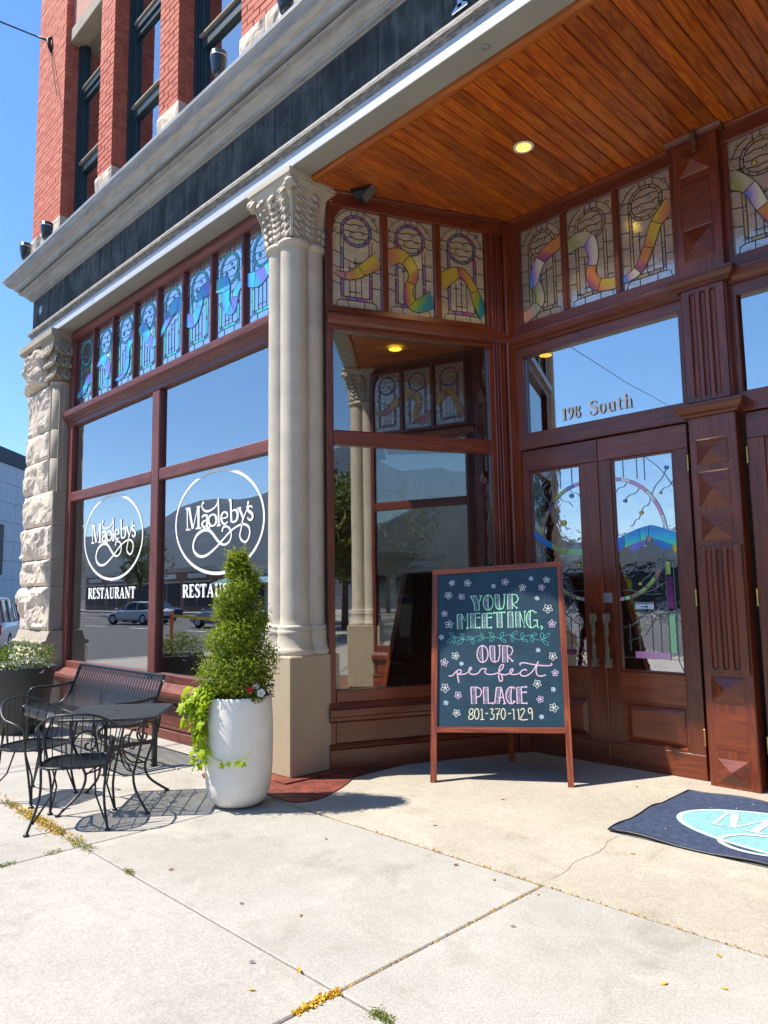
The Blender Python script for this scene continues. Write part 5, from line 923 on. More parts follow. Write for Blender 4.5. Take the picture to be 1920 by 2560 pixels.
# ------------------------------------------------------------------ chalkboard easel
BD = {"green":[[[0.3289,1.5085],[0.3751,1.5105],[0.3981,1.4535],[0.4231,1.5105]],[[0.3289,1.5085],[0.36,1.4473],[0.3627,1.3836],[0.4019,1.3871],[0.4013,1.4501],[0.4231,1.5105]],[[0.4034,1.5094],[0.4297,1.5117]],[[0.5195,1.4506],[0.5187,1.4651],[0.5159,1.4789],[0.5113,1.4913],[0.505,1.5018],[0.4973,1.5097],[0.4887,1.5146],[0.4795,1.5164],[0.4703,1.5149],[0.4615,1.5102],[0.4536,1.5025],[0.4469,1.4922],[0.4418,1.4799],[0.4386,1.4662],[0.4374,1.4517],[0.4382,1.4372],[0.441,1.4234],[0.4458,1.411],[0.4521,1.4007],[0.4598,1.3929],[0.4683,1.388],[0.4774,1.3863],[0.4866,1.3878],[0.4953,1.3925],[0.5032,1.4001],[0.5098,1.4103],[0.5149,1.4225],[0.5182,1.4362],[0.5195,1.4506]],[[0.4769,1.5165],[0.4787,1.387]],[[0.5357,1.5176],[0.5716,1.5204],[0.5746,1.3893]],[[0.5357,1.5176],[0.5392,1.4283],[0.5484,1.4015],[0.5746,1.3893],[0.602,1.4009],[0.6139,1.4407],[0.6177,1.5197]],[[0.6048,1.5199],[0.6288,1.5209]],[[0.6437,1.5193],[0.6806,1.5215],[0.6816,1.3934],[0.6417,1.3912],[0.6437,1.5193]],[[0.6806,1.5215],[0.7191,1.5128],[0.733,1.4825],[0.7172,1.4494],[0.6828,1.4385],[0.7177,1.4009]],[[0.7111,1.3957],[0.7255,1.4048]],[[0.2148,1.3483],[0.2529,1.3526],[0.2584,1.2266],[0.2178,1.2235],[0.2148,1.3483]],[[0.2529,1.3526],[0.2783,1.2965],[0.3035,1.3521],[0.3014,1.2316]],[[0.2956,1.3529],[0.31,1.3534]],[[0.291,1.2303],[0.3125,1.2309]],[[0.3284,1.3559],[0.3676,1.3582],[0.369,1.2345],[0.33,1.2314],[0.3284,1.3559]],[[0.3676,1.3582],[0.4048,1.3591]],[[0.4062,1.3658],[0.4067,1.3498]],[[0.3686,1.3196],[0.4044,1.3246]],[[0.4052,1.3325],[0.4056,1.3153]],[[0.369,1.2345],[0.4053,1.2362]],[[0.4054,1.2454],[0.4058,1.227]],[[0.4269,1.3549],[0.4659,1.3572],[0.4666,1.2339],[0.4278,1.2309],[0.4269,1.3549]],[[0.4659,1.3572],[0.5029,1.3582]],[[0.5043,1.3648],[0.5047,1.3489]],[[0.4666,1.3188],[0.5023,1.3237]],[[0.5031,1.3317],[0.5034,1.3145]],[[0.4666,1.2339],[0.5027,1.2356]],[[0.5028,1.2448],[0.5031,1.2265]],[[0.525,1.3619],[0.6166,1.3663]],[[0.5251,1.3699],[0.5234,1.35]],[[0.6162,1.3729],[0.6164,1.357]],[[0.554,1.3616],[0.5509,1.365],[0.5527,1.2353],[0.5918,1.2364],[0.5896,1.3639]],[[0.6424,1.3673],[0.6809,1.3696],[0.6823,1.2359],[0.6409,1.2335],[0.6424,1.3673]],[[0.7052,1.3667],[0.741,1.369],[0.7427,1.2387],[0.7065,1.2357],[0.7052,1.3667]],[[0.741,1.369],[0.7763,1.2405],[0.7819,1.3712]],[[0.7723,1.37],[0.7934,1.3724]],[[0.7699,1.2392],[0.7826,1.2404]],[[0.8699,1.3566],[0.8635,1.3659],[0.856,1.3728],[0.8477,1.3771],[0.839,1.3785],[0.8302,1.377],[0.8216,1.3727],[0.8137,1.3657],[0.8066,1.3563],[0.8008,1.3449],[0.7963,1.332],[0.7935,1.318],[0.7924,1.3036],[0.793,1.2892],[0.7953,1.2755],[0.7993,1.2629],[0.8047,1.252],[0.8113,1.2433],[0.819,1.2369],[0.8273,1.2333],[0.836,1.2324],[0.8447,1.2344],[0.8531,1.2392],[0.8609,1.2465],[0.8677,1.2561]],[[0.8299,1.3786],[0.8228,1.3052],[0.8266,1.2337]],[[0.8678,1.3585],[0.8806,1.3623]],[[0.8502,1.2946],[0.8857,1.2982]],[[0.8806,1.2982],[0.8821,1.2379],[0.8695,1.2542]],[[0.8808,1.2379],[0.8945,1.2346]],[[0.9067,1.2423],[0.9175,1.2448],[0.922,1.2331],[0.9101,1.2177]],[[0.905,1.2462],[0.9147,1.2396],[0.9198,1.2396]]],"vine":[[[0.1688,1.1548],[0.1982,1.1586],[0.2308,1.1532],[0.2697,1.1368],[0.3085,1.1321],[0.3442,1.1411],[0.3604,1.1561],[0.3864,1.1657],[0.4185,1.1604],[0.4409,1.1493],[0.4762,1.1511],[0.5148,1.1614],[0.5466,1.1522],[0.5719,1.1469],[0.5978,1.1636],[0.6234,1.1713],[0.6616,1.1724],[0.6863,1.1517],[0.7173,1.1323],[0.749,1.1374],[0.7749,1.161],[0.8004,1.1706],[0.8285,1.1653],[0.8557,1.1396],[0.8866,1.1306],[0.9178,1.133],[0.9435,1.1508]],[[0.1982,1.1566],[0.1867,1.1756],[0.1714,1.1895],[0.1535,1.195],[0.1486,1.1882],[0.159,1.1726],[0.1768,1.1621],[0.1982,1.1566]],[[0.1982,1.1566],[0.1695,1.1501],[0.1452,1.137],[0.13,1.1174],[0.1359,1.1087],[0.1598,1.1152],[0.1812,1.1327],[0.1982,1.1566]],[[0.1982,1.1547],[0.1855,1.1399],[0.179,1.1236],[0.1811,1.1075],[0.1892,1.1053],[0.1991,1.1181],[0.2017,1.1355],[0.1982,1.1547]],[[0.2697,1.1388],[0.2712,1.159],[0.2665,1.1768],[0.2545,1.1889],[0.2463,1.1855],[0.2459,1.1685],[0.2548,1.1524],[0.2697,1.1388]],[[0.2697,1.1362],[0.2456,1.1339],[0.2263,1.1245],[0.2158,1.1072],[0.2221,1.0977],[0.242,1.1006],[0.2582,1.1148],[0.2697,1.1362]],[[0.3539,1.1463],[0.3367,1.157],[0.3185,1.1622],[0.3016,1.1599],[0.3002,1.1527],[0.3151,1.1443],[0.334,1.1426],[0.3539,1.1463]],[[0.3539,1.145],[0.3419,1.1307],[0.3367,1.1152],[0.3412,1.1004],[0.3503,1.0988],[0.3596,1.1112],[0.3602,1.1275],[0.3539,1.145]],[[0.4377,1.1512],[0.4343,1.1685],[0.4265,1.1826],[0.4141,1.1906],[0.4082,1.1863],[0.4118,1.1719],[0.4226,1.1599],[0.4377,1.1512]],[[0.4377,1.1486],[0.4181,1.1465],[0.4009,1.1395],[0.3894,1.1274],[0.3927,1.1209],[0.4091,1.1235],[0.4246,1.1336],[0.4377,1.1486]],[[0.5243,1.1587],[0.5173,1.1776],[0.5056,1.1913],[0.4896,1.1962],[0.4834,1.1891],[0.4902,1.1736],[0.505,1.1635],[0.5243,1.1587]],[[0.5243,1.1574],[0.5056,1.1512],[0.4919,1.1402],[0.4865,1.1245],[0.4931,1.1181],[0.5083,1.1241],[0.5188,1.1384],[0.5243,1.1574]],[[0.5719,1.1469],[0.5892,1.1589],[0.6005,1.1743],[0.6025,1.1918],[0.5945,1.1963],[0.5806,1.1856],[0.5733,1.1679],[0.5719,1.1469]],[[0.5719,1.1456],[0.5841,1.1283],[0.5994,1.1164],[0.6167,1.113],[0.6211,1.12],[0.6103,1.134],[0.5927,1.1425],[0.5719,1.1456]],[[0.6628,1.1724],[0.685,1.1747],[0.7046,1.1825],[0.7179,1.1963],[0.7144,1.2037],[0.6958,1.2009],[0.678,1.1894],[0.6628,1.1724]],[[0.6628,1.1711],[0.6595,1.1504],[0.6622,1.1314],[0.672,1.1172],[0.6798,1.1194],[0.6818,1.1369],[0.6753,1.1548],[0.6628,1.1711]],[[0.749,1.1386],[0.7608,1.1554],[0.7658,1.1732],[0.7615,1.1895],[0.7525,1.1907],[0.7434,1.1761],[0.7428,1.1578],[0.749,1.1386]],[[0.7489,1.1361],[0.7641,1.1238],[0.781,1.1166],[0.7976,1.1171],[0.7998,1.124],[0.7866,1.1338],[0.7686,1.1375],[0.7489,1.1361]],[[0.8285,1.1666],[0.8466,1.1647],[0.8628,1.1685],[0.8743,1.1793],[0.8718,1.187],[0.8566,1.1878],[0.8416,1.1801],[0.8285,1.1666]],[[0.8284,1.1641],[0.8234,1.1443],[0.8249,1.1262],[0.8347,1.113],[0.8435,1.1152],[0.8469,1.1319],[0.841,1.1488],[0.8284,1.1641]],[[0.9147,1.133],[0.9265,1.1527],[0.9301,1.1724],[0.9226,1.1893],[0.9116,1.1894],[0.9026,1.1725],[0.9046,1.1528],[0.9147,1.133]],[[0.9147,1.133],[0.9415,1.1433],[0.9643,1.1589],[0.9787,1.1791],[0.9733,1.1863],[0.9509,1.1767],[0.9308,1.1575],[0.9147,1.133]],[[0.9147,1.1318],[0.9249,1.1093],[0.94,1.0929],[0.9593,1.0864],[0.9659,1.0943],[0.9565,1.1126],[0.9381,1.1251],[0.9147,1.1318]]],"pink":[[[0.4701,1.0154],[0.469,1.0318],[0.4655,1.0474],[0.4595,1.0611],[0.4516,1.0722],[0.4422,1.08],[0.4317,1.084],[0.4209,1.084],[0.4104,1.08],[0.4007,1.0722],[0.3924,1.0612],[0.3861,1.0474],[0.3821,1.0318],[0.3806,1.0153],[0.3818,0.9988],[0.3854,0.9833],[0.3914,0.9696],[0.3993,0.9587],[0.4087,0.951],[0.4191,0.9471],[0.4299,0.9472],[0.4403,0.9511],[0.4499,0.9588],[0.4581,0.9698],[0.4644,0.9834],[0.4685,0.9989],[0.4701,1.0154]],[[0.424,1.0822],[0.4268,0.9467]],[[0.486,1.0798],[0.525,1.0821],[0.5258,0.947]],[[0.486,1.0798],[0.4891,0.9925],[0.4999,0.9583],[0.5258,0.947],[0.5544,0.9607],[0.5667,1.004],[0.5661,1.0843]],[[0.5524,1.0844],[0.5799,1.0866]],[[0.5912,1.082],[0.6276,1.0843],[0.631,0.9496],[0.5903,0.9472],[0.5912,1.082]],[[0.6276,1.0843],[0.6647,1.0704],[0.6741,1.0407],[0.6574,1.0087],[0.6301,1.0018],[0.6695,0.9565]],[[0.6626,0.9519],[0.6786,0.961]],[[0.3266,0.743],[0.3641,0.7455],[0.3706,0.6128],[0.3323,0.6101],[0.3266,0.743]],[[0.3641,0.7455],[0.4013,0.7348],[0.4144,0.7038],[0.4005,0.6727],[0.3689,0.6612]],[[0.4285,0.7417],[0.4646,0.7443],[0.467,0.6163],[0.4312,0.6136],[0.4285,0.7417]],[[0.467,0.6163],[0.5049,0.6179]],[[0.5051,0.6278],[0.5048,0.6081]],[[0.5342,0.7427],[0.5723,0.7453],[0.5983,0.6181]],[[0.5342,0.7427],[0.5183,0.617],[0.5538,0.6153],[0.5722,0.7431]],[[0.5504,0.6623],[0.5838,0.6649]],[[0.5849,0.6135],[0.6082,0.6182]],[[0.6804,0.7331],[0.6724,0.7415],[0.6633,0.7466],[0.6536,0.7483],[0.6437,0.7463],[0.6343,0.7409],[0.6259,0.7322],[0.6189,0.7208],[0.6137,0.7073],[0.6106,0.6925],[0.6098,0.6771],[0.6112,0.662],[0.6149,0.6481],[0.6206,0.636],[0.6279,0.6265],[0.6366,0.62],[0.6461,0.6169],[0.6559,0.6173],[0.6655,0.6212],[0.6743,0.6285],[0.6819,0.6387]],[[0.656,0.7483],[0.6486,0.6822],[0.6502,0.6166]],[[0.6745,0.7375],[0.6793,0.7485]],[[0.6651,0.6386],[0.6782,0.6322]],[[0.6969,0.7443],[0.7325,0.7479],[0.735,0.6199],[0.6976,0.6173],[0.6969,0.7443]],[[0.7325,0.7479],[0.7745,0.7505]],[[0.7748,0.7583],[0.7753,0.7406]],[[0.7344,0.7051],[0.7709,0.7088]],[[0.7712,0.7164],[0.7717,0.6989]],[[0.735,0.6199],[0.7745,0.6216]],[[0.7748,0.6292],[0.7743,0.6129]]],"hatch":[[[0.3342,1.5037],[0.3718,1.5058],[0.3974,1.4502],[0.3967,1.3899],[0.3666,1.3882],[0.3646,1.4472]],[[0.4456,1.4764],[0.4755,1.5131],[0.4775,1.3903],[0.448,1.4227]],[[0.5383,1.5155],[0.5696,1.5178],[0.5721,1.3933],[0.5454,1.4135]],[[0.6462,1.5166],[0.6786,1.5188],[0.6791,1.3961],[0.6456,1.3938]],[[0.218,1.3449],[0.251,1.3493],[0.2558,1.2292],[0.2211,1.2268]],[[0.3316,1.3525],[0.3643,1.3549],[0.3664,1.2378],[0.3326,1.2347]],[[0.4301,1.3516],[0.4626,1.3539],[0.4641,1.2372],[0.4305,1.2341]],[[0.5559,1.3603],[0.5869,1.3613],[0.5887,1.239],[0.556,1.2379]],[[0.6449,1.364],[0.6783,1.3663],[0.6792,1.2385],[0.6442,1.2367]],[[0.7083,1.3634],[0.7384,1.3657],[0.7396,1.2414],[0.7091,1.239]],[[0.7999,1.3395],[0.8264,1.3707],[0.8196,1.3053],[0.8217,1.2402],[0.8006,1.2676],[0.7949,1.3055]]],"hatchp":[[[0.3901,1.0383],[0.4239,1.0776],[0.4246,0.9535],[0.3929,0.9866]],[[0.4894,1.0752],[0.5226,1.0775],[0.5225,0.9538],[0.4978,0.9697]],[[0.5956,1.0774],[0.6252,1.0797],[0.6277,0.9541],[0.5949,0.9517]],[[0.3311,0.7385],[0.3618,0.7411],[0.3662,0.6171],[0.3369,0.6145]],[[0.4329,0.7373],[0.4622,0.7398],[0.4637,0.6206],[0.4357,0.6181]],[[0.5363,0.7383],[0.5676,0.7386],[0.5528,0.6197],[0.5228,0.6192]],[[0.6161,0.7126],[0.6525,0.7439],[0.6464,0.6821],[0.647,0.6209],[0.6189,0.6468],[0.6109,0.6817]],[[0.7012,0.7399],[0.7301,0.7435],[0.7308,0.6242],[0.7021,0.6217]]],"script":[[[0.1437,0.8338],[0.1737,0.8363],[0.199,0.8637],[0.2279,0.8843],[0.2474,0.8776],[0.2427,0.8594],[0.2163,0.8479],[0.2393,0.8458],[0.2852,0.8528],[0.314,0.8757],[0.3347,0.8939],[0.3234,0.9053],[0.3117,0.8836],[0.3229,0.8531],[0.3537,0.8465],[0.388,0.858],[0.4112,0.8898],[0.4306,0.8944],[0.4533,0.8923],[0.4416,0.8673],[0.4572,0.8516],[0.4956,0.8474],[0.541,0.8589],[0.5811,0.8906],[0.5964,0.9189],[0.5854,0.929],[0.5669,0.9109],[0.5547,0.8657],[0.5569,0.8119],[0.5711,0.792],[0.5848,0.8066],[0.5767,0.8456],[0.559,0.859]],[[0.2129,0.8774],[0.2174,0.832],[0.2288,0.7779]],[[0.5768,0.8501],[0.6082,0.8458],[0.6534,0.8618],[0.672,0.8843],[0.6656,0.8955],[0.6483,0.8797],[0.6532,0.8528],[0.6866,0.8486],[0.7203,0.8577],[0.7491,0.8847],[0.7747,0.8871],[0.7822,0.8782]],[[0.7749,0.8916],[0.7433,0.8802],[0.7293,0.8578],[0.7442,0.8378],[0.7809,0.8403],[0.8207,0.8672],[0.8463,0.9009],[0.8772,0.9548]],[[0.8772,0.9548],[0.857,0.892],[0.8642,0.8475],[0.8946,0.8366],[0.9346,0.8479]],[[0.7358,0.9251],[0.7271,0.9318],[0.7363,0.9409],[0.7677,0.9432],[0.8341,0.93],[0.9113,0.9213],[0.9665,0.9215],[0.9845,0.9305],[0.9761,0.9394]]],"digits":[[[0.3249,0.5268],[0.3116,0.5419],[0.3173,0.5638],[0.332,0.5728],[0.3431,0.5609],[0.3362,0.5379],[0.3136,0.5201],[0.3068,0.4982],[0.3224,0.4877],[0.3403,0.4966],[0.3427,0.5162],[0.3249,0.5268]],[[0.3899,0.5322],[0.3891,0.545],[0.3867,0.5565],[0.3829,0.5656],[0.3779,0.5714],[0.3724,0.5734],[0.3669,0.5713],[0.3618,0.5653],[0.3577,0.556],[0.3551,0.5444],[0.3541,0.5316],[0.3548,0.5189],[0.3573,0.5074],[0.3611,0.4984],[0.366,0.4926],[0.3715,0.4907],[0.3771,0.4928],[0.3821,0.4987],[0.3862,0.5079],[0.3888,0.5194],[0.3899,0.5322]],[[0.4014,0.5629],[0.415,0.574],[0.4161,0.4893]],[[0.4005,0.488],[0.4316,0.4896]],[[0.4434,0.5353],[0.4635,0.5378]],[[0.4796,0.5684],[0.5041,0.5732],[0.4924,0.5404],[0.5077,0.5276],[0.5095,0.5039],[0.4937,0.4907],[0.4783,0.4969]],[[0.5219,0.5734],[0.5596,0.5762],[0.5411,0.5347],[0.5335,0.4892]],[[0.5277,0.5301],[0.5543,0.5349]],[[0.6007,0.5356],[0.6002,0.5483],[0.5981,0.5598],[0.5947,0.5688],[0.5902,0.5746],[0.5851,0.5765],[0.5799,0.5745],[0.5752,0.5685],[0.5713,0.5593],[0.5687,0.5478],[0.5676,0.5351],[0.5681,0.5224],[0.5702,0.511],[0.5737,0.502],[0.5781,0.4963],[0.5832,0.4944],[0.5883,0.4965],[0.5931,0.5024],[0.597,0.5115],[0.5996,0.523],[0.6007,0.5356]],[[0.6228,0.5382],[0.647,0.5407]],[[0.6543,0.5646],[0.6678,0.5778],[0.6698,0.4916]],[[0.6938,0.5652],[0.7052,0.5783],[0.7091,0.4923]],[[0.7223,0.5656],[0.7382,0.581],[0.7531,0.5704],[0.748,0.5488],[0.7201,0.4947],[0.7789,0.4957]],[[0.8139,0.5627],[0.8016,0.5841],[0.7861,0.5752],[0.7852,0.5515],[0.8024,0.5432],[0.8139,0.5627],[0.8125,0.4942]]],"flowers":[[0.1703,1.6274,0.0255,"w"],[0.3052,1.6249,0.0332,"w"],[0.5261,1.5943,0.0196,"b"],[0.6249,1.6293,0.0313,"p"],[0.8443,1.6551,0.018,"b"],[0.9728,1.6411,0.0293,"w"],[0.7707,1.5779,0.0309,"w"],[0.9278,1.5752,0.028,"p"],[0.1397,1.5188,0.0334,"w"],[0.2515,1.5049,0.0305,"p"],[0.8878,1.483,0.0203,"b"],[0.974,1.3934,0.0402,"w"],[0.1056,1.3581,0.0265,"p"],[0.1456,1.2656,0.0368,"w"],[1.0002,1.2636,0.0337,"p"],[0.0803,1.1564,0.0223,"b"],[0.1991,0.9989,0.0348,"w"],[0.1073,0.9445,0.0337,"p"],[0.2499,0.9346,0.0185,"b"],[0.8798,1.0475,0.0178,"b"],[0.9941,0.9967,0.0353,"w"],[1.0055,0.8639,0.0284,"p"],[0.1152,0.7364,0.0391,"w"],[0.2206,0.6772,0.0319,"p"],[0.8625,0.7767,0.0351,"w"],[0.9863,0.7329,0.0196,"b"],[0.8806,0.6533,0.0305,"p"],[0.1214,0.616,0.0205,"b"],[0.2079,0.5358,0.0316,"w"],[0.9829,0.5889,0.0366,"w"],[0.8859,0.5178,0.0184,"b"]]}
BO = Vector((-4.03135, 4.45233, 0)); BYAW = .59709; BT = .25065; BW, BH = 1.1076, 1.7326
easel = thing('chalkboard_easel', 'tall wooden framed chalkboard sign leaning on a rear leg before the doors', 'sign', BO, BYAW)
BM = Matrix.Rotation(-BT, 4, 'X')        # board local x along, z up the board, y behind
def bpart(mb, name, mt): 
    o = mb.build(name, mt, easel); o.rotation_euler = (-BT, 0, 0); return o
fm = MAT['frame']
def quadbar(pts, y0, y1): return MB().prism(pts, y0, y1)
bpart(quadbar([(0, 0), (.048, 0), (.048, 1.70), (.0, 1.70)], -.015, .03), 'leg', fm)
bpart(quadbar([(BW-.045, 0), (BW, 0), (BW, 1.755), (BW-.045, 1.755)], -.015, .03), 'leg', fm)
fmx = wood('easel redwood rail', (.13, .020, .005), (.28, .058, .012), (.44, .12, .024), 'X', .4, 30, .2)
bpart(quadbar([(.0, 1.70), (BW, 1.755), (BW, 1.80-.0), (.0, 1.745)], -.016, .031), 'top_rail', fmx)
bpart(quadbar([(.049, .382), (BW-.046, .395), (BW-.046, .440), (.049, .428)], -.014, .028), 'bottom_rail', fmx)
bm_, bt_, bb_ = new_mat('chalkboard'); v_ = coords(bt_)
n_ = mixc(bt_, .5, noise_tex(bt_, v_, 3, 5, .6, .5), noise_tex(bt_, coords(bt_, (1, 1, 8)), 5, 5, .7))
rp_ = ramp(bt_, [(.3, (.006, .026, .045)), (.55, (.014, .052, .082)), (.78, (.045, .11, .15))], n_); bt_.links.new(rp_.outputs[0], bb_.inputs['Base Color']); bb_.inputs['Roughness'].default_value = .55; bump(bt_, bb_, noise_tex(bt_, v_, 90, 3, .6), .1, .002)  # blue of the reflected sky is mixed into the board colour
bpart(MB().prism([(.046, .426), (BW-.043, .438), (BW-.043, 1.757), (.046, 1.702)], -.002, .012), 'board', bm_)
bpart(MB().prism([(.046, .426), (BW-.043, .438), (BW-.043, 1.757), (.046, 1.702)], .0125, .018), 'hardboard_back', plain('hardboard back', (.34, .22, .12), .8, var=.1))
def chalk(name, c): return plain(name, c, .95, var=.18, scale=60)
CH_ = {'green': chalk('mint chalk', (.34, .74, .50)), 'pink': chalk('pink chalk', (.74, .52, .66)), 'teal': chalk('teal chalk', (.10, .42, .38)), 'cream': chalk('cream chalk', (.76, .74, .52)), 'w': chalk('white chalk', (.68, .72, .70)), 'p': chalk('lilac chalk', (.70, .56, .72)), 'b': chalk('pale blue chalk', (.52, .70, .76)), 'h': chalk('grey violet chalk', (.24, .24, .36))}
kz = [0]
def chalkstroke(mb, pts, w, smooth):
    kz[0] += 1; P = [tuple(p) for p in pts]
    if smooth and len(P) > 3: P = catmull(P, 4)
    strip(mb, P, w, -.0034-.00002*(kz[0] % 40), .0012)
mb = MB()
for s in BD['green']: chalkstroke(mb, s, .0092, len(s) > 12)
bpart(mb, 'chalk_lettering', CH_['green'])
mb = MB()
for s in BD['pink']: chalkstroke(mb, s, .0095, len(s) > 12)
for s in BD['script']: chalkstroke(mb, s, .0095, True)
bpart(mb, 'chalk_lettering', CH_['pink'])
mb = MB()
for s in BD['vine']: chalkstroke(mb, s, .0042, True)
bpart(mb, 'chalk_vine', CH_['teal'])
mb = MB()
for s in BD['digits']: chalkstroke(mb, s, .0075, len(s) > 4)
bpart(mb, 'chalk_lettering', CH_['cream'])
# hatching inside the thick strokes
def inside(p, poly):
    c = False; n = len(poly)
    for i in range(n):
        (x0, y0), (x1, y1) = poly[i], poly[i-1]
        if (y0 > p[1]) != (y1 > p[1]) and p[0] < (x1-x0)*(p[1]-y0)/(y1-y0)+x0: c = not c
    return c
mb = MB(); q_ = random.Random(4)
for poly in BD['hatch']+BD['hatchp']:
    xs = [p[0] for p in poly]; zs = [p[1] for p in poly]
    for k in range(150):
        x, z = q_.uniform(min(xs), max(xs)), q_.uniform(min(zs), max(zs)); a = q_.uniform(-.4, 1.2); l = q_.uniform(.008, .02)
        e1 = (x+l*math.cos(a), z+l*math.sin(a))
        if inside((x, z), poly) and inside(e1, poly): strip(mb, [(x, z), e1], .0032, -.0027-.000004*k, .0008)
bpart(mb, 'chalk_hatching', CH_['h'])
for i, (x, z, r_, c_) in enumerate(BD['flowers']):
    mb = MB(); a0 = q_.uniform(0, 1.2)
    for k in range(5):
        a = a0+k*1.2566+q_.uniform(-.1, .1); l = r_*q_.uniform(.9, 1.05); u = (math.cos(a), math.sin(a)); n2 = (-u[1], u[0]); b = .30*r_
        P = [(x, z), (x+u[0]*l*.55+n2[0]*b, z+u[1]*l*.55+n2[1]*b), (x+u[0]*l, z+u[1]*l), (x+u[0]*l*.55-n2[0]*b, z+u[1]*l*.55-n2[1]*b)]
        strip(mb, catmull(P, 4, True), .0042, -.0032-.00003*k, .001, True)
    bpart(mb, 'chalk_flower', CH_[c_])
# rear leg
bl = MB().tube([(.62, .50, 1.62), (.62, .80, .0)], .024, 4, smooth=False); bl.build('rear_leg', fm, easel)

# ------------------------------------------------------------------ door mat
mat_ = thing('door_mat', 'navy entrance mat with pale blue oval and white lettering', 'mat', (-2.412, 4.307, .004), R(1.0))
W_, D_ = 2.1, 1.23; nx, ny = 44, 26; v = []; f = []
def matz(x, y):
    e = min(x, W_-x, y, D_-y); k = max(0, 1-e/.10)
    return .006+.014*k*max(0, math.sin(x*9.0+2*math.sin(y*4))*.7+math.sin(y*11+1)*.6)
for j in range(ny+1):
    for i in range(nx+1):
        x = W_*i/nx; y = D_*j/ny; wx = x+ (.012*math.sin(y*12) if i in (0, nx) else 0); wy = y+(.012*math.sin(x*9) if j in (0, ny) else 0); v.append((wx, wy, matz(x, y)))
for j in range(ny):
    for i in range(nx): a = j*(nx+1)+i; f.append((a, a+1, a+nx+2, a+nx+1))
navy = plain('navy carpet', (.045, .062, .115), .95, var=.3, scale=24, bmp=.5, bscale=260, spec=.2); aqua = plain('aqua carpet', (.21, .43, .45), .95, var=.16, scale=24, bmp=.5, bscale=260, spec=.2); pale = plain('white carpet pile', (.50, .62, .64), .95, var=.16, scale=30, bmp=.5, bscale=260, spec=.2)
MB().add(v, f).build('carpet', navy, mat_)
rub = MB(); ring_ = [(0, 0), (W_, 0), (W_, D_), (0, D_)]
pts = [(W_*i/40, 0) for i in range(41)]+[(W_, D_*i/24) for i in range(1, 25)]+[(W_-W_*i/40, D_) for i in range(1, 41)]+[(0, D_-D_*i/24) for i in range(1, 24)]
rub.tube([(x, y, matz(x, y)-.002) for x, y in pts], .007, 5, True); rub.build('rubber_edge', MAT['dark'], mat_)
ex, ey, ea, eb_ = 1.06, .62, .875, .44
def patch(poly_fn, name, mt, dz, n=10):
    v = []; f = []; m = 64
    for r_ in range(n+1):
        for k in range(m): a = 2*math.pi*k/m; x, y = poly_fn(a, r_/n); v.append((x, y, matz(x, y)+dz))
    for r_ in range(n):
        for k in range(m): f.append((r_*m+k, r_*m+(k+1) % m, (r_+1)*m+(k+1) % m, (r_+1)*m+k))
    MB().add(v, f).build(name, mt, mat_)
patch(lambda a, t: (ex+ea*t*math.cos(a), ey+eb_*t*math.sin(a)), 'oval_field', aqua, .0022)
patch(lambda a, t: (ex+(ea-.005-.03*t)*math.cos(a), ey+(eb_-.005-.03*t)*math.sin(a)), 'oval_border', pale, .0034, 1)
ml = MB(); k = 0
for s in LOGO:
    k += 1; P = catmull([(1.06+(a+8.868)*1.08, .62+(b-2.27)*1.3, c*1.3) for a, b, c in s], 5); n = len(P); L, Rr = [], []
    Lp, Rp = ribpoly([(p[0], p[1], p[2]*.55) for p in P])
    vv = [(p[0], p[1], matz(*p)+.0045+.0001*k) for p in Lp]+[(p[0], p[1], matz(*p)+.0045+.0001*k) for p in Rp]
    ml.add(vv, [(i, n+i, n+i+1, i+1) for i in range(n-1)])
ml.build('mat_lettering', pale, mat_)

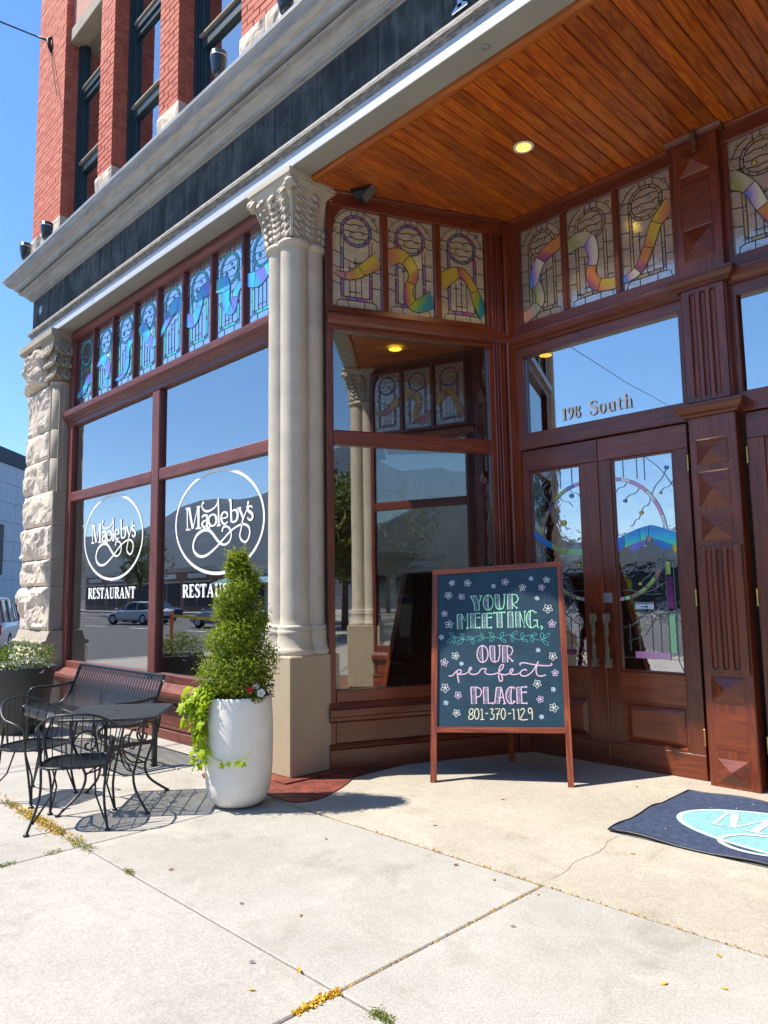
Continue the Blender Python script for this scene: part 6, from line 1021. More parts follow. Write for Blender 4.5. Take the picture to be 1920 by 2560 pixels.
# ------------------------------------------------------------------ wrought iron furniture
IR = MAT['iron']
def chair(name, label, loc, face):
    t = thing(name, label, 'chair', loc, face-math.pi/2, 'black wrought iron chairs at the square table')   # local +y = facing
    SH = .395
    # seat: perforated rounded pan made of slats across, with rim
    out = []
    for i in range(36):
        a = 2*math.pi*i/36; r_ = 1/((abs(math.cos(a))**3.2+abs(math.sin(a))**3.2)**(1/3.2)); out.append((.225*r_*math.cos(a), .215*r_*math.sin(a)+.01))
    MB().tube([(x, y, SH) for x, y in out], .009, 6, True).build('seat_rim', IR, t)
    pan = MB(); y = -.195
    while y < .215:
        xs = [p[0] for p in out if abs(p[1]-y) < .03] or [.1]; hw = 0
        for i in range(36):
            (xa, ya), (xb, yb) = out[i], out[(i+1) % 36]
            if (ya-y)*(yb-y) <= 0 and abs(yb-ya) > 1e-6: hw = max(hw, xa+(xb-xa)*(y-ya)/(yb-ya))
        if hw > .02: pan.box(-hw, hw, y-.0036, y+.0036, SH-.004-.010*(1-(y/.22)**2), SH+.001-.010*(1-(y/.22)**2))
        y += .0115
    for x in (-.15, -.05, .05, .15): pan.box(x-.003, x+.003, -.19, .205, SH-.016, SH-.012)
    pan['kind'] if False else None
    o = pan.build('seat_mesh', IR, t, kind='stuff')
    # back hoop
    hoop = []
    for i in range(25):
        a = math.pi+math.pi*i/24; hoop.append((.275*math.cos(a), .255*math.sin(a)+.05, .735-.13*abs(math.cos(a))**3))
    hoop = [(-.262, .17, .545), (-.275, .11, .585)]+hoop[1:-1]+[(.275, .11, .585), (.262, .17, .545)]
    MB().tube(catmull(hoop, 2), .0085, 7).build('back_rail', IR, t)
    n = 13
    for i in range(n):
        a = math.pi+math.pi*(i+.5)/n; top = (.275*math.cos(a), .255*math.sin(a)+.05, .735-.13*abs(math.cos(a))**3)
        r_ = 1/((abs(math.cos(a))**3.2+abs(math.sin(a))**3.2)**(1/3.2)); bot = (.222*r_*math.cos(a), .212*r_*math.sin(a)+.01, SH)
        mid = ((top[0]+bot[0])/2*1.02, (top[1]+bot[1])/2-.008, (top[2]+bot[2])/2); MB().tube(catmull([bot, mid, top], 3), .0042, 5).build('spindle', IR, t)
    for sx in (-1, 1):
        MB().tube(catmull([(sx*.235, -.05, .56), (sx*.21, -.10, SH), (sx*.20, -.15, .2), (sx*.245, -.25, .008)], 4), .0088, 7).build('rear_leg', IR, t)
        MB().tube(catmull([(sx*.262, .17, .545), (sx*.235, .16, SH), (sx*.205, .17, .2), (sx*.215, .215, .008)], 4), .0088, 7).build('front_leg', IR, t)
        MB().tube([(sx*.20, .12, SH-.01), (sx*.165, .16, .2), (sx*.210, .212, .02)], .0065, 6).build('leg_strut', IR, t)
        MB().tube([(sx*.12, -.05, SH-.01), (sx*.14, -.11, .2), (sx*.22, -.215, .06)], .0065, 6).build('leg_strut', IR, t)
        for x, y in ((sx*.245, -.25), (sx*.215, .215)): MB().lathe([(0, 0), (.017, 0), (.02, .005), (.016, .012), (.008, .018)], 10, (x, y, 0)).build('foot', IR, t)
    return t
chair('iron_chair', 'black wrought iron chair with its spindle back toward the viewer', (-5.12, 2.09, 0), math.atan2(.55, -.83))
chair('iron_chair', 'black wrought iron chair cut by the left edge of the picture', (-5.97, 2.10, 0), math.atan2(.42, .9))
# table
tb = thing('iron_table', 'black square metal cafe table with scrolled iron legs', 'table', (-5.36, 2.475, 0), math.atan2(.462, .393))
TH = .66; a_ = .335; c_ = .06
oct_ = [(-a_+c_, -a_), (a_-c_, -a_), (a_-.012, -a_+.012), (a_, -a_+c_), (a_, a_-c_), (a_-.012, a_-.012), (a_-c_, a_), (-a_+c_, a_), (-a_+.012, a_-.012), (-a_, a_-c_), (-a_, -a_+c_), (-a_+.012, -a_+.012)]
tm_ = MB(); y = -a_+.006
while y < a_-.004:
    hw = a_-max(0, abs(y)-(a_-c_))*.9; tm_.box(-hw, hw, y-.0037, y+.0037, TH-.003, TH); y += .0108
for x in (-.22, -.11, 0, .11, .22): tm_.box(x-.006, x+.006, -a_+.01, a_-.01, TH-.007, TH-.0035)
tm_.build('table_top', plain('dusty black mesh', (.035, .037, .038), .5, var=.35, scale=9, bmp=.3, bscale=220), tb, kind='stuff')
MB().tube([(x, y, TH-.011) for x, y in oct_], .011, 7, True).build('table_rim', IR, tb)
MB().lathe([(.03, .001), (.022, .003), (.02, -.002), (0, -.002)], 16, (0, 0, TH)).build('umbrella_hole_cap', MAT['dark'], tb)
for k in range(4):
    M = Matrix.Rotation(math.pi/4+k*math.pi/2, 4, 'Z')
    leg = [(.36, 0, TH-.02), (.345, 0, .5), (.27, 0, .32), (.235, 0, .22), (.28, 0, .12), (.43, 0, .008)]
    MB().tube(catmull(leg, 5), .0095, 7, M=M).build('leg', IR, tb)
    scr = [(.345, 0, .46), (.30, 0, .53), (.22, 0, .545), (.165, 0, .48), (.18, 0, .42), (.23, 0, .415), (.245, 0, .45), (.22, 0, .465)]
    MB().tube(catmull(scr, 5), .0075, 6, M=M).build('leg_scroll', IR, tb)
    MB().tube(catmull([(.245, 0, .25), (.12, 0, .27), (.05, 0, .36), (.06, 0, .46), (.10, 0, .47)], 5), .007, 6, M=M).build('leg_scroll', IR, tb)
    MB().lathe([(0, 0), (.018, 0), (.02, .006), (.01, .016)], 10, (.43, 0, 0), M=M).build('foot', IR, tb)
MB().tube([(.06*math.cos(a*.3927), .06*math.sin(a*.3927), .36) for a in range(16)], .006, 6, True).build('hub_ring', IR, tb)
for k in range(4): MB().tube([(.06, 0, .36), (.235, 0, .24)], .006, 6, M=Matrix.Rotation(math.pi/4+k*math.pi/2, 4, 'Z')).build('hub_stay', IR, tb)
# bench
bn = thing('slatted_bench', 'black metal bench with vertical slats beneath the lettered window', 'bench', (-7.17, 0, 0))
prof = catmull([(2.735, .335), (2.725, .375), (2.76, .405), (2.86, .40), (3.0, .385), (3.10, .395), (3.17, .45), (3.22, .54), (3.27, .66), (3.31, .775)], 4)
BW2 = .93; ns = 33
for i in range(ns):
    x = -BW2+.03+(2*BW2-.06)*i/(ns-1); n = len(prof); vv = []; ff = []
    for (y, z) in prof:
        vv += [(x-.017, y, z), (x+.017, y, z), (x+.017, y+.003, z-.004), (x-.017, y+.003, z-.004)]
    for j in range(n-1):
        for k in range(4): ff.append((j*4+k, j*4+(k+1) % 4, (j+1)*4+(k+1) % 4, (j+1)*4+k))
    MB().add(vv, ff).build('slat', IR, bn)
MB().tube([(-BW2, 3.313, .782), (BW2, 3.313, .782)], .014, 8).build('top_rail', IR, bn)
for y, z in ((2.75, .335), (3.16, .365)): MB().cbox(-BW2, BW2, y-.012, y+.012, z-.03, z, .004).build('seat_rail', IR, bn)
for sx in (-1, 1):
    x = sx*BW2
    MB().tube(catmull([(x, y-.006, z-.006) for y, z in prof[::4]], 3), .017, 8).build('end_frame', IR, bn)
    MB().tube(catmull([(x, 2.78, 0.0), (x, 2.78, .36), (x, 2.78, .50), (x, 2.80, .555), (x, 2.86, .575), (x, 3.05, .575), (x, 3.235, .60)], 4), .016, 8).build('arm_leg', IR, bn)
    MB().cbox(x-.02, x+.02, 3.21, 3.25, 0, .52, .004).build('rear_leg', IR, bn)
    MB().cbox(x-.012, x+.012, 2.78, 3.23, .20, .235, .004).build('leg_stretcher', IR, bn)
    MB().cbox(x-.03, x+.03, 2.75, 2.81, 0, .008, .003).cbox(x-.03, x+.03, 3.20, 3.26, 0, .008, .003).build('foot_plates', IR, bn)
MB().cbox(-BW2, BW2, 3.0, 3.03, .205, .23, .004).build('cross_stretcher', IR, bn)
MB().ell((BW2+.018, 3.30, .735), .006, .014, .014).build('frame_bolt', MAT['steel'], bn)

# ------------------------------------------------------------------ planters and plants
def leafmat(name, c1, c2, c3, tr=.35, scale=40, rough=.5):
    m = bpy.data.materials.new(name); m.use_nodes = True; t = m.node_tree; b = t.nodes['Principled BSDF']; out = t.nodes['Material Output']
    g = N(t, 'ShaderNodeNewGeometry'); oi = N(t, 'ShaderNodeObjectInfo'); n = noise_tex(t, coords(t), scale*.15, 3, .6)
    fac = mixc(t, .5, g.outputs['Random Per Island'], n); fac = mixc(t, .25, fac, oi.outputs['Random'])
    rp = ramp(t, [(.2, c1), (.5, c2), (.8, c3)], fac); t.links.new(rp.outputs[0], b.inputs['Base Color']); b.inputs['Roughness'].default_value = rough
    tl = N(t, 'ShaderNodeBsdfTranslucent'); t.links.new(rp.outputs[0], tl.inputs[0]); mx = N(t, 'ShaderNodeMixShader'); mx.inputs[0].default_value = tr
    t.links.new(b.outputs[0], mx.inputs[1]); t.links.new(tl.outputs[0], mx.inputs[2]); t.links.new(mx.outputs[0], out.inputs[0]); return m
BOX = leafmat('boxwood leaf', (.10, .15, .008), (.26, .34, .012), (.50, .54, .03), .45)
LIME = leafmat('lime vine leaf', (.26, .40, .008), (.40, .54, .012), (.52, .62, .03), .45)
PET = leafmat('petunia leaf', (.10, .16, .015), (.18, .25, .02), (.34, .38, .03), .35)
BARK = plain('brown bark', (.10, .06, .035), .9, var=.3, scale=20, bmp=.6, bscale=60)
SOIL = plain('dark potting soil', (.03, .02, .013), .95, var=.4, scale=40, bmp=.8, bscale=80)
PX, PY = -4.66, 3.075
pot = thing('white_planter', 'tall white rounded planter beside the column pedestal', 'planter', (PX, PY, 0))
MB().lathe([(0, .004), (.12, .004), (.165, .015), (.20, .045), (.222, .095), (.234, .16), (.243, .28), (.247, .42), (.247, .55), (.243, .66), (.238, .74), (.236, .765), (.229, .772), (.218, .768), (.214, .74), (.214, .70)], 56).build('pot', MAT['potwhite'], pot)
MB().lathe([(.215, .715), (.1, .735), (0, .74)], 24).build('soil', SOIL, pot)
def leafcloud(name, parent, mt, pts, size, q, asp=.5, kind=None):
    v = []; f = []
    for p, nrm, s in pts:
        n_ = (nrm+Vector((q.gauss(0, .55), q.gauss(0, .55), q.gauss(0, .55)))).normalized()
        t = n_.cross(Vector((q.gauss(0, 1), q.gauss(0, 1), q.gauss(0, 1)))).normalized(); b = n_.cross(t); L = size*s; W = L*asp; o = len(v)
        fold = n_*W*.35
        v += [p-t*L*.5, p+b*W*.5+fold, p+t*L*.5, p-b*W*.5+fold, ]
        f += [(o, o+1, o+2), (o, o+2, o+3)]
    me = bpy.data.meshes.new(name); me.from_pydata([tuple(a) for a in v], [], f); me.materials.append(mt); me.update()
    return obj(name, me, parent, kind=kind)
# spiral topiary
top = thing('spiral_topiary', 'clipped green spiral topiary growing from the white planter', 'topiary', (PX, PY, .735))
q = random.Random(12); pts = []
Z0, Z1 = .03, 1.10; TURN = 3.3
def hel(t):
    z = Z0+.14+(Z1-Z0-.17)*t**1.04; hr = .098*(1-t)**.75+.010; tr = .158*(1-t)**.62+.046; a = 2*math.pi*TURN*t**.92+3.6
    return Vector((hr*math.cos(a), hr*math.sin(a), z)), tr
for i in range(13500):
    t = q.random()**1.25; c, tr = hel(t); d = Vector((q.gauss(0, 1), q.gauss(0, 1), q.gauss(0, .8))).normalized()
    rr = tr*(q.uniform(.82, 1.04) if q.random() < .8 else q.uniform(.3, .9))*(1+.10*mnoise.noise(Vector((d.x*3+t*9, d.y*3, d.z*3+t*14))))
    p = c+Vector((d.x*rr, d.y*rr, d.z*rr*.80))
    if p.z < -.0: continue
    pts.append((p, (d+Vector((0, 0, .5))).normalized(), q.uniform(.7, 1.25)))
for i in range(1500):
    a = q.uniform(0, 6.28); z = q.uniform(.0, .22); rr = q.uniform(.16, .215)*(1-.15*z/.22); d = Vector((math.cos(a), math.sin(a), .3)); pts.append((Vector((rr*math.cos(a), rr*math.sin(a), z)), d, q.uniform(.7, 1.2)))
leafcloud('foliage', top, BOX, pts, .026, q, .55)
# sprig tips standing proud
pts2 = []
for i in range(900):
    t = q.random()**1.2; c, tr = hel(t); d = Vector((q.gauss(0, 1), q.gauss(0, 1), q.gauss(0.3, .8))).normalized(); b0 = c+d*tr*.9
    for k in range(7): pts2.append((b0+d*.0095*k+Vector((0, 0, .002*k))+Vector((q.gauss(0, .004), q.gauss(0, .004), q.gauss(0, .004))), (d+Vector((q.gauss(0, .8), q.gauss(0, .8), q.gauss(0, .8)))).normalized(), q.uniform(.55, .9)))
leafcloud('sprigs', top, BOX, pts2, .024, q, .5)
MB().tube([(0, 0, -.03), (.01, .0, .3), (-.01, .01, .7), (0, 0, 1.02)], [.017, .014, .010, .005], 7).build('trunk', BARK, top)
# lime sweet potato vine trailing over the left side of the pot
vine = thing('trailing_vine', 'lime green lobed vine trailing over the left side of the white planter', 'vine', (PX, PY, .75))
lob = [(0, -.1), (.28, -.30), (.50, -.12), (.42, .10), (.80, .22), (.62, .42), (.30, .45), (.10, .75), (0, 1.05), (-.10, .75), (-.30, .45), (-.62, .42), (-.80, .22), (-.42, .10), (-.50, -.12), (-.28, -.30)]
lv = [(0, .25, .05)]+[(x, y, -.28*abs(x)-.10*max(0, y)**2) for x, y in lob]; lf = [(0, i+1, (i+1) % 16+1) for i in range(16)]
lme = bpy.data.meshes.new('vine_leaf'); lme.from_pydata(lv, [], lf); lme.materials.append(LIME); lme.update()
def place_leaf(name, me, parent, p, nrm, up, s):
    n_ = Vector(nrm).normalized(); u = Vector(up); u = (u-n_*u.dot(n_)); u = u.normalized() if u.length > 1e-4 else n_.orthogonal(); x_ = u.cross(n_)
    o = obj(name, me, parent); M = Matrix((( *x_, 0), (*u, 0), (*n_, 0), (0, 0, 0, 1))).transposed(); M.translation = Vector(p); o.matrix_local = M @ Matrix.Scale(s, 4); return o
q = random.Random(5)
LD = Vector((-.62, -.78, 0)).normalized()          # the viewer's left, across the pot
left = Vector((-.72, -.70, 0)).normalized(); tocam = Vector((.83, -.55, 0)).normalized()
stems = []
for k in range(11):
    w = q.uniform(-.5, .8); d = (left+tocam*w).normalized(); drop = q.uniform(.22, .42) if k < 9 else .46
    P = [Vector((0, 0, .02))+d*.10, d*.20+Vector((0, 0, .075)), d*(.255+.03*q.random())+Vector((0, 0, .02)), d*(.275+.02*q.random())+Vector((0, 0, -.5*drop)), d*(.27+.03*q.random())+Vector((0, 0, -drop))]
    stems.append(catmull([tuple(p) for p in P], 4))
for k in range(12):
    w = q.uniform(-.75, .9); d = (left+tocam*w).normalized(); drop = q.uniform(.04, .16); ex_ = q.uniform(.24, .36)
    stems.insert(0, catmull([tuple(p) for p in (d*.08+Vector((0, 0, .02)), d*.17+Vector((0, 0, .09)), d*ex_+Vector((0, 0, .04)), d*(ex_+.03)+Vector((0, 0, -drop)))], 4))
NS = len(stems)
# the long runner that crosses the front of the pot
run = [(left+tocam*.5).normalized()*.262+Vector((0, 0, -.30)), (left*.8+tocam*.9).normalized()*.268+Vector((0, 0, -.36)), (left*.35+tocam).normalized()*.272+Vector((0, 0, -.395)), (left*-.05+tocam).normalized()*.276+Vector((0, 0, -.385)), (left*-.33+tocam).normalized()*.285+Vector((0, 0, -.335))]
stems.append(catmull([tuple(p) for p in run], 4))
sm_ = MB()
for s in stems: MB().tube(s, .0028, 5).build('stem', LIME, vine)
for k, s in enumerate(stems):
    n = len(s); step = 1 if k < NS else 2
    for i in range(1, n, step):
        for rep in range(2 if k < NS else 1):
            p = Vector(s[i]); rad = Vector((p.x, p.y, 0)); rad = rad.normalized() if rad.length > 1e-3 else left
            nrm = rad+Vector((q.gauss(0, .45), q.gauss(0, .45), q.uniform(.1, 1.0))); up = Vector((q.gauss(0, .5), q.gauss(0, .5), -1)) if p.z < .06 else rad
            place_leaf('leaf', lme, vine, p+rad*q.uniform(.0, .035)+Vector((q.gauss(0, .02), q.gauss(0, .02), q.gauss(0, .015))), nrm, up, q.uniform(.040, .066) if k < NS else q.uniform(.028, .042))
# petunias
PC = {'w': leafmat('white petunia', (.72, .72, .68), (.8, .8, .77), (.84, .84, .82), .3), 'r': leafmat('red petunia', (.55, .008, .01), (.62, .015, .015), (.68, .03, .02), .3), 'p': leafmat('pink striped petunia', (.62, .10, .18), (.74, .40, .45), (.8, .70, .70), .3), 'v': leafmat('violet bloom', (.18, .10, .5), (.24, .16, .6), (.3, .2, .65), .3)}
YC = plain('yellow flower throat', (.55, .42, .02), .7)
def flower_mesh():
    v = [(0, 0, -.25)]; f = []
    n = 20
    for i in range(n): a = 2*math.pi*i/n; rr = .36; v.append((rr*math.cos(a), rr*math.sin(a), 0))
    for i in range(n): a = 2*math.pi*i/n; rr = .92+.10*math.cos(5*a); v.append((rr*math.cos(a), rr*math.sin(a), .10+.06*math.sin(5*a+1)))
    for i in range(n): f += [(0, 1+i, 1+(i+1) % n), (1+i, 1+n+i, 1+n+(i+1) % n, 1+(i+1) % n)]
    return v, f
fv, ff_ = flower_mesh(); FME = {}
for k_, m_ in PC.items(): me = bpy.data.meshes.new('petunia_flower'); me.from_pydata(fv, [], ff_); me.materials.append(m_); me.update(); FME[k_] = me
def petunia(label, loc, rad, n_leaf, blooms, hgt, seed, grp=None, flat=.5):
    t = thing('petunia_plant', label, 'flowers', loc, 0, grp); q = random.Random(seed); pts = []
    for i in range(n_leaf):
        a = q.uniform(0, 6.28); r_ = rad*math.sqrt(q.random()); z = hgt*q.random()**.8*(1.15-.5*(r_/rad)**2); pts.append((Vector((r_*math.cos(a), r_*math.sin(a), z)), Vector((math.cos(a)*.5, math.sin(a)*.5, .8)), q.uniform(.7, 1.3)))
    leafcloud('foliage', t, PET, pts, .036, q, .55)
    for i in range(7): a = q.uniform(0, 6.28); MB().tube([(0, 0, 0), (rad*.5*math.cos(a), rad*.5*math.sin(a), hgt*.6), (rad*.9*math.cos(a), rad*.9*math.sin(a), hgt*.9)], .0025, 4).build('stem', PET, t)
    for x, y, z, c, s, nx, ny, nz in blooms:
        o = place_leaf('bloom', FME[c], t, (x, y, z), (nx, ny, nz), (0, 0, 1), s)
        if c == 'w': MB().ell((0, 0, -.02), .2, .2, .1, 8, 4).build('flower_throat', YC, o)
    return t
C_ = lambda a, b, z=0: tuple(tocam*a-left*b+Vector((0, 0, z)))     # toward viewer, viewer's right
x, y, _ = C_(.13, .11); petunia('petunias with one red and one large white bloom at right of the white planter', (PX+x, PY+y, .735), .075, 230, [(*C_(.075, -.035, .095), 'r', .026, *C_(1, -.3, .4)), (*C_(.08, .045, .075), 'w', .031, *C_(1, .1, .25)), (*C_(.03, .012, .115), 'w', .024, *C_(.8, .4, .6)), (*C_(.075, -.085, .028), 'v', .013, *C_(1, 0, .5)), (*C_(.0, -.0, .135), 'r', .012, *C_(.6, .2, .8))], .095, 3)
x, y, _ = C_(.03, -.20); petunia('pink and white petunias sprawling at left of the white planter', (PX+x, PY+y, .735), .11, 260, [(*C_(.06, -.10, .035), 'p', .028, *C_(.9, -.5, .5)), (*C_(.04, -.15, .01), 'p', .022, *C_(.8, -.8, .3)), (*C_(-.02, -.03, .14), 'w', .028, *C_(.3, -.8, .6)), (*C_(-.03, -.09, .10), 'w', .024, *C_(.1, -1, .2)), (*C_(.05, .02, .03), 'p', .02, *C_(.9, 0, .5))], .13, 4)
x, y, _ = C_(-.08, .19); petunia('thin dry petunia stems at the back of the white planter', (PX+x, PY+y, .735), .07, 130, [(*C_(.0, .03, .16), 'w', .018, *C_(.2, .9, .4)), (*C_(.0, .05, .10), 'w', .016, *C_(.1, 1, .1))], .20, 6)
# dark planter at the left edge
dp = thing('dark_planter', 'large charcoal tapered planter at the left picture edge', 'planter', (-8.95, 3.0, 0))
MB().lathe([(0, .005), (.23, .005), (.25, .02), (.285, .30), (.305, .46), (.312, .465), (.33, .62), (.345, .70), (.352, .72), (.345, .735), (.325, .73), (.32, .66)], 44).build('pot', MAT['potdark'], dp)
MB().lathe([(.325, .68), (0, .70)], 24).build('soil', SOIL, dp)
q = random.Random(3); bl_ = []
for i in range(14):
    a = q.uniform(-1.9, .6); r_ = q.uniform(.1, .34); bl_.append((r_*math.cos(a), r_*math.sin(a), q.uniform(.02, .16)-.12*(r_ > .28), 'w', q.uniform(.030, .042), math.cos(a)+.6, math.sin(a)-.5, .7))
petunia('white petunias and yellow green foliage filling the dark planter', (-8.95, 3.0, .70), .36, 1100, bl_, .30, 9)

# ------------------------------------------------------------------ weeds and fallen leaves
WEED = leafmat('moss and weeds', (.10, .13, .02), (.20, .24, .03), (.36, .34, .05), .3); LIT = [leafmat('yellow fallen leaf', (.55, .30, .02), (.66, .42, .03), (.70, .52, .06), .2), leafmat('brown fallen leaf', (.20, .08, .03), (.30, .13, .05), (.42, .22, .09), .2)]
q = random.Random(21); pts = []
def joint_weeds(x0, y0, x1, y1, n, w=.012):
    for i in range(n):
        t = q.random(); dens = mnoise.noise(Vector((x0*3+t*7*abs(x1-x0)+t*7*abs(y1-y0), y0, 2.0)))
        if dens < -.05: continue
        pts.append((Vector((x0+(x1-x0)*t+q.gauss(0, w if y0 != y1 else .01), y0+(y1-y0)*t+q.gauss(0, w if y0 == y1 else .01), q.uniform(-.003, .014))), Vector((0, 0, 1)), q.uniform(.5, 1.3)))
joint_weeds(-6.9, 1.925, -4.45, 1.925, 2600, .022); joint_weeds(-4.60, 1.2, -4.60, 1.9, 800, .012); joint_weeds(-2.24, 1.55, -2.24, 1.75, 500, .012); joint_weeds(-2.1, 1.925, -1.95, 1.925, 350, .015); joint_weeds(-4.05, 1.925, -3.9, 1.925, 250)
leafcloud('joint_weeds', None, WEED, pts, .016, q, .3, 'stuff')
pts = []
for i in range(520): pts.append((Vector((-5.35+q.gauss(0, .33), 1.925+q.gauss(0, .028), q.uniform(.0, .012))), Vector((0, 0, 1)), q.uniform(.6, 1.4)))
for i in range(200): pts.append((Vector((-2.24+q.gauss(0, .01), q.uniform(1.72, 1.93), q.uniform(-.004, .008))), Vector((0, 0, 1)), q.uniform(.6, 1.3)))
for i in range(420): pts.append((Vector((q.uniform(-4.5, -1.0), 3.318+q.gauss(0, .006), q.uniform(-.004, .003))), Vector((0, 0, 1)), q.uniform(.3, .8)))
for i in range(160): pts.append((Vector((-2.24+q.gauss(0, .006), q.uniform(1.95, 3.3), q.uniform(-.004, .004))), Vector((0, 0, 1)), q.uniform(.3, .8)))
leafcloud('leaf_litter', None, LIT[0], pts, .022, q, .5, 'stuff')
pts = []
for i in range(150): pts.append((Vector((q.uniform(-2.35, -.6), 4.35+q.random()**1.5*1.1, .013+q.random()*.006)), Vector((0, 0, 1)), q.uniform(.4, 1.1)))
leafcloud('leaf_crumbs', None, leafmat('straw leaf crumbs', (.42, .30, .12), (.55, .42, .2), (.62, .5, .3), .1), pts, .011, q, .6, 'stuff')
llv = [(0, -.5, 0), (.25, -.15, .05), (.22, .2, .09), (0, .55, .02), (-.22, .2, .1), (-.25, -.15, .04), (0, 0, -.02)]; llf = [(6, i, (i+1) % 6) for i in range(6)]
LM = []
for m_ in LIT: me = bpy.data.meshes.new('fallen_leaf'); me.from_pydata(llv, [], llf); me.materials.append(m_); me.update(); LM.append(me)
def gz(px, py):
    d = cf*1822.21+cr*(px-960)-cu*(py-1280); s = -1.5/d.z; return d.x*s, d.y*s
SP = [(1087, 2065, 1, 'small brown leaf on the sidewalk joint right of the planter shadow'), (1258, 2000, 1, 'brown leaf just below the easel between its front legs'), (1592, 1968, 1, 'orange brown leaf on the apron before the right door'), (1140, 2163, 1, 'curled brown leaf on the slab below the apron joint'), (1345, 2237, 0, 'yellow leaf just below the crossing of two joints'), (1582, 2136, 0, 'pale leaf on the apron left of the door mat corner'), (752, 2289, 0, 'yellow leaf on the middle slab beside a dark gum spot'), (748, 2428, 0, 'yellow leaf lying on the diagonal joint near the bottom'), (630, 2477, 0, 'small yellow leaf on the bottom left slab'), (1660, 2462, 0, 'largest yellow leaf on the lower right slab'), (1812, 2474, 0, 'small yellow leaf farthest toward the lower right corner'), (1797, 2391, 0, 'yellow leaf on the lower right slab near the apron joint'), (815, 2098, 1, 'small brown leaf on the slab in front of the white planter'), (428, 2175, 1, 'thin brown leaf on the slab below the iron chairs')]
for i, (a, b, c_, lab) in enumerate(SP):
    x, y = gz(a, b); o = obj('fallen_leaf', LM[c_], None, (x, y, .004), q.uniform(0, 6)); o.scale = (.034, .034, .034) if i % 2 else (.025, .030, .03)
    o.rotation_euler = (q.uniform(-.2, .2), q.uniform(-.2, .2), q.uniform(0, 6)); tag(o, lab, 'leaf', 'fallen leaves scattered on the pavement')
# dark gum spots
GUM = plain('old gum spot', (.17, .16, .15), .8)
for i, (a, b, r_) in enumerate(((604, 2259, .013), (630, 2406, .015), (1283, 2317, .014), (1236, 2200, .010))):
    x, y = gz(a, b); o = MB().slab([((r_*(1+.25*math.sin(3*a+i)))*math.cos(a), r_*.8*(1+.2*math.cos(2*a+i))*math.sin(a)) for a in [k*.449 for k in range(14)]], 0, .0012).build('gum_spot', GUM, walk, (x, y, .002))

# ------------------------------------------------------------------ fittings on the cornice and upper wall
for i, (x, z, lab) in enumerate(((-10.93, 6.345, 'dark cup shaped uplight at the far left end of the cornice'), (-10.10, 6.345, 'dark cup shaped uplight on the cornice before the corner brick pier'), (-5.68, 6.345, 'dark cup shaped uplight before the third upper window'), (-4.62, 6.345, 'dark cup shaped uplight at the top picture edge'))):
    t = thing('cornice_uplight', lab, 'uplight', (x, 3.47, z), 0, 'uplights along the cornice')
    MB().lathe([(0, .10), (.045, .10), (.058, .14), (.072, .20), (.080, .28), (.082, .335), (.079, .335), (.075, .28), (.0, .18)], 22).build('cup', plain('dark teal enamel', (.012, .022, .028), .28, var=.1, coat=.4) if i == 0 else bpy.data.materials['dark teal enamel'], t)
    MB().lathe([(.081, .285), (.0835, .288), (.0835, .293), (.0815, .296)], 22).build('rim_band', MAT['steel'], t)
    MB().tube([(0, 0, 0), (0, 0, .11)], .018, 8).cbox(-.04, .04, -.03, .03, 0, .012, .003).build('stem', MAT['dark'], t)
wr = thing('wall_bracket', 'black wire anchor bracket bolted to the corner brick pier', 'bracket', (-10.85, 3.69, 10.0))
MB().tube([(0, 0, .07), (0, -.04, 0), (0, -.02, -.12), (.02, -.005, -.20)], [.016, .034, .028, .012], 8).build('clamp', MAT['dark'], wr)
MB().tube([(-.02, -.05, .02), (-.14, -.14, .075), (-.16, -.15, .09)], [.014, .011, .008], 7).build('insulator', MAT['dark'], wr)
MB().tube([(.02, -.004, -.2), (.12, -.002, -.55), (.30, -.001, -1.05)], .006, 6).build('down_lead', MAT['dark'], wr)
wi = MB().tube([(-10.87, 3.64, 9.99), (-10.95, 2.99, 9.98), (-11.8, -4, 9.75), (-13.2, -15, 9.6), (-14.6, -25.5, 9.9)], .011, 6).build('overhead_wire', plain('dark blue wire', (.01, .012, .04), .5), None); tag(wi, 'dark overhead wire running from the brick pier to the upper left', 'wire')
up_ = thing('utility_pole', 'timber utility pole across the street carrying the wire', 'pole', (-14.6, -25.6, -.15)); MB().tube([(0, 0, 0), (0, 0, 10.8)], [.16, .11], 10).build('shaft', BARK, up_); MB().cbox(-1.1, 1.1, -.06, .06, 9.9, 10.05).build('crossarm', BARK, up_)

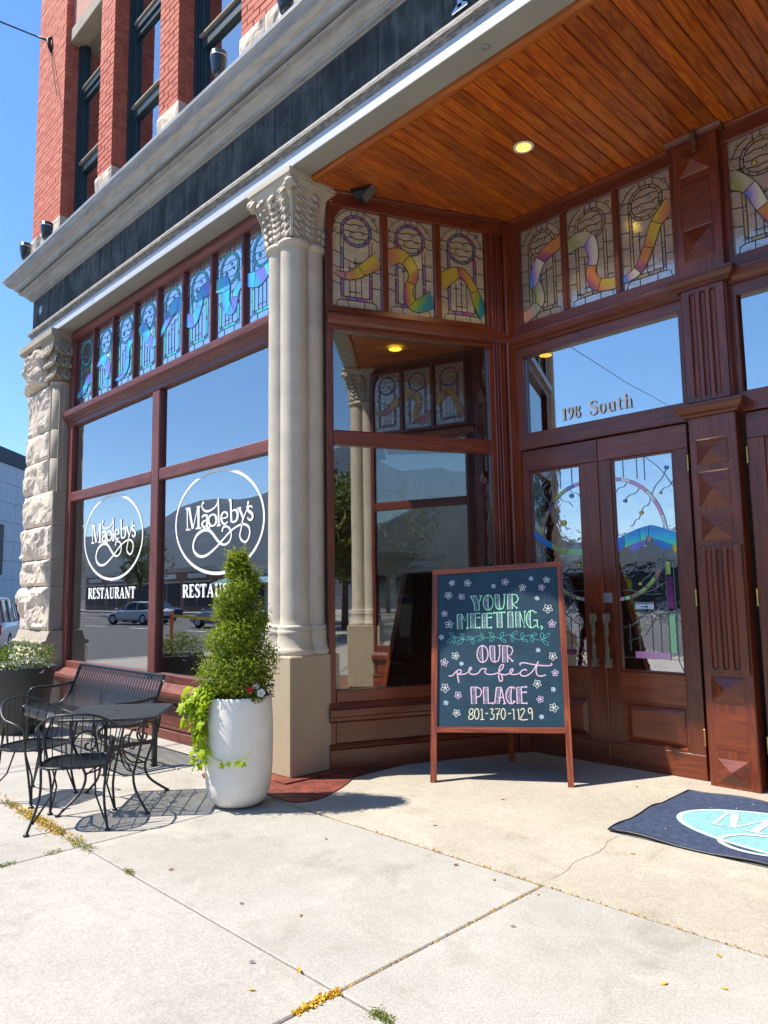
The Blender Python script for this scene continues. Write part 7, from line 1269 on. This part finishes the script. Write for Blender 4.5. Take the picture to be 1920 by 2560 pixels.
# ------------------------------------------------------------------ vehicles
GLD = plain('dark tinted car glass', (.008, .010, .012), .06, var=.05, spec=.8); TYR = plain('tyre rubber', (.018, .018, .018), .85, var=.15); RIM = plain('alloy rim', (.5, .5, .52), .3, .9); REDL = plain('red tail lamp', (.35, .008, .01), .2, var=.05); CLR = plain('clear lamp', (.6, .62, .64), .15, .3)
def car(label, loc, rot, paint, suv=False, grp='vehicles on the street'):
    t = thing('parked_car', label, 'car', loc, rot, grp)       # local +x forward
    L, W, H, g0 = (4.5, .92, 1.68, .26) if suv else (4.4, .88, 1.36, .22); bz = .98 if suv else .86
    def loft(st, mt, name, sm=True):
        v = []; f = []; m = len(st[0][1])
        for x, sec in st:
            for y, z in sec: v.append((x, y, z))
        for i in range(len(st)-1):
            for k in range(m): f.append((i*m+k, i*m+(k+1) % m, (i+1)*m+(k+1) % m, (i+1)*m+k))
        return MB().add(v, f, sm).add(v[:m], [tuple(range(m))]).add(v[-m:], [tuple(range(m))[::-1]]).build(name, mt, t)
    def sec(hw, z0, z1, r_=.06): return [(-hw*.93, z0), (-hw, z0+.15), (-hw, z1-r_*2), (-hw+r_*.6, z1-r_*.4), (-hw+r_*2.2, z1), (hw-r_*2.2, z1), (hw-r_*.6, z1-r_*.4), (hw, z1-r_*2), (hw, z0+.15), (hw*.93, z0)]
    hood = bz-.05 if suv else bz-.08; tail = bz+.02
    loft([(-L/2, sec(W*.86, g0+.18, tail-.12)), (-L/2+.06, sec(W*.93, g0+.05, tail-.03)), (-L/2+.5, sec(W, g0, tail)), (-.3, sec(W, g0, bz)), (.8, sec(W, g0, bz)), (1.35, sec(W*.98, g0, hood)), (L/2-.35, sec(W*.93, g0, hood-.12)), (L/2-.05, sec(W*.82, g0+.06, hood-.25)), (L/2, sec(W*.72, g0+.15, hood-.32))], paint, 'body')
    if suv: cab = [(-L/2+.02, .80, bz+.0, .78), (-L/2+.25, .80, H-.08, .66), (-L/2+.6, .80, H, .64), (.1, .80, H, .64), (.55, .80, H-.06, .62), (1.30, .80, bz-.04, .74)]
    else: cab = [(-L/2+.55, .76, bz, .70), (-L/2+1.15, .76, H-.06, .58), (-.3, .76, H, .56), (.15, .76, H-.03, .56), (1.15, .76, bz-.06, .68)]
    stn = []
    for x, hb, zt, ht in cab:
        zt = max(zt, bz+.02); stn.append((x, [(-hb, bz-.05), (-ht, zt-.05), (-ht+.08, zt), (ht-.08, zt), (ht, zt-.05), (hb, bz-.05)]))
    loft(stn, GLD, 'windows', False)
    rf = [(x+(.04 if i == 1 else 0), [(-ht-.01, zt-.04), (-ht+.07, zt+.012), (ht-.07, zt+.012), (ht+.01, zt-.04), (ht-.1, zt-.05), (-ht+.1, zt-.05)]) for i, (x, hb, zt, ht) in enumerate(cab) if 0 < i < len(cab)-1]
    loft(rf, paint, 'roof')
    xs = [c[0] for c in cab]
    for s in (-1, 1):
        for x in ((-.62, .35) if not suv else (-1.45, -.55, .38)):
            MB().tube([(x-.03, s*.83 if suv else s*.79, bz-.03), (x-.02 if x > 0 else x+.03, s*(.67 if suv else .60), H-.06)], .028, 6).build('pillar', paint, t)
        MB().cbox(.92, 1.06, s*(W+.02)-.06 if s > 0 else -W-.14, s*(W+.14) if s > 0 else -W-.02+.06, bz-.02, bz+.12, .03).build('wing_mirror', paint, t)
        MB().cbox(-L/2-.005, -L/2+.12, min(s*W*.60, s*W*.93), max(s*W*.60, s*W*.93), bz-.32 if suv else bz-.26, bz-.02 if suv else bz-.08, .015).build('tail_lamp', REDL, t)
        MB().cbox(L/2-.28, L/2-.06, min(s*W*.45, s*W*.84), max(s*W*.45, s*W*.84), hood-.36, hood-.22, .02).build('headlight', CLR, t)
        for x in (-1.32, 1.36):
            rr = .36 if suv else .32; M = Matrix.Translation((x, s*(W-.10), rr)) @ Matrix.Rotation(math.pi/2, 4, 'X')
            wh = MB().lathe([(rr*.62, -.11), (rr*.95, -.105), (rr, -.07), (rr, .07), (rr*.95, .105), (rr*.62, .11)], 22, M=M).build('tyre', TYR, t)
            MB().lathe([(0, -.07), (rr*.2, -.09), (rr*.55, -.085), (rr*.63, -.112), (rr*.63, .112), (rr*.55, .085), (rr*.2, .09), (0, .07)], 14, M=M).build('rim', RIM, t)
    MB().cbox(-L/2-.03, -L/2+.08, -W*.8, W*.8, g0+.12, g0+.30, .03).build('rear_bumper', MAT['dark'], t); MB().cbox(L/2-.12, L/2+.0, -W*.7, W*.7, g0+.1, g0+.26, .03).build('front_bumper', MAT['dark'], t)
    return t
pw, pb, ps, pg = plain('white car paint', (.62, .62, .63), .25, .1, var=.03, coat=.6), plain('dark blue car paint', (.012, .025, .05), .25, .2, var=.05, coat=.6), plain('silver car paint', (.42, .46, .50), .28, .4, var=.04, coat=.6), plain('black car paint', (.012, .012, .014), .25, .2, var=.05, coat=.6)
car('white sport utility vehicle parked beyond the stone pier at the left edge', (-24.05, 6.92, -.15), math.atan2(.457, -.885), pw, True)
car('dark blue car parked in front of the white utility vehicle', (-31.5, 10.9, -.15), math.atan2(.36, -.93), pb, True)
car('blue grey car reflected in the left lettered window', (-46.2, -15.4, -.15), 2.75, pb)
car('white car reflected low in the left lettered window', (-42.5, -12.9, -.15), 2.9, pw)
car('silver car reflected in the window beside the topiary', (-33.0, -13.2, -.15), 2.9, ps)
car('black car reflected behind the silver car in the window', (-38.0, -21.0, -.15), 3.1, pg)
car('red car parked far along the street to the right', (22.0, -6.0, -.15), 0.0, plain('red car paint', (.30, .012, .015), .25, .1, var=.05, coat=.6))

# ------------------------------------------------------------------ buildings round the street
wt = plain('white glazed tile', (.66, .66, .67), .5, var=.05)
P1 = Vector((-50.0, 14.8, 0)); wb = thing('white_tiled_building', 'low white tiled building with dark parapet beyond the parked vehicle', 'building', P1, math.atan2(.67, -.74))
MB().box(-9, 24, .06, 16, 0, 10.6).build('wall', wt, wb); MB().box(-9.2, 24.2, -.10, 16, 10.3, 11.25).build('parapet', plain('dark slate parapet', (.035, .045, .05), .6), wb)
for i in range(-4, 15):
    for j in range(8):
        if i in (-2, -1) and j < 7: continue
        MB().cbox(i*1.25+.012, (i+1)*1.25-.012, -.02, .06, .2+j*1.26+.01, .2+(j+1)*1.26-.01, .008).build('tile_panel', wt, wb)
MB().box(-2.45, -.1, .05, .058, .2, 9.0).build('window', plain('dark office glass', (.01, .013, .018), .08), wb)
for z in (2.3, 4.4, 6.6): MB().box(-2.45, -.1, -.01, .045, z, z+.12).build('window_bar', MAT['dark'], wb)
MB().cbox(-2.6, .05, -.5, -.03, 3.0, 6.2, .05).build('sign_box', MAT['dark'], wb)
def shopblock(label, loc, rot, w, d, h, wallm, nb, awn=None, roofm=None):
    t = thing('shop_building', label, 'building', loc, rot, 'shops across the street')
    MB().box(0, w, 0, d, 0, h).build('wall', wallm, t); MB().box(-.15, w+.15, -.25, d, h-.3, h+.15).build('cornice', roofm or MAT['curt'], t)
    for k in range(nb): MB().box(k*w/nb+1.2, (k+1)*w/nb-1.2, -.12, -.01, h-.95, h-.45).build('sign_board', MAT['white'] if k % 2 else MAT['steel'], t)
    bw_ = w/nb
    for i in range(nb):
        wn = MB().box(i*bw_+.5, (i+1)*bw_-.5, -.06, .0, .6, 3.0).build('shop_window', bpy.data.materials['dark office glass'], t)
        MB().box(i*bw_+.4, (i+1)*bw_-.4, -.12, -.06, 3.0, 3.2).box(i*bw_+bw_/2-.05, i*bw_+bw_/2+.05, -.1, -.061, .6, 3.0).build('frame', MAT['curt'], wn)
        if h > 60: 
            for k in (0, 1): MB().box(i*bw_+.8+k*bw_*.45, i*bw_+.8+k*bw_*.45+1.1, -.05, 0, 4.6, 6.3).build('upper_window', bpy.data.materials['dark office glass'], t)
    if awn: MB().prof_x([(0, 3.5), (-2.2, 2.75), (-2.2, 2.65), (0, 3.35)], .2, w-.2).build('awning', awn, t)
    return t
tanb = plain('tan stucco', (.55, .48, .38), .9, var=.15); brb = plain('brown brick front', (.34, .17, .11), .9, var=.25, scale=8, bmp=.3); greyb = plain('grey stucco', (.60, .60, .58), .9, var=.1); blueaw = plain('blue ribbed metal awning', (.20, .42, .55), .4, .1, var=.15, scale=12); yelb = plain('yellow brick', (.42, .30, .12), .9, var=.2, scale=10, bmp=.3)
shopblock('brown brick shop reflected left of the blue awning', (-62, -30, -.15), math.pi, 30, 14, 4.4, brb, 5)
shopblock('grey shop with blue awning reflected in the lettered windows', (-35, -31, -.15), math.pi, 26, 14, 3.9, greyb, 4, blueaw)
shopblock('tan shop reflected beside the column', (-6, -31, -.15), math.pi, 28, 14, 4.7, tanb, 5)
shopblock('brown shop straight across the street', (21, -31, -.15), math.pi, 26, 14, 4.4, brb, 4, plain('green canvas awning', (.04, .10, .05), .8))
MB().box(-120, 80, -31, -26, -.16, .0).build('far_pavement', MAT['slab'], kind='structure')
for k, yy in enumerate((-10.2, -17.5, -24)):
    m_ = MB()
    for i in range(26): m_.box(-80+i*6, -77+i*6, yy-.06, yy+.06, -.157, -.154)
    m_.build('lane_marking', MAT['white'], road, kind='stuff')
dl = thing('delineator_post', 'orange street delineator post reflected in the window beside the topiary', 'post', (-18.9, -2.3, 0.0)); MB().lathe([(0, 0), (.055, 0), (.05, .05), (.045, 1.0), (.03, 1.04), (0, 1.05)], 14).build('post', plain('orange plastic', (.75, .12, .02), .5, var=.05), dl); MB().lathe([(.20, .0), (.2, .04), (.08, .08)], 14).build('base', MAT['dark'], dl)
tp = MB().add([(-18.9, -2.3, 1.0), (-12.5, -3.0, .72), (-12.5, -3.0, .64), (-18.9, -2.3, .92)], [(0, 1, 2, 3)]).build('caution_tape', plain('yellow caution tape', (.62, .46, .03), .5, var=.2)); tag(tp, 'yellow caution tape strung from the orange delineator post', 'tape')
# ------------------------------------------------------------------ street trees
TL = leafmat('street tree leaf', (.05, .085, .012), (.11, .15, .02), (.26, .24, .03), .3); YLm = leafmat('turning tree leaf', (.12, .13, .015), (.28, .24, .02), (.45, .34, .03), .3)
def tree(label, loc, h, cr_, mt, seed, n=2600):
    t = thing('street_tree', label, 'tree', loc, 0, 'trees along the street'); q = random.Random(seed); pts = []; tk = MB()
    tk.tube([(0, 0, 0), (.05, .03, h*.3), (.0, -.05, h*.6), (.1, .0, h*.85)], [.16, .12, .08, .03], 8)
    cl_ = []
    for k in range(15):
        a = q.uniform(0, 6.28); rr = cr_*q.uniform(.2, .75); z = h*q.uniform(.42, .92); c = Vector((rr*math.cos(a), rr*math.sin(a), z)); cl_.append((c, cr_*q.uniform(.28, .5)))
        tk.tube([(0, 0, h*q.uniform(.3, .5)), tuple(c*.6+Vector((0, 0, h*.16))), tuple(c)], [.06, .035, .012], 6)
    tk.build('trunk', BARK, t)
    for i in range(n):
        c, r_ = cl_[i % 15]; d = Vector((q.gauss(0, 1), q.gauss(0, 1), q.gauss(0, .8))).normalized(); pts.append((c+d*r_*q.uniform(.6, 1.05), d, q.uniform(.7, 1.3)))
    leafcloud('crown', t, mt, pts, .28, q, .6)
tree('green tree reflected in the left lettered window', (-66, -24.5, 0), 7.5, 3.2, TL, 1)
tree('yellowing tree reflected in the narrow strip of the return window', (9.5, -.6, 0), 6.0, 2.3, YLm, 2, 3200); tree('added green tree beside the pavement darkening the return window reflection low down', (13.5, 1.2, 0), 6.0, 2.6, TL, 8, 3200); tree('broad added green tree farther right darkening the return window reflection', (19.5, 1.5, 0), 6.5, 3.0, TL, 9, 3200)  # the two green trees are added to shade the pavement and darken the return pane
tree('tall added green tree darkening the middle of the return window reflection', (24, -.8, 0), 7.5, 3.4, TL, 10, 3600); tree('added green tree blocking the bright road low in the return window reflection', (30, 2.0, 0), 7.0, 3.4, TL, 11, 3600); tree('far added green tree blocking the reflected road at the street end to the right', (38, -2.5, 0), 8, 4.0, TL, 12, 3600); tree('farthest added tree blocking the reflected road beside the pavement to the right', (44, 2.0, 0), 8, 4.0, TL, 13, 3600)  # trees added to keep the bright road out of the return pane's reflection
tree('green street tree farther along the pavement to the right', (17.5, -2.0, 0), 7.0, 2.4, TL, 3)
tree('second yellowing street tree far to the right', (25, -2.2, 0), 7.0, 2.5, YLm, 4)
tree('tall conifer like tree behind the shops', (-19, -48, 0), 13, 3.2, TL, 5)
# ------------------------------------------------------------------ mountains
prof_ = [(-180, 3.5), (-165, 3.6), (-156, 4.6), (-150, 6.2), (-145, 7.6), (-138, 7.6), (-129, 5.4), (-120, 3.6), (-100, 3.2), (-80, 3.6), (-60, 6.0), (-35, 9.5), (-20, 10.5), (-11, 11.5), (0, 9.0), (20, 6.5), (60, 5), (100, 4.5), (140, 3.6), (180, 3.5)]
def elev(a):
    for (a0, e0), (a1, e1) in zip(prof_, prof_[1:]):
        if a0 <= a <= a1: t = (a-a0)/(a1-a0); t = t*t*(3-2*t); return e0+(e1-e0)*t
v = []; f = []; na, nr = 240, 14
for j in range(nr+1):
    for i in range(na):
        a = -180+360*i/na; e = elev(a); t = j/nr; rr = 480+820*t; s = math.sin(min(1, t*1.15)*math.pi/2)
        nz = mnoise.fractal(Vector((math.cos(R(a))*9, math.sin(R(a))*9, t*3)), .9, 2.0, 5)
        v.append((rr*math.cos(R(a)), rr*math.sin(R(a)), -.5+math.tan(R(e))*1200*s**1.6*(1+.10*nz)+nz*20*t*s))
for j in range(nr):
    for i in range(na): f.append((j*na+i, j*na+(i+1) % na, (j+1)*na+(i+1) % na, (j+1)*na+i))
hm, ht, hb = new_mat('mountain scrub'); n_ = noise_tex(ht, coords(ht), .012, 8, .65); rp_ = ramp(ht, [(.35, (.025, .036, .034)), (.6, (.05, .058, .050)), (.75, (.085, .085, .07))], n_); ht.links.new(rp_.outputs[0], hb.inputs['Base Color']); hb.inputs['Roughness'].default_value = 1
MB().add(v, f, True).build('mountains', hm, kind='structure')

# ------------------------------------------------------------------ tables seen through the return window
WG = glass('wine glass', .12, (.93, .95, .95)); LIN = plain('white table linen', (.7, .7, .68), .85); DKW = plain('dark table top', (.02, .014, .010), .25, var=.2)
def dtable(label, x, y, rot, laid=False):
    t = thing('dining_table', label, 'table', (x, y, 0), rot, 'laid tables inside the restaurant')
    MB().cbox(-.6, .6, -.4, .4, .66, .70, .006).build('table_top', DKW, t); MB().lathe([(.26, 0), (.25, .03), (.05, .06), (.045, .66)], 14).build('pedestal', DKW, t)
    if laid:
        for sx, wh in ((-1, 'nearer'), (1, 'farther')):
            n_ = thing('folded_napkin', 'folded white napkin at the ' + wh + ' end of the table inside the return window', 'napkin', (x+.36*sx*math.cos(rot), y+.36*sx*math.sin(rot), .70), rot+.4*sx, 'table settings inside')
            MB().add([(-.10, -.07, 0), (.10, -.07, 0), (.10, .07, 0), (-.10, .07, 0), (-.07, -.03, .045), (.08, -.02, .03), (.06, .04, .05), (-.08, .03, .03)], [(0, 1, 5, 4), (1, 2, 6, 5), (2, 3, 7, 6), (3, 0, 4, 7), (4, 5, 6, 7)]).build('cloth', LIN, n_)
            a, b = .24*sx, .2*sx
            g_ = thing('wine_glass', 'stemmed wine glass at the ' + wh + ' end of the table inside the return window', 'glass', (x+a*math.cos(rot)-b*math.sin(rot), y+a*math.sin(rot)+b*math.cos(rot), .70), 0, 'table settings inside')
            MB().lathe([(.035, .002), (.03, .006), (.006, .012), (.005, .08), (.02, .10), (.036, .13), (.038, .16), (.032, .20)], 16).build('bowl', WG, g_)
    for s in (-1, 1):
        c = thing('dining_chair', ('near' if s < 0 else 'far') + ' dark dining chair at ' + label.replace('dark ', 'the '), 'chair', (x-s*.62*math.sin(rot), y+s*.62*math.cos(rot), 0), rot+(0 if s > 0 else math.pi), 'dark dining chairs inside')
        MB().cbox(-.2, .2, -.2, .2, .40, .45, .01).build('seat', DKW, c); MB().cbox(-.2, .2, .17, .21, .5, .88, .015).build('backrest', DKW, c)
        for a in (-.18, .18):
            for b in (-.18, .18): MB().cbox(a-.015, a+.015, b-.015, b+.015, 0, .40 if b < 0 else .86, .003).build('leg', DKW, c)
dtable('dark table just inside the return window', -5.6, 5.7, 1.15, True); dtable('dark table farther inside the restaurant', -6.6, 6.9, .2); dtable('dark table behind the street window', -7.3, 5.1, 0.0)
nt1 = MB().box(-.085, .085, 0, .004, 0, .20).build('posted_notice', plain('black printed notice', (.05, .048, .045), .6, var=.9, scale=30), None, (-4.70, 4.88, 1.49), RA); tag(nt1, 'black printed notice hanging inside the return window', 'notice')
nt2 = MB().prism([(-.09, .37), (.10, .37), (.05, 0), (-.04, 0)], 0, .004).build('posted_notice', plain('white price sheet', (.62, .62, .58), .6, var=.1, scale=12), None, (-4.70, 4.88, 1.10), RA); tag(nt2, 'white tapered paper with blue heading inside the return window', 'notice'); MB().box(-.085, .095, -.002, 0, .30, .365).build('blue_heading', plain('blue print', (.04, .07, .3), .6), nt2)

# ------------------------------------------------------------------ valley haze
hmesh = MB().box(-1400, 1400, -1400, 1400, -1.6, 360)
hm2 = bpy.data.materials.new('valley haze'); hm2.use_nodes = True; t_ = hm2.node_tree; t_.nodes.clear(); o_ = N(t_, 'ShaderNodeOutputMaterial'); pv = N(t_, 'ShaderNodeVolumePrincipled'); pv.inputs['Color'].default_value = (.30, .54, 1.0, 1); pv.inputs['Density'].default_value = .00024; pv.inputs['Anisotropy'].default_value = .2; t_.links.new(pv.outputs[0], o_.inputs['Volume'])
hmesh.build('haze', hm2, kind='stuff')
